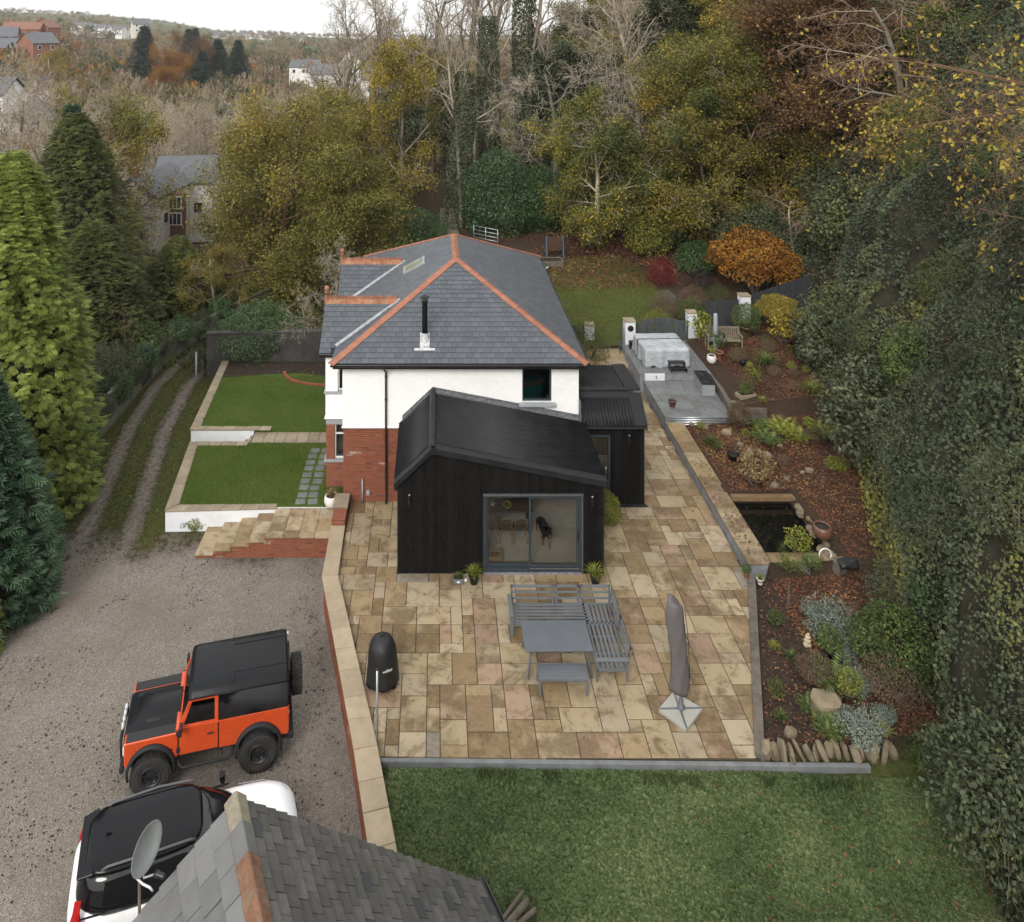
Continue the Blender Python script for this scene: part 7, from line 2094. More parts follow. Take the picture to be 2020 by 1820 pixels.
def conifer(seed, Hh, R0, n, L, prof, droop, leaflets=8, core=True):
    r_ = np.random.default_rng(seed)
    h = r_.random(n)**.85; az = r_.uniform(0, 2*np.pi, n)
    lum = fbm(np.cos(az)*2.5+seed, np.sin(az)*2.5, h*Hh*.7, 3, seed)
    lum2 = fbm(np.cos(az)*7+seed, np.sin(az)*7, h*Hh*1.6, 2, seed+4)
    rad = R0*np.interp(h, prof[0], prof[1])*(.62+.55*lum+.28*(lum2-.35))*(1-.3*r_.random(n)**1.5)
    out = np.stack([np.cos(az), np.sin(az), np.zeros(n)], 1); z = h*Hh
    C = out*rad[:,None]; C[:,2] = z
    ax = unit(out+np.array([0,0,1.])*(droop+r_.normal(size=n)*.35)[:,None]+np.stack([-np.sin(az),np.cos(az),np.zeros(n)],1)*(r_.normal(size=n)*.45)[:,None])
    nn = unit(np.array([0,0,1.])+out*.6+rdir(n, r_)*.35); side = unit(np.cross(ax, nn))
    Ls = L*r_.uniform(.7, 1.3, n); VV = []; FF = []; RV = []; o = 0
    bright = np.clip(r_.random(n)*.6+(lum-.5)*.8+.2, 0, 1)
    for k in range(leaflets):
        if k == 0: c, a, l, w_ = C+ax*(Ls*.25)[:,None], ax, Ls*.9, Ls*.10
        else:
            t = ((k+1)//2)/((leaflets+1)//2); sg = 1 if k % 2 else -1
            a = unit(ax*.75+side*sg*.75+np.array([0,0,-.18])); l = Ls*(.62-.34*t); w_ = l*.22
            c = C+ax*(Ls*(t*.75-.28))[:,None]+a*(l*.45)[:,None]
        v, f = leaf_arrays(c, a, nn, l, w_); VV.append(v); FF.append(f+o); o += len(v); RV.append(np.clip(bright+r_.normal(size=n)*.08, 0, 1))
    return np.concatenate(VV), np.concatenate(FF), np.concatenate(RV)
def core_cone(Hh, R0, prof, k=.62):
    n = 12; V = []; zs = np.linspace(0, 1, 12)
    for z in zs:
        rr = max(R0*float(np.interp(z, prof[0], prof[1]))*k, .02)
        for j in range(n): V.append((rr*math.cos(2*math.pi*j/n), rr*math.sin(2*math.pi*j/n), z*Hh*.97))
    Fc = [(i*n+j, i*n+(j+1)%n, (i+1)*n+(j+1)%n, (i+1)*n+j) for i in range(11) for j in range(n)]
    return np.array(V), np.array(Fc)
M_CORE = pm('crown_core_shade', (.020,.022,.012), .95, .4, 4, .5, 12, co='O')  # dark backing cone filling conifer crowns, inner shade put into its colour
pl = ([0,.05,.3,.6,.85,.95,1],[.85,1,.95,.72,.42,.25,.05])
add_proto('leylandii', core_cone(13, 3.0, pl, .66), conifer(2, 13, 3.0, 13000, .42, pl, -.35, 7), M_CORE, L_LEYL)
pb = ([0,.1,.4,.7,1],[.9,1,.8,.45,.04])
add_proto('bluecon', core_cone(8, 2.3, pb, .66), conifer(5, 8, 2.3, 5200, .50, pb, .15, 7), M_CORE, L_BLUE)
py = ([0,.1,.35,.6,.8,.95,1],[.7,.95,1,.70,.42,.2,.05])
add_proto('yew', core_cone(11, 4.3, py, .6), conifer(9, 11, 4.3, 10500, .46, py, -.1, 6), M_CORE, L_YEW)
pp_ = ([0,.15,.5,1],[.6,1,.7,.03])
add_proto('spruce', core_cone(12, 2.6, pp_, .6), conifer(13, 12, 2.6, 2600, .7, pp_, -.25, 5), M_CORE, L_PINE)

def ivy_column(seed, Hh, r0, n=9000):
    r_ = np.random.default_rng(seed); h = r_.random(n); az = r_.uniform(0, 2*np.pi, n)
    lum = fbm(np.cos(az)*1.5+seed, np.sin(az)*1.5, h*Hh*.6, 3, seed)
    rad = r0*(.45+1.2*lum)*(1.0-.45*h)*(1-.2*r_.random(n))
    out = np.stack([np.cos(az), np.sin(az), np.zeros(n)], 1); C = out*rad[:,None]; C[:,2] = h*Hh
    C[:,0] += .3*np.sin(h*5+seed); C[:,1] += .2*np.cos(h*4)
    A = unit(rdir(n, r_)+np.array([0,0,-.9])); Nn = unit(out+rdir(n, r_)*.5+np.array([0,0,.4])); Ls = .17*r_.uniform(.6,1.3,n)
    v, f = leaf_arrays(C, A, Nn, Ls, Ls*.75); return v, f, np.clip(r_.random(n)*.7+(lum-.5)*.7+.12, 0, 1)
sk = Skel(91); sk.branch((0,0,-.4), (0,0,1), 17, .3, 0, dict(BARE, kids=[12,6,6,4], t0=[.5,.2,.15,.1], ratio=[.34,.5,.5,.5]))
add_proto('ivycol', sk.arrays(range(5), 3), ivy_column(4, 13.5, 1.35), M_TWIG, L_IVY)

# small plants
def tuft(seed, n, L, w_, spread, arch, segs=3):
    r_ = random.Random(seed); V = []; Fc = []
    for k in range(n):
        a = r_.uniform(0, 6.28); tilt = r_.uniform(.05, spread); l = L*r_.uniform(.6, 1.1); p = Vector((r_.gauss(0,.03), r_.gauss(0,.03), 0))
        hd = Vector((math.cos(a), math.sin(a), 0)); sd = Vector((-hd.y, hd.x, 0)); ang = tilt; o = len(V)
        for i in range(segs+1):
            ww = w_*(1-(i/segs)**1.5)*.5+.001
            V.append(tuple(p-sd*ww)); V.append(tuple(p+sd*ww))
            p = p+(hd*math.sin(ang)+Vector((0,0,math.cos(ang))))*(l/segs); ang += arch*r_.uniform(.7,1.3)
        for i in range(segs): Fc.append((o+2*i, o+2*i+1, o+2*i+3, o+2*i+2))
    return np.array(V), np.array(Fc)
def fern(seed, n, L):
    r_ = random.Random(seed); C = []; A = []; Nn = []; Ls = []
    for k in range(n):
        a = k*2.4+r_.uniform(-.3,.3); hd = Vector((math.cos(a), math.sin(a), 0)); sd = Vector((-hd.y, hd.x, 0)); ang = r_.uniform(.3,.7); p = Vector((0,0,0)); l = L*r_.uniform(.7,1.1); m_ = 13
        for i in range(m_):
            dv = hd*math.sin(ang)+Vector((0,0,math.cos(ang))); p = p+dv*l/m_; ang += .09
            ll = l*.30*math.sin(math.pi*(i+1.5)/(m_+2))**.8
            for sg in (-1, 1):
                C.append(tuple(p+sd*sg*ll*.5)); A.append(tuple(sd*sg+dv*.35)); Nn.append(tuple(dv.cross(sd))); Ls.append(ll)
    C, A, Nn, Ls = map(np.array, (C, A, Nn, Ls)); return leaf_arrays(C, A, Nn, Ls, Ls*.26)
add_proto('grasstuft', None, tuft(1, 150, .85, .022, .7, .42, 4), None, L_SHRUB, 'blades')
add_proto('shorttuft', None, tuft(2, 80, .42, .03, .9, .45, 3), None, L_SHRUB, 'blades')
add_proto('fern', None, fern(3, 12, .75), None, L_SHRUB, 'fronds')
add_proto('silver', bush_stems(8, .3, 12, .012), blob_leaves(21, .55, .5, .30, 2600, .075, .24, .6, .3, .3), M_BARK, L_SILVER, 'foliage')
add_proto('smallbush', bush_stems(9, .3, 8, .012), blob_leaves(23, .26, .26, .22, 700, .05, .22, .35), M_BARK, L_SHRUB, 'foliage')
add_proto('leafyplant', bush_stems(10, .7, 4, .012), blob_leaves(25, .34, .34, .42, 130, .20, .62, .3, .38, .3), M_BARK, L_LAUREL, 'foliage')
add_proto('maple', bush_stems(15, 1.5, 18, .03), blob_leaves(31, 1.9, 1.6, 1.1, 9000, .12, 1.35, .3, .5, .5, base_cut=-.5), M_BARK, L_ORANGE)
add_proto('redmaple', bush_stems(16, .8, 12, .02), blob_leaves(33, .75, .7, .78, 4200, .075, .85, .5, .35), M_BARK, L_RED)
sd_ = Skel(12); sd_.branch((0,0,0), (0,0,1), .6, .02, 0, dict(BARE, levels=3, nseg=[3,3,2], kids=[9,6], t0=[.1,.1], ang=[50,45], ratio=[.7,.5], fall=[.3,.3], rr=[.6,.6], rmin=.004))
add_proto('deadshrub', None, sd_.arrays(range(3), 3), None, L_BROWN, 'stems')
# ================================================================ the ivy bank
def bank_point(Y, h, out):
    fo = foot(Y); z0 = gz(fo-.05, Y)
    disp = np.clip(h/1.6, 0, 1)*(2.3*fbm(Y*.33, h*.33, None, 3, 71)+.9*fbm(Y*1.2, h*1.2, None, 2, 73)-.9)+out
    X = fo+.55*h-disp*.87; z = z0+h+disp*.48
    return X, z
def make_bank():
    ys = np.arange(6, 54, .35); hs = np.arange(-.4, 25, .4); Yg, Hg = np.meshgrid(ys, hs)
    Xg, Zg = bank_point(Yg, Hg, -.12)
    n, m_ = len(ys), len(hs); idx = np.arange(n*m_).reshape(m_, n)
    Fc = np.stack([idx[:-1,:-1], idx[:-1,1:], idx[1:,1:], idx[1:,:-1]], -1).reshape(-1, 4)
    me = amesh('bank', np.stack([Xg, Yg, Zg], -1).reshape(-1, 3), Fc, pm('bank_soil', (.028,.026,.016), .95, .5, 2, .6, 10, .05), smooth=True)
    struct(link('bank', me))
    r_ = np.random.default_rng(5); N = 185000
    u = r_.random(N); Y = 9*np.exp(u*math.log(52/9)); h = 24*r_.random(N)**1.25
    X, Z = bank_point(Y, h, r_.random(N)**2*.30)
    C = np.stack([X, Y, Z], 1)
    # bare gaps where the soil and stems show
    gap = fbm(Y*.55, h*.55, None, 3, 91); keep = (gap < .63) | (r_.random(N) < .5)
    C, Y, h = C[keep], Y[keep], h[keep]; N = len(C)
    sz = np.interp(Y, [9, 20, 50], [.085, .105, .17])*r_.uniform(.6, 1.25, N)*(.75+.6*fbm(Y*.5, h*.5, None, 2, 66))
    nrm = np.array([-.87, -.25, .5]); A = unit(rdir(N, r_)+np.array([-.3,0,-.8])); Nn = unit(nrm+rdir(N, r_)*.75)
    v, f = leaf_arrays(C, A, Nn, sz, sz*.78)
    patch = fbm(Y*.22, h*.22, None, 3, 33); p2 = fbm(Y*.9, h*.9, None, 2, 35)
    low = np.exp(-h/1.6)*.22
    rv = np.clip(r_.random(N)*.42+(patch-.5)*1.5+(p2-.5)*.6+.22+low, 0, 1)
    tag(link('ivy', amesh('ivy', v, f, L_BANK, {'rnd': rv})), 'dense dark ivy covering the steep bank above the garden', 'ivy', kind='stuff')
    # dead stems and trailing twigs in patches
    M = 4200; Y = 9*np.exp(r_.random(M)*math.log(46/9)); h = 14*r_.random(M)**1.3
    w_ = fbm(Y*.3, h*.3, None, 2, 55); k = w_ > .50; Y, h = Y[k], h[k]; M = len(Y)
    X, Z = bank_point(Y, h, .12+.25*r_.random(M)); P = np.stack([X, Y, Z], 1); A = unit(rdir(M, r_)+np.array([-.2,-.1,-.5]))
    segs0, segs1 = [], []
    for i in range(3):
        L = r_.uniform(.12, .35, M)[:,None]; Q = P+A*L; segs0.append(P); segs1.append(Q); P = Q; A = unit(A+rdir(M, r_)*.45+np.array([0,0,-.12]))
    s0, s1 = np.concatenate(segs0), np.concatenate(segs1); rr = np.full(len(s0), .005)
    v, f = seg_arrays(s0, s1, rr, rr*.8, 3)
    tag(link('dead_stems', amesh('dead_stems', v, f, L_BROWN, {'rnd': r_.random(len(f))})), 'dry brown stems trailing over the ivy bank', 'stems', kind='stuff')
make_bank()

# ================================================================ trees
RN = random.Random(77)
def G(X, Y): return float(gz(X, Y))
SPECIES = dict(bare0='bare_tree', bare1='bare_tree', bare2='bare_tree', bigbare='bare_tree', palebare='bare_tree', droopbare='bare_beech', yellow0='yellow_tree', yellow1='yellow_tree', olive='broadleaf_tree', olivebig='broadleaf_tree', gold='beech_tree', ivytop='ivy_clad_tree', ivycol='ivy_clad_tree', spruce='pine_tree')
def tree(proto, label, X, Y, sc, z=None, sxy=None, mat=None, group=None, name=None, rz=None, tilt=(0,0), cat='tree', tmat=None):
    name = name or SPECIES.get(proto, 'tree')
    return place(proto, name, label, cat, (X, Y, (G(X, Y) if z is None else z)), sc, RN.uniform(0, 6.28) if rz is None else rz, group, mat, sxy, tilt, tmat)
# left boundary
tree('leylandii', 'tall bright lime green drooping conifer beside the gravel', -15.3, 27.2, 1.0, z=-1.0, name='conifer_tree', rz=1.0)
tree('bluecon', 'dark blue green conifer growing in front of the bright drooping conifer', -13.75, 22.4, .98, z=-1.0, name='conifer_tree', rz=2.0, sxy=1.05)
tree('bluecon', 'small bright green conifer tip at the gravel edge', -13.0, 20.6, .36, z=-1.0, name='conifer_tree', mat=L_LEYL, sxy=.45)
tree('yew', 'broad dark green yew tree behind the track wall', -20.6, 43.0, 1.2, z=-1.6, name='yew_tree', sxy=1.05)
tree('bluecon', 'pale blue green conifer rising beside the dark yew', -23.0, 47.5, 1.75, z=-2.5, name='conifer_tree', mat=L_BLUE, sxy=1.3)
tree('yew', 'spreading loose dark yew overhanging the track wall', -18.3, 40.0, .70, z=-1.4, name='yew_tree', sxy=.88)
tree('yew', 'lower dark yew beside the mossy lane wall', -15.6, 45.5, .5, z=-1.6, name='yew_tree', sxy=.65)
tree('olivebig', 'huge olive brown autumn tree behind the front lawn', -10.6, 51.5, 1.08, z=-1.6, sxy=1.2, rz=.4)
tree('olive', 'smaller olive brown tree crowding the lane bend', -14.0, 57.5, 1.1, z=-2.4, sxy=1.1)
tree('olive', 'olive brown tree between the lawn wall and house', -6.2, 47.0, 1.05, z=-.9, sxy=1.15)
tree('yellow1', 'yellow leaved sapling overhanging the lane', -12.9, 44.2, .55, z=-1.0, sxy=.6)
tree('palebare', 'twisted small bare tree at the house corner by the black wall', -5.0, 36.75, .70, z=-.1, sxy=.62, tmat=M_BARK)
tree('laurel', 'glossy green laurel shrub above the black wall', -9.2, 38.9, .5, z=-.6, sxy=.85, name='laurel_bush', cat='shrub')
tree('laurel', 'dark laurel hedge hanging over the mossy track wall', -15.3, 34.2, .55, z=-1.0, sxy=.55, name='laurel_bush', cat='shrub', mat=L_IVY)
tree('ivytop', 'ivy smothered post and hedge at the lawn corner', -11.7, 37.6, .24, z=-.8, sxy=.30, name='ivy_bush', cat='shrub')
tree('deadshrub', 'tall thin brown stemmed shrub behind the track wall', -15.0, 36.5, 5.2, z=-.8, sxy=2.6, name='bare_shrub', cat='shrub')
tree('bush', 'mixed green shrub behind the slatted gate', -15.2, 38.6, 1.5, z=-.9, name='shrub', cat='shrub')
tree('bush', 'low hedge shrub under the drooping conifer', -14.9, 31.0, 1.0, z=-.9, name='shrub', cat='shrub', mat=L_LAUREL)
for i, (X, Y, s_, p) in enumerate(((-18.5,22.5,.95,'bluecon'),(-20.0,31.5,1.0,'leylandii'),(-23.5,37.5,1.0,'yew'),(-19.0,36.5,.62,'yew'))):
    tree(p, ('dark conifer screening the edge of the gravel', 'second bright conifer behind the tallest lime green one', 'broad yew at the top of the slope beyond the conifers', 'half height yew between conifers and track wall')[i], X, Y, s_, z=G(X, Y)-.3, name='conifer_tree' if p != 'yew' else 'yew_tree')
# behind the house
tree('yellow0', 'tall yellow leaved tree behind the house roof', -3.0, 59.5, 1.62, sxy=1.35, z=-.2, rz=.7)
tree('yellow1', 'yellow tree with sparse leaves beside the tall yellow tree', -6.3, 62.5, 1.45, sxy=1.1, z=-1.5)
tree('ivycol', 'slim ivy covered trunk beside the brick path', 1.9, 57.5, .92, z=.8)
tree('ivycol', 'taller ivy covered trunk behind the laurel thicket', 4.5, 64, 1.2, sxy=.95)
tree('ivycol', 'thick ivy covered trunk with bare crown on the hillside', 8.4, 68, 1.35, sxy=1.3)
tree('ivycol', 'ivy covered trunk among the yellow trees on the hill', -7.2, 66, .95, sxy=.9, z=-2.5)
tree('laurel', 'large dark laurel thicket behind the house ridge', 4.7, 55.5, 1.25, z=.6, name='laurel_bush', sxy=1.15, cat='shrub')
tree('laurel', 'second dark laurel thicket below the gold tree', 8.0, 56.5, .95, z=.8, name='laurel_bush', cat='shrub')
tree('laurel', 'dark green shrub beside the brick path behind the roof', -1.6, 55.0, .55, z=.3, name='laurel_bush', sxy=.9, cat='shrub')
tree('gold', 'spreading gold and green beech above the upper lawn', 11.2, 51.8, 1.25, z=1.6, sxy=1.22, rz=2.1)
tree('palebare', 'pale bare tree with ivy trunk above the gold beech', 14.4, 56.5, 1.55, z=3.0, sxy=1.35, tmat=M_BARK)
tree('palebare', 'pale bare branched tree leaning beside the gold beech', 9.2, 59.5, 1.45, z=2.0, sxy=1.5, tilt=(.1,-.2), tmat=M_BARK)
tree('laurel', 'round green shrub under the gold beech canopy edge', 15.9, 50.5, .62, z=1.8, name='laurel_bush', cat='shrub')
tree('bush', 'yellow green shrub at the far edge of the upper lawn', 14.0, 49.5, 1.6, z=1.7, name='shrub', mat=L_GOLDBEECH, cat='shrub')
for i, (X, Y, s_) in enumerate(((-11.5,76,1.75),(-8.2,80,1.95),(-2.2,83,1.75),(1.5,78,1.85),(4.5,86,2.0),(-5.5,90,1.5))):
    tree('bigbare', ('tall bare tree against the sky behind the yellow trees', 'towering bare tree with forked crown above the valley', 'bare tree behind the house ridge against the sky', 'bare tree rising beside the slim ivy trunk', 'tallest bare tree on the hill crest against the sky', 'bare tree low behind the yellow trees')[i], X, Y, s_, sxy=s_*.8)
# hillside wood
def hillside():
    r_ = random.Random(9); n = 0
    Y = 52.0
    while Y < 108:
        X = float(foot(Y))-1.5+r_.uniform(0, 2)
        while X < .86*Y+4:
            xp = CX+F*X/Y
            k = r_.random(); sc = r_.uniform(1.15, 1.6)
            if xp > 900:
                gl = 'trees of the steep hillside wood'
                if xp < 1100: p, lab, m_ = ('bare1','bare brown tree on the hillside above the laurels',None) if k < .3 else ('ivytop','ivy laden tree on the hillside above the laurels',None)
                elif xp < 1320: p, lab, m_ = ('ivytop','ivy laden tree above the gold beech',None) if k < .58 else (('bare2','grey bare tree above the gold beech',None) if k < .72 else ('yellow0','yellow flecked tree above the gold beech',L_OLIVE))
                elif xp < 1540: p, lab, m_ = ('yellow1','yellow green tree high on the wooded slope',L_GOLDBEECH) if k < .6 else (('ivytop','dark ivy laden tree between yellow ones on the slope',None) if k < .85 else ('olive','olive tree between yellow ones on the slope',None))
                else: p, lab, m_ = ('olive','rust brown tree high on the wooded slope',L_RUST) if k < .25 else (('bare0','reddish bare tree high on the wooded slope',None) if k < .75 else ('ivytop','dark ivy laden tree at the top of the slope',None))
                tree(p, lab, X+r_.uniform(-1,1), Y+r_.uniform(-1.5,1.5), sc, mat=m_, group=gl+', '+lab.split()[0], sxy=sc*1.05, tmat=(M_TWIGR if p == 'bare0' else None)); n += 1
            X += r_.uniform(3.4, 4.8)*(1+(Y-52)/110)
        Y += 3.9*(1+(Y-52)/120)
    return n
print('hillside', hillside())
# undergrowth along the top of the bank and the foot of the wood
for i, (X, Y, s_, p, m_, lab) in enumerate(((18.5,48.5,1.3,'gold',L_YELLOW,'yellow green small tree behind the orange maple'),(21.8,50.5,1.2,'yellow1',L_GOLDBEECH,'yellow green tree where the bank meets the wood'),(22.5,45.5,1.0,'droopbare',None,'bare twiggy shrub drooping over the dark fence'),
        (24.5,48.0,1.3,'olive',L_RUST,'rust coloured beech high on the bank'),(19.2,44.5,.8,'laurel',L_IVY,'dark evergreen bush behind the orange maple'),(20.6,42.6,.7,'droopbare',None,'grey tangled shrub at the fence end'),
        (26.5,42.5,1.45,'droopbare',None,'large drooping bare beech on the upper bank'),(28.0,37.0,1.35,'droopbare',None,'drooping beech twigs half way along the bank top'),(26.0,46.5,1.2,'gold',L_RUST,'copper leaved beech at the bank top'))):
    zz = None
    if p == 'droopbare' and X > 24: zz = G(X, Y)-1.0
    tree(p, lab, X, Y, s_, z=zz, sxy=s_*1.15, mat=m_, name=None if p != 'laurel' else 'laurel_bush', cat='tree' if p != 'laurel' else 'shrub')

# overhanging beech branches near the bank top
def overhang():
    t = thing('beech_tree', 'leaning beech with long pale twigs and large yellow leaves overhanging the bank', 'tree', (18.8, 19.5, 9.0))
    s_ = Skel(19)
    P = dict(levels=4, nseg=[7,5,4,3], taper=[.3,.35,.4,.4], wob=[.10,.2,.25,.3], trop=[-.01,-.06,-.09,-.08], kids=[10,6,5], t0=[.25,.15,.1], ang=[38,42,42], ratio=[.50,.5,.5], fall=[.35,.35,.3], rr=[.42,.5,.6], rmin=.0038)
    # the leaning stem, then long limbs reaching out over the garden
    pts = [Vector((0,0,-1.5)), Vector((-.3,-.2,1.5)), Vector((-.8,-.6,3.6)), Vector((-1.5,-1.0,5.4))]
    for a, b, r0, r1 in zip(pts, pts[1:], (.24,.2,.16), (.2,.16,.12)): s_.seg.append((a, b, r0, r1, 0))
    for (o, dv, L) in ((pts[3],(-1,-.12,.10),6.4),(pts[2],(-1,.10,.06),6.2),(pts[3],(-1,.25,.35),6.2),(pts[2],(-1,-.35,.28),5.4),(pts[3],(-.8,.55,.45),5.8),(pts[1],(-1,-.1,.25),4.6),(pts[3],(-.6,.9,.25),6.0)):
        s_.branch(o, dv, L, .032, 0, P)
    v, f = s_.arrays(range(4), 4)
    o = link('trunk', amesh('trunk', v, f, M_TWIGR, {'rnd': np.random.default_rng(3).random(len(f))}, True), t)
    tips = [q for q in s_.tips if q[0].z < 8.5 and q[0].x < -2]
    r_ = random.Random(4); r_.shuffle(tips)
    tips = [q for q in tips if float(fbm(np.array([q[0].x*.5]), np.array([q[0].y*.5]), np.array([q[0].z*.5]), 2, 4)[0]) > .45][:1000]
    lv = leaves_on(tips, 1, .03, .135, 9, .6, .6)
    link('crown', amesh('crown', lv[0], lv[1], L_YELLOW, {'rnd': .55+.45*np.array(lv[2])}), t)
overhang()
# bushes crowding the bank foot
for i, (x, y, s_, m_, p, lab) in enumerate(((1770,1290,1.05,None,'bush','rounded evergreen bush at the foot of the ivy bank'),(1850,1160,1.2,L_IVY,'bush','dark ivy mound beside the pond end of the bank'),(1800,1050,1.5,L_IVY,'bushfine','grey green ivy mound above the pond pots'),(1730,900,1.5,L_YEW,'bushfine','feathery grey green bush at the leaf litter edge'),
        (1850,1440,.8,L_SHRUB,'bushfine','low green shrub at the bank foot above the lawn'),(1700,760,1.4,L_IVY,'bushfine','dark bush on the bank beside the leaf covered bed'),(1950,1560,.9,L_LIME,'bushfine','yellow green shrub at the lawn corner of the bank'),(1860,1270,.8,L_LAUREL,'bush','glossy dark bush pressed against the ivy bank'))):
    q = g(x, y, .8); q.z = G(q.x, q.y)
    tree(p, lab, q.x, q.y, s_, z=q.z-.1, name='shrub', cat='shrub', mat=m_)

# ================================================================ the valley wood
HOUSE_SPOTS = [(-33, 80, 9), (-30, 88, 9), (-68, 120, 8)]
def valley():
    r_ = random.Random(23); n = 0; Y = 60.0
    while Y < 168:
        step = 5.4*(1+(Y-60)/150)
        X = -.66*Y-4
        while X < -.10*Y-1.5:
            xx, yy = X+r_.uniform(-1.6,1.6), Y+r_.uniform(-2,2)
            X += step*r_.uniform(.85, 1.25)
            xp = CX+F*xx/yy
            if any(math.hypot(xx-a, yy-b) < c for a, b, c in HOUSE_SPOTS): continue
            if 150 < xp < 470 and yy < 84: continue
            if xp > 470 and yy < 70: continue
            if xp > 640 and yy < 100: continue
            k = r_.random(); sc = r_.uniform(1.0, 1.45)
            if k < .80: p, m_, lab = 'bare%d' % r_.randrange(3), None, 'bare grey brown tree in the valley wood'
            elif k < .88: p, m_, lab = 'olive', None, 'olive leaved tree in the valley wood'
            elif k < .94: p, m_, lab = 'yellow1', None, 'yellow leaved tree in the valley wood'
            elif k < .97: p, m_, lab = 'ivytop', None, 'ivy laden tree in the valley wood'
            else: p, m_, lab = 'olive', L_RUST, 'orange brown tree in the valley wood'
            tree(p, lab, xx, yy, sc, group='valley wood, '+lab.split()[0]+' trees', mat=m_, sxy=sc*1.05); n += 1
        Y += step*.8
    return n
print('valley', valley())
for (x, Y, ytop, p, m_, lab, w_) in ((190,72,185,'olive',L_OLIVE,'layered olive cedar rising behind the dark yew',.9),(262,108,248,'yellow1',L_YELLOW,'bright yellow tree in front of dark bare ones',.8),(12,75,265,'olive',L_ORANGE,'orange tree at the foot of the white gabled house',.75),
        (285,260,52,'spruce',None,'tall dark pine on the far valley side',1.5),(372,300,58,'spruce',None,'dark pine pair member beside the red tree',1.2),(385,310,56,'spruce',None,'dark pine with narrow crown on the far slope',1.2),(430,280,78,'spruce',None,'broad dark conifer above the bare valley wood',1.7),(470,290,80,'spruce',None,'dark conifer beside the far white houses',1.6),(400,250,100,'spruce',None,'low dark conifer in the far gardens',1.5),
        (372,270,68,'olive',L_RUST,'rust red tree among far dark conifers',.9),(322,230,95,'olive',L_ORANGE,'orange brown tree among far dark conifers',.8),(100,200,70,'yellow1',L_YELLOW,'pale yellow tree below the brick terrace',1.0)):
    X = (x-CX)*Y/F; z0 = G(X, Y); ztop = H-(ytop-CY)*Y/F
    hp = {'olive':9.5,'yellow1':10.5,'spruce':12}[p]
    sc = max(.5, (ztop-z0)/hp)
    tree(p, lab, X, Y, sc, z=z0, sxy=sc*w_, mat=m_)

def woodland():
    r_ = np.random.default_rng(17); N = 2300
    Y = np.exp(r_.uniform(math.log(185), math.log(1500), N)); xp = r_.uniform(-60, 1150, N); X = (xp-CX)*Y/F
    Z = gz(X, Y); Hh = r_.uniform(8, 14, N)*np.interp(Y, [180, 800], [1, .75]); Rr = Hh*r_.uniform(.32, .5, N)
    kind = r_.random(N); tint = np.where(kind < .55, .12+.2*r_.random(N), np.where(kind < .75, .40+.12*r_.random(N), np.where(kind < .9, .62+.1*r_.random(N), .85+.15*r_.random(N))))
    per = 90; idx = np.repeat(np.arange(N), per); n = len(idx); dv = rdir(n, r_); dv[:,2] = np.abs(dv[:,2])*1.0-.15
    rad = r_.random(n)**.35
    C = np.stack([X[idx], Y[idx], Z[idx]+Hh[idx]*.55], 1)+dv*rad[:,None]*np.stack([Rr[idx], Rr[idx], Hh[idx]*.48], 1)
    A = unit(dv*.8+rdir(n, r_)*.6+np.array([0,0,.6])); Nn = rdir(n, r_)
    L = Hh[idx]*r_.uniform(.10, .22, n); v, f = leaf_arrays(C, A, Nn, L, L*.35)
    m = leafmat('distant_trees', [(0,(.10,.075,.05)),(.2,(.17,.13,.085)),(.35,(.12,.095,.05)),(.48,(.085,.08,.03)),(.65,(.05,.06,.025)),(.75,(.022,.035,.022)),(.88,(.18,.11,.03)),(1,(.20,.09,.03))], .2, .8, .1, 0, k=1.6)
    tag(link('distant_woodland', amesh('distant_woodland', v, f, m, {'rnd': np.clip(tint[idx]+r_.normal(size=n)*.03, 0, 1)})), 'far wooded slopes across the valley', 'woodland', kind='stuff')
woodland()
# wood between the yellow trees and the ivy trunks, and mounds on the bank
def infill():
    r_ = random.Random(41)
    for i in range(26):
        Y = r_.uniform(68, 120); xp = r_.uniform(610, 960); X = (xp-CX)*Y/F; k = r_.random(); sc = r_.uniform(1.0, 1.5)
        p, m_, lab = (('bare%d' % r_.randrange(3), None, 'bare tree in the wood behind the house ridge') if k < .32 else (('ivytop', None, 'ivy laden tree in the wood behind the house ridge') if k < .75 else ('olive', None, 'olive tree in the wood behind the house ridge')))
        tree(p, lab, X, Y, sc, mat=m_, group='wood behind the house, '+lab.split()[0], sxy=sc*1.1)
    for i in range(40):
        Y = 11*math.exp(r_.random()*math.log(46/11)); h = r_.uniform(.6, 15); X, z = bank_point(np.array([Y]), np.array([h]), 0.0)
        s_ = r_.uniform(.8, 1.5)*(.8+Y/40); k = r_.randrange(6); m_ = (L_IVY, L_BANK, L_YEW, L_SHRUB, L_IVY, L_OLIVE)[k]; nm = ('dark ivy', 'grey green ivy', 'olive green', 'mid green', 'dark ivy', 'brownish')[k]
        tree('bush' if r_.random() < .5 else 'bushfine', nm+' mound bulging from the steep bank', float(X[0]), Y, s_, z=float(z[0])-s_*.75, name='ivy_mound', cat='shrub', mat=m_, group=nm+' mounds on the bank')
    r2 = np.random.default_rng(8); N = 60000; Y = r2.uniform(50, 120, N); X = foot(Y)-6+r2.random(N)**1.2*60; Z = gz(X, Y)
    n = N; A = unit(rdir(n, r2)+np.array([0,0,.6])); Ls = r2.uniform(.2,.5,n)*(Y/70); C = np.stack([X, Y, Z+r2.random(n)**2*1.6], 1); v, f = leaf_arrays(C, A, rdir(n, r2), Ls, Ls*.4)
    tag(link('undergrowth', amesh('undergrowth', v, f, L_OLIVE, {'rnd': np.clip(r2.random(n)*.6+(fbm(X*.2, Y*.2, None, 2, 4)-.5), 0, 1)})), 'tangled undergrowth on the floor of the hillside wood', 'undergrowth', kind='stuff')
infill()

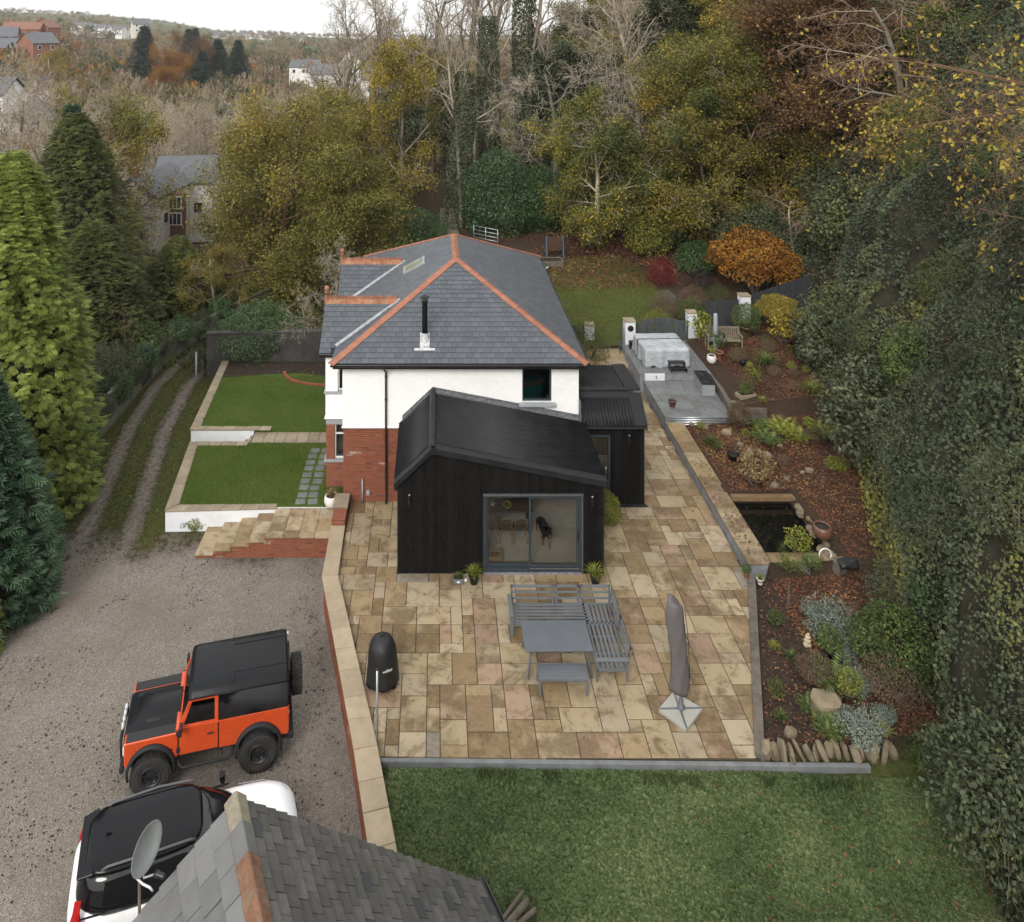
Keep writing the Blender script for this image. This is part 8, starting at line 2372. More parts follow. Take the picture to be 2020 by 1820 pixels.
# ================================================================ buildings across the valley
M_ROOFGREY = pm('far_grey_roof', (.12,.125,.135), .7, .15, 1.5); M_REDBRICK = pm('far_red_brick', (.26,.125,.085), .9, .15, 1.2); M_FARWHITE = pm('far_white_wall', (.75,.74,.71), .9, .06, 1); M_CREAM = pm('roughcast_cream', (.64,.60,.54), .95, .1, 3, .3, 20); M_FARDARK = pm('far_window', (.03,.035,.04), .2, .1); M_REDROOF = pm('far_red_roof', (.22,.11,.08), .8, .15, 1.5); M_BRICKBAND = pm('brown_brick_band', (.16,.08,.055), .9, .2, 5)
def far_house(name, label, X, Y, w_, dp, hw, hr, rz, wm, rm, z=None, nwin=3, floors=2, chim=1, group=None, gable_win=True):
    z0 = (G(X, Y) if z is None else z)
    t = thing(name, label, 'house', (X, Y, z0), rz, group)
    MB().box(-w_/2,w_/2,-dp/2,dp/2,-3,hw).add([(-w_/2,-dp/2,hw),(-w_/2,dp/2,hw),(-w_/2,0,hw+hr),(w_/2,-dp/2,hw),(w_/2,dp/2,hw),(w_/2,0,hw+hr)],[(0,2,1),(3,4,5),(0,1,4,3)]).build('wall', wm, t)
    o = .3; k = hr/(dp/2)
    r_ = MB()
    for s_ in (-1, 1):
        r_.hexa([(-w_/2-o,s_*(dp/2+o),hw-o*k+.02),(w_/2+o,s_*(dp/2+o),hw-o*k+.02),(w_/2+o,0,hw+hr+.02),(-w_/2-o,0,hw+hr+.02)],[(-w_/2-o,s_*(dp/2+o),hw-o*k+.2),(w_/2+o,s_*(dp/2+o),hw-o*k+.2),(w_/2+o,0,hw+hr+.2),(-w_/2-o,0,hw+hr+.2)])
    rf = r_.build('roof', rm, t)
    for c in range(chim):
        cx = -w_/2+.6 if c == 0 else w_/2-.6
        MB().box(cx-.4,cx+.4,-.35,.35,hw+hr*.6,hw+hr+1.1).build('chimney', M_REDBRICK, rf)
    for fl in range(floors):
        for i in range(nwin):
            x = -w_/2+w_*(i+.5)/nwin; zz = .9+fl*2.6
            if zz+1.2 > hw: continue
            for s_ in (-1,) if gable_win else (-1, 1):
                fr = MB().box(x-.55,x+.55,s_*dp/2-.06,s_*dp/2+.06,zz,zz+1.3).build('window', M_WHITEPL, t)
                MB().box(x-.45,x+.45,s_*dp/2-.08,s_*dp/2+.08,zz+.1,zz+1.2).build('pane', M_FARDARK, fr)
    return t
t = far_house('cottage', 'cream gabled cottage with grey slate roof half hidden by autumn trees', -32.0, 84.5, 9, 5.4, 4.2, 1.95, R(84), M_CREAM, M_ROOFGREY, z=-5.6, nwin=2, chim=1)
far_house('cottage_wing', 'grey slate roofed wing with bay windows behind the cream gable', -30.0, 91.0, 6.5, 6.0, 4.6, 2.4, R(8), M_FARWHITE, M_ROOFGREY, z=-6.0, nwin=2, chim=0)
far_house('cottage_lean_to', 'lower slate roofed outhouse beside the cream gable', -35.6, 80.5, 4.0, 4.6, 2.9, 1.3, R(90), M_FARWHITE, M_ROOFGREY, z=-6.6, nwin=1, floors=1, chim=0)
wb = thing('bay_window', 'white framed two storey bay window on the cottage corner', 'bay window', (-28.9, 83.6, -6.0))
MB().box(-.9,.9,-.5,.5,-2,4.3).build('bay_wall', M_BRICKBAND, wb)
for k in range(2):
    fr = MB().box(-.75,.75,-.58,-.5,.8+k*1.8,2.2+k*1.8).build('window', M_WHITEPL, wb)
    for j in range(3): MB().box(-.65+j*.46,-.27+j*.46,-.6,-.57,.9+k*1.8,2.1+k*1.8).build('pane', M_FARDARK, fr)
def fx(x, y, Y): q = d(x, y, Y); return q.x, q.y, q.z
for i, (x, y, Y, w_, dp, hw, hr, rz, wm, rm, lab) in enumerate((
        (48,80,280,13,8,4.6,2.6,R(10),M_REDBRICK,M_REDROOF,'long red brick terrace high on the far hillside'),(90,76,285,8,7,4.6,2.8,R(85),M_REDBRICK,M_REDROOF,'red brick gable house at the end of the far terrace'),
        (30,120,235,13,8,4.6,2.8,R(6),M_REDBRICK,M_ROOFGREY,'grey roofed brick terrace below the long red one'),(75,118,225,8,8,5.5,3,R(60),M_REDBRICK,M_ROOFGREY,'small brick house beside the pale yellow tree'),
        (5,100,240,9,8,5,3,R(20),M_REDBRICK,M_ROOFGREY,'brick house at the edge of the far terrace'),
        (36,300,118,7,9,5.5,3.4,R(75),M_FARWHITE,M_ROOFGREY,'white gabled house among the bare valley trees'),(-2,275,105,4.5,6,7,2,R(0),M_FARWHITE,M_ROOFGREY,'tall white house wall beside the orange tree'),
        (84,196,190,6,7,3.5,2.4,R(100),M_FARWHITE,M_ROOFGREY,'small white cottage with steep grey roof in the valley wood'),
        (604,146,260,10,7,3.0,2.2,R(-5),M_FARWHITE,M_ROOFGREY,'long low white house beyond the bare trees'),(700,160,215,6,7,6,3,R(70),M_FARWHITE,M_ROOFGREY,'white gabled villa beyond the bare trees'),(755,182,190,11,8,4,3,R(10),M_FARWHITE,M_ROOFGREY,'white bungalow nearest the tall bare trees'),(640,168,225,9,7,4,2.6,R(20),M_FARWHITE,M_ROOFGREY,'white house beside the long low one'),
        (275,64,420,8,8,5,3,R(30),M_CREAM,M_ROOFGREY,'cream house alone above the far woods'))):
    X, Yy, z = fx(x, y, Y); zt = z
    far_house('far_house', lab, X, Yy, w_, dp, hw, hr, rz, wm, rm, z=zt-.5, nwin=max(2, int(w_/3)), gable_win=False)
rr = random.Random(6)
for i in range(11):
    X, Yy, z = fx(152+i*9.6, 50+i*1.0+rr.uniform(-1,1), 640+rr.uniform(-20,20))
    far_house('terrace_house', 'white terraced house in the row along the distant hillside', X, Yy, 7, 8, 5, 2.8, R(rr.uniform(-15,5)), M_FARWHITE, M_ROOFGREY, z=z-5, nwin=2, chim=1, group='white terrace on the distant hillside')
for i in range(30):
    x = 425+i*6.1+rr.uniform(-3,3); Yv = rr.uniform(900, 1250)
    X, Yy, z = fx(x, 66+8*rr.random()+(x-425)*.03, Yv)
    far_house('village_house', 'tiny pale house in the village on the horizon', X, Yy, rr.uniform(8,13), 8, 5, 3.2, R(rr.uniform(-40,40)), M_FARWHITE if rr.random() < .75 else M_CREAM, M_ROOFGREY, z=z-5, nwin=2, chim=0, group='village houses on the horizon')
# ================================================================ garden plants, pots and small things
def at(x, y, z0=.5, dz=0.0):
    q = g(x, y, z0)
    for _ in range(6): q = g(x, y, G(q.x, q.y))
    q.z += dz; return q
def plant(p, label, x=None, y=None, sc=1.0, mat=None, name='plant', loc=None, cat='plant', z0=.5, group=None, sxy=None):
    q = loc if loc is not None else at(x, y, z0)
    return place(p, name, label, cat, q, sc, RN.uniform(0, 6.28), group, mat, sxy)
def pot(label, loc, r_, h, mat, name='plant_pot', plantp=None, pm_=None, psc=1.0, rim=True, shape=0):
    t = thing(name, label, 'plant pot', loc)
    prof = [(r_*.68,0),(r_*.70,.01),(r_*.95,h*.82),(r_*1.06,h*.83),(r_*1.06,h),(r_*.92,h),(r_*.88,h*.86),(.01,h*.86)] if shape == 0 else [(r_*.5,0),(r_*.8,h*.15),(r_,h*.5),(r_*.92,h*.85),(r_*.8,h*.97),(r_*.72,h*.97),(r_*.7,h*.86),(.01,h*.86)]
    MB().lathe(prof, 22).build('pot', mat, t)
    MB().lathe([(.005,h*.862),(r_*.7,h*.87),(r_*.7,h*.88),(.005,h*.90)], 14).build('soil', M_SOIL, t)
    if plantp:
        tme, cme, cn = PROTO[plantp]
        for me, nm in ((tme, 'stems'), (cme, cn)):
            if me is None: continue
            o = link(nm, me, t); o.location = (0,0,h*.84); o.scale = (psc,)*3
            if nm == cn and pm_ is not None: o.material_slots[0].link = 'OBJECT'; o.material_slots[0].material = pm_
    return t
# by the sliding door
pot('bushy grass plant in a black pot at the hinge side of the door', (1.12, 22.25, 0), .15, .26, M_BLACKPOT, plantp='shorttuft', pm_=L_LIME, psc=1.0)
pot('spider plant in a black pot beside the extension corner', (4.72, 22.22, 0), .15, .26, M_BLACKPOT, plantp='shorttuft', pm_=L_LIME, psc=1.15)
t = thing('planter_box', 'small grey trough of green seedlings beside the black wall', 'planter', (.66, 22.28, 0))
MB().hexa([(-.13,-.09,0),(.13,-.09,0),(.13,.09,0),(-.13,.09,0)],[(-.16,-.12,.16),(.16,-.12,.16),(.16,.12,.16),(-.16,.12,.16)]).build('trough', pm('grey_trough', (.16,.17,.19), .6, .1, co='O'), t, .01)
MB().box(-.14,.14,-.10,.10,.15,.165).build('soil', M_SOIL, t); MB().box(-.04,.04,-.112,-.10,.06,.11).build('tag', M_WHITEPL, t)
o = link('seedlings', PROTO['shorttuft'][1], t); o.location = (0,0,.15); o.scale = (.6,.5,.5)
t = tag(lathe_rock((.88,22.3,.05), .06, .05, .045, 500, M_WHITEPOT, 'pebble'), 'white pebble between trough and grass pot', 'pebble')
pot('white dimpled bowl planter at the brick bay corner', (-3.62, 26.0, -.10), .26, .40, M_WHITEPOT, plantp='shorttuft', pm_=L_TAN, psc=.9, shape=1)
plant('bush', 'airy light green shrub between extension and porch', loc=Vector((5.75,25.0,0)), sc=.62, mat=L_LIME, name='shrub', cat='shrub', sxy=.45)
plant('bushfine', 'bushy dark rosemary shrub behind the side porch', loc=Vector((7.4,36.6,.35)), sc=1.55, mat=L_YEW, name='shrub', cat='shrub', sxy=1.25)
# wall foot cushions
for x, y, m_, lab in ((366,1040,L_SILVER,'grey cushion plant at the white wall corner'),(384,1046,L_LIME,'lime cushion plant between grey ones at the white wall'),(403,1038,L_SHRUB,'dull green cushion plant next to the bottom step')):
    plant('smallbush', lab, loc=g(x, y, -.8), sc=1.05, mat=m_, name='cushion_plant')
# hot tub terrace and bed
pot('small terracotta pot standing on the slate terrace', (9.95, 31.6, TZ0), .16, .27, M_BROWNPOT, plantp='deadshrub', psc=.35)
pot('round white pot beside the sleeper wall', (12.75, 34.7, 1.0), .22, .38, M_WHITEPOT, plantp='leafyplant', pm_=L_LIME, psc=.5, shape=1)
pot('terracotta pot in front of the timber bench', (13.2, 35.0, 1.05), .20, .36, M_TERRAPOT, plantp='leafyplant', psc=1.0)
pot('wide brown pot of green foliage behind the bench', (15.4, 37.2, 1.3), .38, .45, M_BROWNPOT, plantp='bush', pm_=L_SHRUB, psc=.75)
pot('brown pot of golden maple by the dark fence', (16.6, 35.6, 1.4), .30, .40, M_BROWNPOT, plantp='smallbush', pm_=L_YELLOW, psc=3.0)
pot('brown pot of rusty green maple among fallen leaves', (17.3, 34.2, 1.5), .30, .40, M_BROWNPOT, plantp='smallbush', pm_=L_GOLDBEECH, psc=2.6)
pot('small black pot at the edge of the leaf strewn bed', (14.0, 34.2, 1.1), .15, .22, M_BLACKPOT)
plant('maple', 'golden weeping maple beside the dark fence pier', loc=Vector((17.2,37.6,1.5)), sc=.62, mat=L_YELLOW, name='maple_shrub', cat='shrub')
plant('grasstuft', 'big arching green grass clump in the leaf strewn bed', loc=Vector((14.9,34.0,1.15)), sc=1.25, name='grass_clump')
plant('grasstuft', 'arching yellow green grass clump near the sleeper wall end', loc=Vector((15.7,31.3,1.2)), sc=1.05, mat=L_LIME, name='grass_clump')
plant('grasstuft', 'dull olive grass clump against the leaf covered slope', loc=Vector((16.8,32.0,1.4)), sc=1.1, mat=L_YEW, name='grass_clump')
plant('maple', 'wide orange maple behind the dark fence', loc=Vector((18.0,42.4,1.6)), sc=1.38, name='maple_tree', cat='tree', sxy=1.32)
plant('redmaple', 'small deep red maple at the lawn edge', loc=Vector((13.3,44.4,1.2)), sc=1.05, name='maple_tree', cat='tree')
plant('bushfine', 'dark purple shrub beside the red maple', loc=Vector((15.3,43.4,1.4)), sc=.95, mat=L_PURPLE, name='shrub', cat='shrub')
plant('bush', 'green shrub between red and orange maples', loc=Vector((15.9,46.0,1.5)), sc=1.25, mat=L_LAUREL, name='shrub', cat='shrub')
plant('bushfine', 'grey heather clump below the red maple', loc=Vector((13.0,42.2,1.0)), sc=.6, mat=L_SILVER, name='heather')
for i, (X, Y, s_, m_, lab) in enumerate(((14.2,41.3,1.0,L_BROWN,'brown dying perennial clump on the upper bed'),(15.6,41.6,.9,L_YEW,'strappy dark clump below the orange maple'),(12.3,40.6,1.0,L_BROWN,'tangled brown clump behind the picket fence'),(13.5,39.7,1.0,L_SHRUB,'leafy green clump behind the bench fence'),(11.6,39.2,.8,L_LIME,'light green fern clump behind the picket fence'))):
    plant('bushfine', lab, loc=Vector((X,Y,G(X,Y))), sc=s_, mat=m_, name='perennial')
plant('leafyplant', 'big leaved plant climbing between pier and bench', loc=Vector((12.95,36.6,.95)), sc=1.7, mat=L_LIME)
plant('fern', 'green fern below the corrugated terrace front', 1500, 850, 1.0, L_SHRUB, 'fern')
for i, (x, y, lab) in enumerate(((1545,858,'yellow green fern beside the sleeper wall'),(1572,872,'broad yellow fern above the pond bed'),(1622,862,'pale fern at the leaf litter edge'),(1515,878,'dull fern beside the slate coping'),(1660,1365,'upright fern at the bank foot'))):
    plant('fern', lab, x, y, 1.1, L_LIME if i in (0,1,2) else L_SHRUB, 'fern')
plant('grasstuft', 'dark sedge clump spilling over the slate coping', 1400, 880, .8, L_YEW, 'grass_clump')
plant('deadshrub', 'twiggy dead shrub in a black pot by the coping', 1450, 905, 1.2, None, 'dead_shrub')
pot('black pot beside the twiggy dead shrub', at(1446, 908), .2, .25, M_BLACKPOT)
pot('brown pot holding a tan dwarf conifer', at(1492, 962), .22, .34, M_BROWNPOT, plantp='smallbush', pm_=L_TAN, psc=2.3)
pot('wide brown bowl of leaves beside the pond rocks', at(1622, 1060), .30, .38, M_BROWNPOT, shape=1)
plant('grasstuft', 'thin reeds standing in the black pond water', loc=Vector((10.75,23.25,.12)), sc=.75, mat=L_SHRUB, name='reeds', sxy=.35)
plant('smallbush', 'pale variegated marginal plant at the pond corner', loc=Vector((11.2,23.2,.3)), sc=1.5, mat=L_LIME)
tr = thing('stone_trough', 'pale stone trough planter on the sleeper wall', 'trough', (13.05, 31.6, .86), R(15))
MB().box(-.38,.38,-.22,.22,0,.26).build('body', M_COPE, tr, .03); MB().box(-.31,.31,-.16,.16,.25,.268).build('soil', M_SOIL, tr); o = link('foliage', PROTO['smallbush'][1], tr); o.location = (0,0,.2); o.scale = (1.3,1,1.1)
plant('leafyplant', 'variegated cream leaved shrub behind the stone trough', loc=Vector((13.7,32.4,1.0)), sc=1.0, mat=L_LIME)
plant('bush', 'thin leafed shrub at the corner of the corrugated edging', loc=Vector((12.3,30.4,.5)), sc=.5, mat=L_BROWN, name='shrub', cat='shrub')
# rockery bed
for x, y, s_, lab in ((1640,1245,1.25,'wide silver leaved shrub in the rockery bed'),(1605,1215,.6,'small silver cushion beside the wide silver shrub'),(1665,1290,.7,'trailing silver shrub below the wide one'),(1690,1355,.75,'silver shrub beside the black pots'),(1700,1450,.9,'silver shrub above the upright stone edging'),(1745,1420,.5,'sparse silver shrub near the bank foot')):
    plant('silver', lab, x, y, s_, name='silver_shrub', cat='shrub')
pot('dark pot of boxy green shrub in the rockery', at(1638, 1300), .17, .26, M_BLACKPOT, plantp='smallbush', pm_=L_SHRUB, psc=1.3)
pot('grey pot of yellow green shrub beside the silver one', at(1675, 1385), .18, .30, M_BROWNPOT, plantp='smallbush', pm_=L_LIME, psc=1.1)
pot('sunken empty black pot in front of the cairn', at(1597, 1310), .14, .14, M_BLACKPOT)
for i, (x, y, p, s_, m_, lab) in enumerate(((1530,1230,'smallbush',.8,L_SHRUB,'little green seedling near the sleepers'),(1528,1280,'shorttuft',.6,L_LIME,'pale seedling tuft in bare rockery soil'),(1560,1300,'shorttuft',.7,L_SHRUB,'green tuft in bare rockery soil'),(1532,1370,'smallbush',.8,L_YEW,'small dark heather near the sleepers'),(1540,1420,'shorttuft',.7,L_SHRUB,'grassy tuft above the stone edging'),(1600,1405,'fern',.55,L_SHRUB,'small fern beside the large boulder'),(1635,1450,'fern',.7,L_SHRUB,'strappy fern at the stone edging'),(1610,1345,'bushfine',.55,L_BROWN,'brown heather clump in the rockery'),(1560,1125,'fern',.7,L_YEW,'dark fern against the pond wall'),(1600,1118,'fern',.6,L_SHRUB,'green fern against the pond wall'),(1585,1130,'smallbush',.7,L_SILVER,'silver cushion against the pond wall'),(1760,1380,'bushfine',.8,L_BROWN,'rusty brown bracken at the bank foot'),(1740,1450,'shorttuft',.9,L_LIME,'yellow green tuft at the end of the stone edging'))):
    plant(p, lab, x, y, s_, m_, 'small_plant')
pot('tiny terracotta pot on the sleeper end', (9.25, 22.35, .09), .09, .16, M_TERRAPOT, plantp='smallbush', psc=.6)
pot('tiny white pot on the sleeper end', (9.55, 22.1, .09), .10, .17, M_WHITEPOT, plantp='shorttuft', pm_=L_LIME, psc=.5)
rb = random.Random(15)
for i in range(44):
    Yq = rb.uniform(26.2, 37); Xq = rb.uniform(10.3 if Yq < 30.8 else 13.2, float(foot(Yq))-.4); k = rb.randrange(5)
    plant(('fern','smallbush','shorttuft','bushfine','smallbush')[k], ('small fern', 'low green cushion', 'grassy tuft', 'low scrubby clump', 'low yellowish cushion')[k]+' scattered in the leaf strewn upper bed', loc=Vector((Xq,Yq,G(Xq,Yq))), sc=rb.uniform(.5,1.0)*(.55 if k == 3 else 1), mat=(L_SHRUB,L_YEW,L_LIME,L_BROWN,L_LIME)[k], name='bed_plant', group='bed plants %d' % k)
for i in range(16):
    Yq = rb.uniform(26, 31); Xq = rb.uniform(10.4, 13.5); s_ = rb.uniform(.08,.22)
    tag(lathe_rock(Vector((Xq,Yq,G(Xq,Yq)+s_*.3)), s_, s_*.8, s_*.7, 800+i, M_STONE), 'weathered rock half buried in the bed above the pond', 'rock', 'rocks in the bed above the pond')
for i in range(13):
    Yq = 25.5+i*1.6; place('bush', 'ivy_bush', 'ivy cushion spilling over the mossy track wall', 'shrub', (float(np.interp(Yq, [36, 38.7, 40.2, 42, 45], [-14.25, -14.0, -13.5, -12.8, -11.4]))+rb.uniform(-.25,.05), Yq, -.1), rb.uniform(.5,.8), rb.uniform(0,6), 'ivy over the track wall', (L_IVY, L_LAUREL)[i%2])
# sack and hose by the pond
s_ = tag(lathe_rock(at(1672,1118,dz=.08), .34, .2, .12, 700, M_BBQ, 'plastic_sack'), 'crumpled black plastic sack beside the timber post', 'sack')
h_ = thing('white_hoop', 'white bent pipe hoop beside the pond rocks', 'pipe', at(1628, 1105)); MB().tube([(.18*math.cos(a),0,.16+.18*math.sin(a)) for a in np.linspace(-.6,3.6,16)], .018, 8).build('pipe', M_WHITEPL, h_)

# bench and closed parasol above the tub
M_TEAK = pm('weathered_teak', (.20,.165,.125), .85, .2, 8, .3, 40, co='O')
b = thing('timber_bench', 'weathered slatted timber garden bench beside the hot tub', 'bench', (13.85, 36.1, 1.08), R(-4))
for k in range(5): MB().box(-.80,.80,-.22+k*.095,-.14+k*.095,.42,.445).build('slat', M_TEAK, b)
for k in range(17): MB().hexa([(-.76+k*.092,.22,.50),(-.71+k*.092,.22,.50),(-.71+k*.092,.24,.50),(-.76+k*.092,.24,.50)],[(-.76+k*.092,.30,.88),(-.71+k*.092,.30,.88),(-.71+k*.092,.32,.88),(-.76+k*.092,.32,.88)]).build('back_slat', M_TEAK, b)
MB().box(-.82,.82,.29,.34,.87,.95).box(-.82,.82,.215,.255,.46,.52).build('back_rail', M_TEAK, b)
for sx in (-.82, .76):
    MB().box(sx,sx+.06,-.24,-.18,0,.64).build('leg', M_TEAK, b); MB().hexa([(sx,.22,0),(sx+.06,.22,0),(sx+.06,.28,0),(sx,.28,0)],[(sx,.29,.93),(sx+.06,.29,.93),(sx+.06,.35,.93),(sx,.35,.93)]).build('leg', M_TEAK, b); MB().box(sx-.01,sx+.07,-.27,.28,.64,.68).build('armrest', M_TEAK, b)
p = thing('covered_pole', 'slim silver covered clothes airer pole beside the timber bench', 'pole', (13.25, 35.55, 1.05))
MB().lathe([(.09,0),(.105,.05),(.11,.6),(.10,1.4),(.095,1.85),(.07,1.92),(.02,1.93)], 12).build('cover', pm('silver_sleeve', (.33,.36,.42), .5, .12, 6, .3, 30, co='O'), p); MB().lathe([(.112,.86),(.114,.86),(.114,.91),(.112,.91)], 12, close=False).build('strap', M_BLACKPL, p)
c = tag(lathe_rock(Vector((16.9,33.9,1.75)), .12, .07, .16, 610, M_WHITEPOT, 'ornament'), 'small pale stone animal ornament beside the maple pots', 'ornament')
# upper lawn corner: slatted seat with blue frame, planter, farm gate
q = d(1095, 520, 49); M_BLUE = pm('blue_paint', (.06,.13,.20), .5, .1)
zz = G(q.x, q.y)
s_ = thing('swing_seat', 'dark slatted seat with blue metal frame at the top of the lawn', 'seat', (q.x, q.y, zz))
for k in range(7): MB().box(-.5,.5,.1,.14,.5+k*.13,.6+k*.13).build('slat', M_DKWOOD, s_)
for sx in (-.56,.52): MB().bar((sx,.1,1.45),(sx,-.35,0),.05,.05).bar((sx,.1,1.45),(sx,.4,0),.05,.05).build('frame_side', M_BLUE, s_)
k_ = thing('timber_planter', 'low weathered timber planter in front of the slatted seat', 'planter', (q.x-.8, q.y-1.0, G(q.x-.8, q.y-1.0)))
for z in (0, .18): MB().box(-1.1,1.1,-.5,-.42,z,z+.17).box(-1.1,1.1,.42,.5,z,z+.17).box(-1.1,-1.02,-.42,.42,z,z+.17).box(1.02,1.1,-.42,.42,z,z+.17).build('plank', M_SLEEPER, k_)
MB().box(-1.02,1.02,-.42,.42,0,.30).build('soil', M_SOIL, k_)
pot('white pot standing on the upper lawn by the planter', (q.x-1.0, q.y-2.2, G(q.x-1.0, q.y-2.2)), .22, .36, M_WHITEPOT, plantp='smallbush', psc=.7)
q = d(958, 497, 52); gt = thing('farm_gate', 'galvanised field gate standing behind the house roof', 'gate', (q.x, q.y, G(q.x,q.y)), R(-38))
for z in (.15,.42,.68,.94,1.22): MB().tube([(-1.0,0,z),(1.0,0,z)], .025, 8).build('bar', M_GALV, gt)
for x in (-1.0, 0, 1.0): MB().tube([(x,0,.1),(x,0,1.26)], .028, 8).build('upright', M_GALV, gt)
pth2 = struct(MB().hexa([(.1,52,.6),(1.8,52,.6),(1.4,64,.6),(.4,64,.6)],[(.1,52,G(1,52)+.06),(1.8,52,G(1,52)+.06),(1.4,64,G(1,64)+.1),(.4,64,G(1,64)+.1)]).build('footpath', pm('old_path_brick', (.20,.155,.125), .9, .25, 6, .4, 12)))
lg = thing('log_pile', 'cut branches heaped beside the outbuilding eaves', 'logs', (1.25, 13.6, -.17))
rl = random.Random(3)
for k in range(9):
    a = rl.uniform(-.5, .9); c0 = Vector((rl.uniform(-.3,.3), rl.uniform(-.4,.4), .06+.07*(k//3))); dv = Vector((math.cos(a), math.sin(a), rl.uniform(-.05,.12)))
    MB().tube([c0-dv*rl.uniform(.2,.5), c0+dv*rl.uniform(.2,.5)], rl.uniform(.03,.07), 8).build('log', M_BARK, lg)

# ================================================================ grass, litter
def blades(name, label, cat, fn, N, L, w_, mat, seed, lean=.6, flat=False, zoff=0.0, rvf=None):
    r_ = np.random.default_rng(seed); X, Y, Z = fn(N, r_); n = len(X)
    if flat: A = unit(rdir(n, r_)*np.array([1,1,.25])); Nn = unit(np.array([0,0,1.])+rdir(n, r_)*.45)
    else: A = unit(np.array([0,0,1.])+rdir(n, r_)*lean); Nn = rdir(n, r_)
    Ls = L*r_.uniform(.55, 1.3, n); C = np.stack([X, Y, Z+(Ls*.35 if not flat else Ls*.12)+zoff], 1)
    v, f = leaf_arrays(C, A, Nn, Ls, Ls*w_)
    rv = r_.random(n)*.7+(fbm(X*.8, Y*.8, None, 3, seed)-.5)*.8+.15 if rvf is None else rvf(X, Y, r_)
    return tag(link(name, amesh(name, v, f, mat, {'rnd': np.clip(rv, 0, 1)})), label, cat, kind='stuff')
def in_poly(poly, N, r_):
    P = np.array(poly); lo, hi = P.min(0), P.max(0); X = r_.uniform(lo[0], hi[0], N); Y = r_.uniform(lo[1], hi[1], N); ins = np.zeros(N, bool); j = len(P)-1
    for i in range(len(P)):
        c = ((P[i,1] > Y) != (P[j,1] > Y)) & (X < (P[j,0]-P[i,0])*(Y-P[i,1])/(P[j,1]-P[i,1]+1e-9)+P[i,0]); ins ^= c; j = i
    return X[ins], Y[ins]
NEARP = [(-.75,13.2),(-1.3,16.8),(7.5,16.70),(10.4,16.5),(12.5,16.7),(11.2,13.2)]
def f_near(N, r_): X, Y = in_poly(NEARP, N, r_); k = (X > wall_x(Y)+.26); X, Y = X[k], Y[k]; return X, Y, gz(X, Y)+.09*(fbm(X*4, Y*4, None, 3, 44)-.4)*r_.random(len(X))
blades('clover_lawn', 'rough clover lawn below the patio', 'grass', f_near, 135000, .082, .75, L_CLOVER, 3, flat=True, zoff=.03)
blades('lawn_grass', 'longer grass blades in the rough lawn', 'grass', f_near, 38000, .11, .09, L_CLOVER, 4)
def f_edge(N, r_): X = r_.uniform(-1.2, 10.4, N); Y = 16.78-(X+1.4)*.0275-np.abs(r_.normal(size=N))*.10; k = fbm(X*1.5, Y*0, None, 2, 5) > .40; return X[k], Y[k], np.full(k.sum(), -.17)
blades('kerb_grass', 'weedy grass growing up against the concrete kerb', 'grass', f_edge, 7000, .17, .16, L_CLOVER, 6)
for poly, z, lab, sd in ((L1, -.10, 'mown green grass of the front lawn', 7), (L2, -.06, 'mown green grass of the far shaded lawn', 8)):
    def f_l(N, r_, poly=poly, z=z):
        X, Y = in_poly(poly, N, r_); k = ~((X > -4.98) & (X < -4.1) & (Y < 29.7) & (r_.random(len(X)) < .75)) & ~((Y > 35.7)); return X[k], Y[k], np.full(k.sum(), z)
    blades('lawn_grass', lab, 'grass', f_l, 60000, .05, .22, L_LAWN, sd)
def f_track(N, r_):
    X = r_.uniform(-14, -9.3, N); Y = r_.uniform(22.5, 42, N); rc = np.interp(Y, RUT_Y, RUT_C); off = np.abs(np.abs(X-rc)-.78); k = (off > .34+.2*(fbm(X*2, Y*2, None, 2, 5)-.5)) & (r_.random(N) < sstep(23.5, 26.5, Y)+.0) & (X < -9.0-.12*(Y-26)-.28); return X[k], Y[k], gz(X[k], Y[k])
blades('verge_grass', 'short grass on the track verges and centre strip', 'grass', f_track, 70000, .075, .16, leafmat('verge_blades', [(0,(.045,.05,.014)),(.5,(.085,.092,.024)),(.85,(.125,.12,.04)),(1,(.17,.145,.06))], .2, .8, .1, 0), 9)
def f_back(N, r_): X, Y = in_poly([(4.5,37.8),(9.2,37.9),(12.6,39),(13.2,46),(12,49),(5,49)], N, r_); return X, Y, gz(X, Y)
blades('upper_lawn_grass', 'grass of the upper back lawn', 'grass', f_back, 45000, .09, .2, L_LAWN, 10)
def litter(name, label, fn, N, L, seed, mat=L_FALLEN, lift=.02):
    def f2(n, r_): X, Y, Z = fn(n, r_); return X, Y, Z
    return blades(name, label, 'leaves', f2, N, L, .62, mat, seed, flat=True, zoff=lift)
def f_bed(N, r_): X, Y = in_poly([(9.6,17.2),(9.9,22.4),(12.5,22.7),(12.4,25.9),(10.2,25.95),(10.2,30.7),(13.5,31),(12.9,37.4),(15.5,38.8),(20.5,40),(17.8,31),(15.4,25),(13.5,21),(11.9,16.9)], N, r_); k = fbm(X*.7, Y*.7, None, 3, 3) > .27; return X[k], Y[k], gz(X[k], Y[k])
litter('fallen_leaves', 'thick red brown leaf litter over the upper bed', f_bed, 85000, .085, 21)
def f_bed0(N, r_): X, Y = in_poly([(7.5,17.0),(9.6,22.3),(11,22.4),(11.5,17)], N, r_); return X, Y, gz(X, Y)
litter('fallen_leaves', 'scattered leaves on the dark rockery soil', f_bed0, 2600, .075, 22)
def f_nl(N, r_): X, Y, Z = f_near(N, r_); k = X > 5+3*r_.random(len(X)); return X[k], Y[k], Z[k]
litter('fallen_leaves', 'scattered autumn leaves on the rough lawn', f_nl, 600, .07, 23, lift=.06)
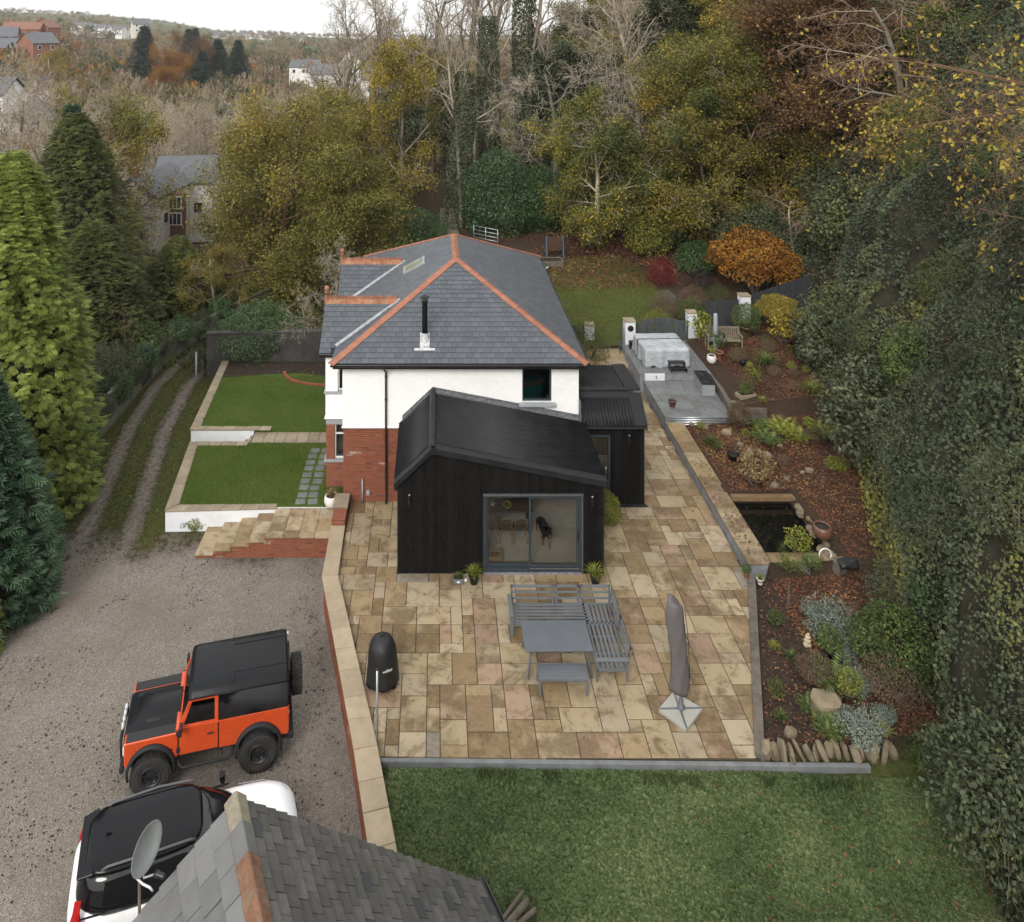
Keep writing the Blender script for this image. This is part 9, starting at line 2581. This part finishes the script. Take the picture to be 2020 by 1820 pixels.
def f_grav(N, r_): X = r_.uniform(-13.5, -1.2, N); Y = r_.uniform(13, 25.3, N); k = (X < wall_x(Y)-.45) & ((fbm(X*.35, Y*.35, None, 3, 12) > .47) | (X > wall_x(Y)-1.1)); return X[k], Y[k], gz(X[k], Y[k])
blades('gravel_leaves', 'small dark leaf scraps scattered over the gravel', 'leaves', f_grav, 5200, .055, .7, leafmat('dark_leaf_scraps', [(0,(.028,.017,.012)),(.7,(.06,.036,.024)),(1,(.10,.055,.03))], .05, .8, .1, 0), 24, flat=True, zoff=.012)
def f_lawns(N, r_): X, Y = in_poly([(-9.6,26.2),(-3.4,26.2),(-3.4,36.8),(-10.2,36.8)], N, r_); k = r_.random(len(X)) < (.10+.9*sstep(31, 37, Y)**2); return X[k], Y[k], np.full(k.sum(), -.05)
litter('lawn_leaves', 'pale fallen leaves on the two front lawns', f_lawns, 1500, .09, 25, lift=.03)
def f_trk(N, r_): X = r_.uniform(-14, -9.3, N); Y = r_.uniform(24, 43, N); k = (X < -9.0-.12*(Y-26)-.28) & (r_.random(N) < .25+.75*sstep(33, 40, Y)); return X[k], Y[k], gz(X[k], Y[k])
litter('track_leaves', 'fallen leaves along the grass track', f_trk, 1500, .085, 26)
def f_bl(N, r_): X, Y, Z = f_back(N, r_); k = r_.random(len(X)) < .12+.88*sstep(42, 47, Y); return X[k], Y[k], Z[k]
litter('upper_lawn_leaves', 'pale fallen leaves on the upper back lawn', f_bl, 3800, .10, 27, lift=.05)
def f_ter(N, r_): X, Y = in_poly([(9.4,30.9),(12.2,30.9),(12.4,33.9),(9.4,33.9)], N, r_); return X, Y, np.full(len(X), TZ0)
litter('terrace_leaves', 'few leaves lying on the slate terrace', f_ter, 60, .07, 28)
def f_cop(N, r_): X, Y = in_poly([(9.45,22.6),(10.05,22.6),(10.05,28),(9.45,28)], N, r_); return X, Y, np.full(len(X), .405)
litter('coping_leaves', 'leaves lying on the pond coping', f_cop, 160, .08, 29)
def f_pond(N, r_): X, Y = in_poly([(10.1,23),(12.1,23),(12.1,25.6),(10.1,25.6)], N, r_); k = r_.random(len(X)) < .2+.8*(Y > 25); return X[k], Y[k], np.full(k.sum(), .165)
litter('pond_leaves', 'leaves floating on the black pond', f_pond, 46, .07, 30, lift=-.004)
def f_fl(N, r_): Y = r_.uniform(44, 60, N); X = r_.uniform(4, 24, N); k = X < foot(Y)+3; return X[k], Y[k], gz(X[k], Y[k])
litter('woodland_litter', 'leaf litter and low growth under the wood edge', f_fl, 26000, .16, 31)
def f_pat(N, r_): X = r_.uniform(-2.8, 9.2, N); Y = r_.uniform(17, 26, N); k = (X > wall_x(Y)+.3) & (X < np.where(Y < 22.5, timber_x(Y), 9.3)) & ~((X > -1.2) & (X < 5.1) & (Y > 22.5)); return X[k], Y[k], np.full(k.sum(), .004)
litter('patio_leaves', 'few stray leaves on the patio paving', f_pat, 70, .06, 32, lift=.004)
def f_und(N, r_): X = r_.uniform(-22, -3.5, N); Y = r_.uniform(38, 60, N); return X, Y, gz(X, Y)
blades('undergrowth', 'low dark undergrowth beneath the trees by the lane', 'undergrowth', f_und, 22000, .30, .35, L_YEW, 33, lean=.9)

# ================================================================ air
hz = NT('haze'); hz.t.nodes.remove(hz.b)
vol = hz.n('VolumePrincipled'); vol.inputs['Color'].default_value = (.92,.94,.97,1); vol.inputs['Density'].default_value = .0002; vol.inputs['Anisotropy'].default_value = .2
hz.l(vol.outputs[0], hz.out.inputs['Volume'])
HAZE_ON = True
if HAZE_ON:
    o = MB().box(-3300, 3300, -180, 3300, -60, 125).build('haze', hz.mat); o['kind'] = 'stuff'
print('objects', len(bpy.data.objects), 'tris', sum(len(m.polygons)*2 for m in bpy.data.meshes))
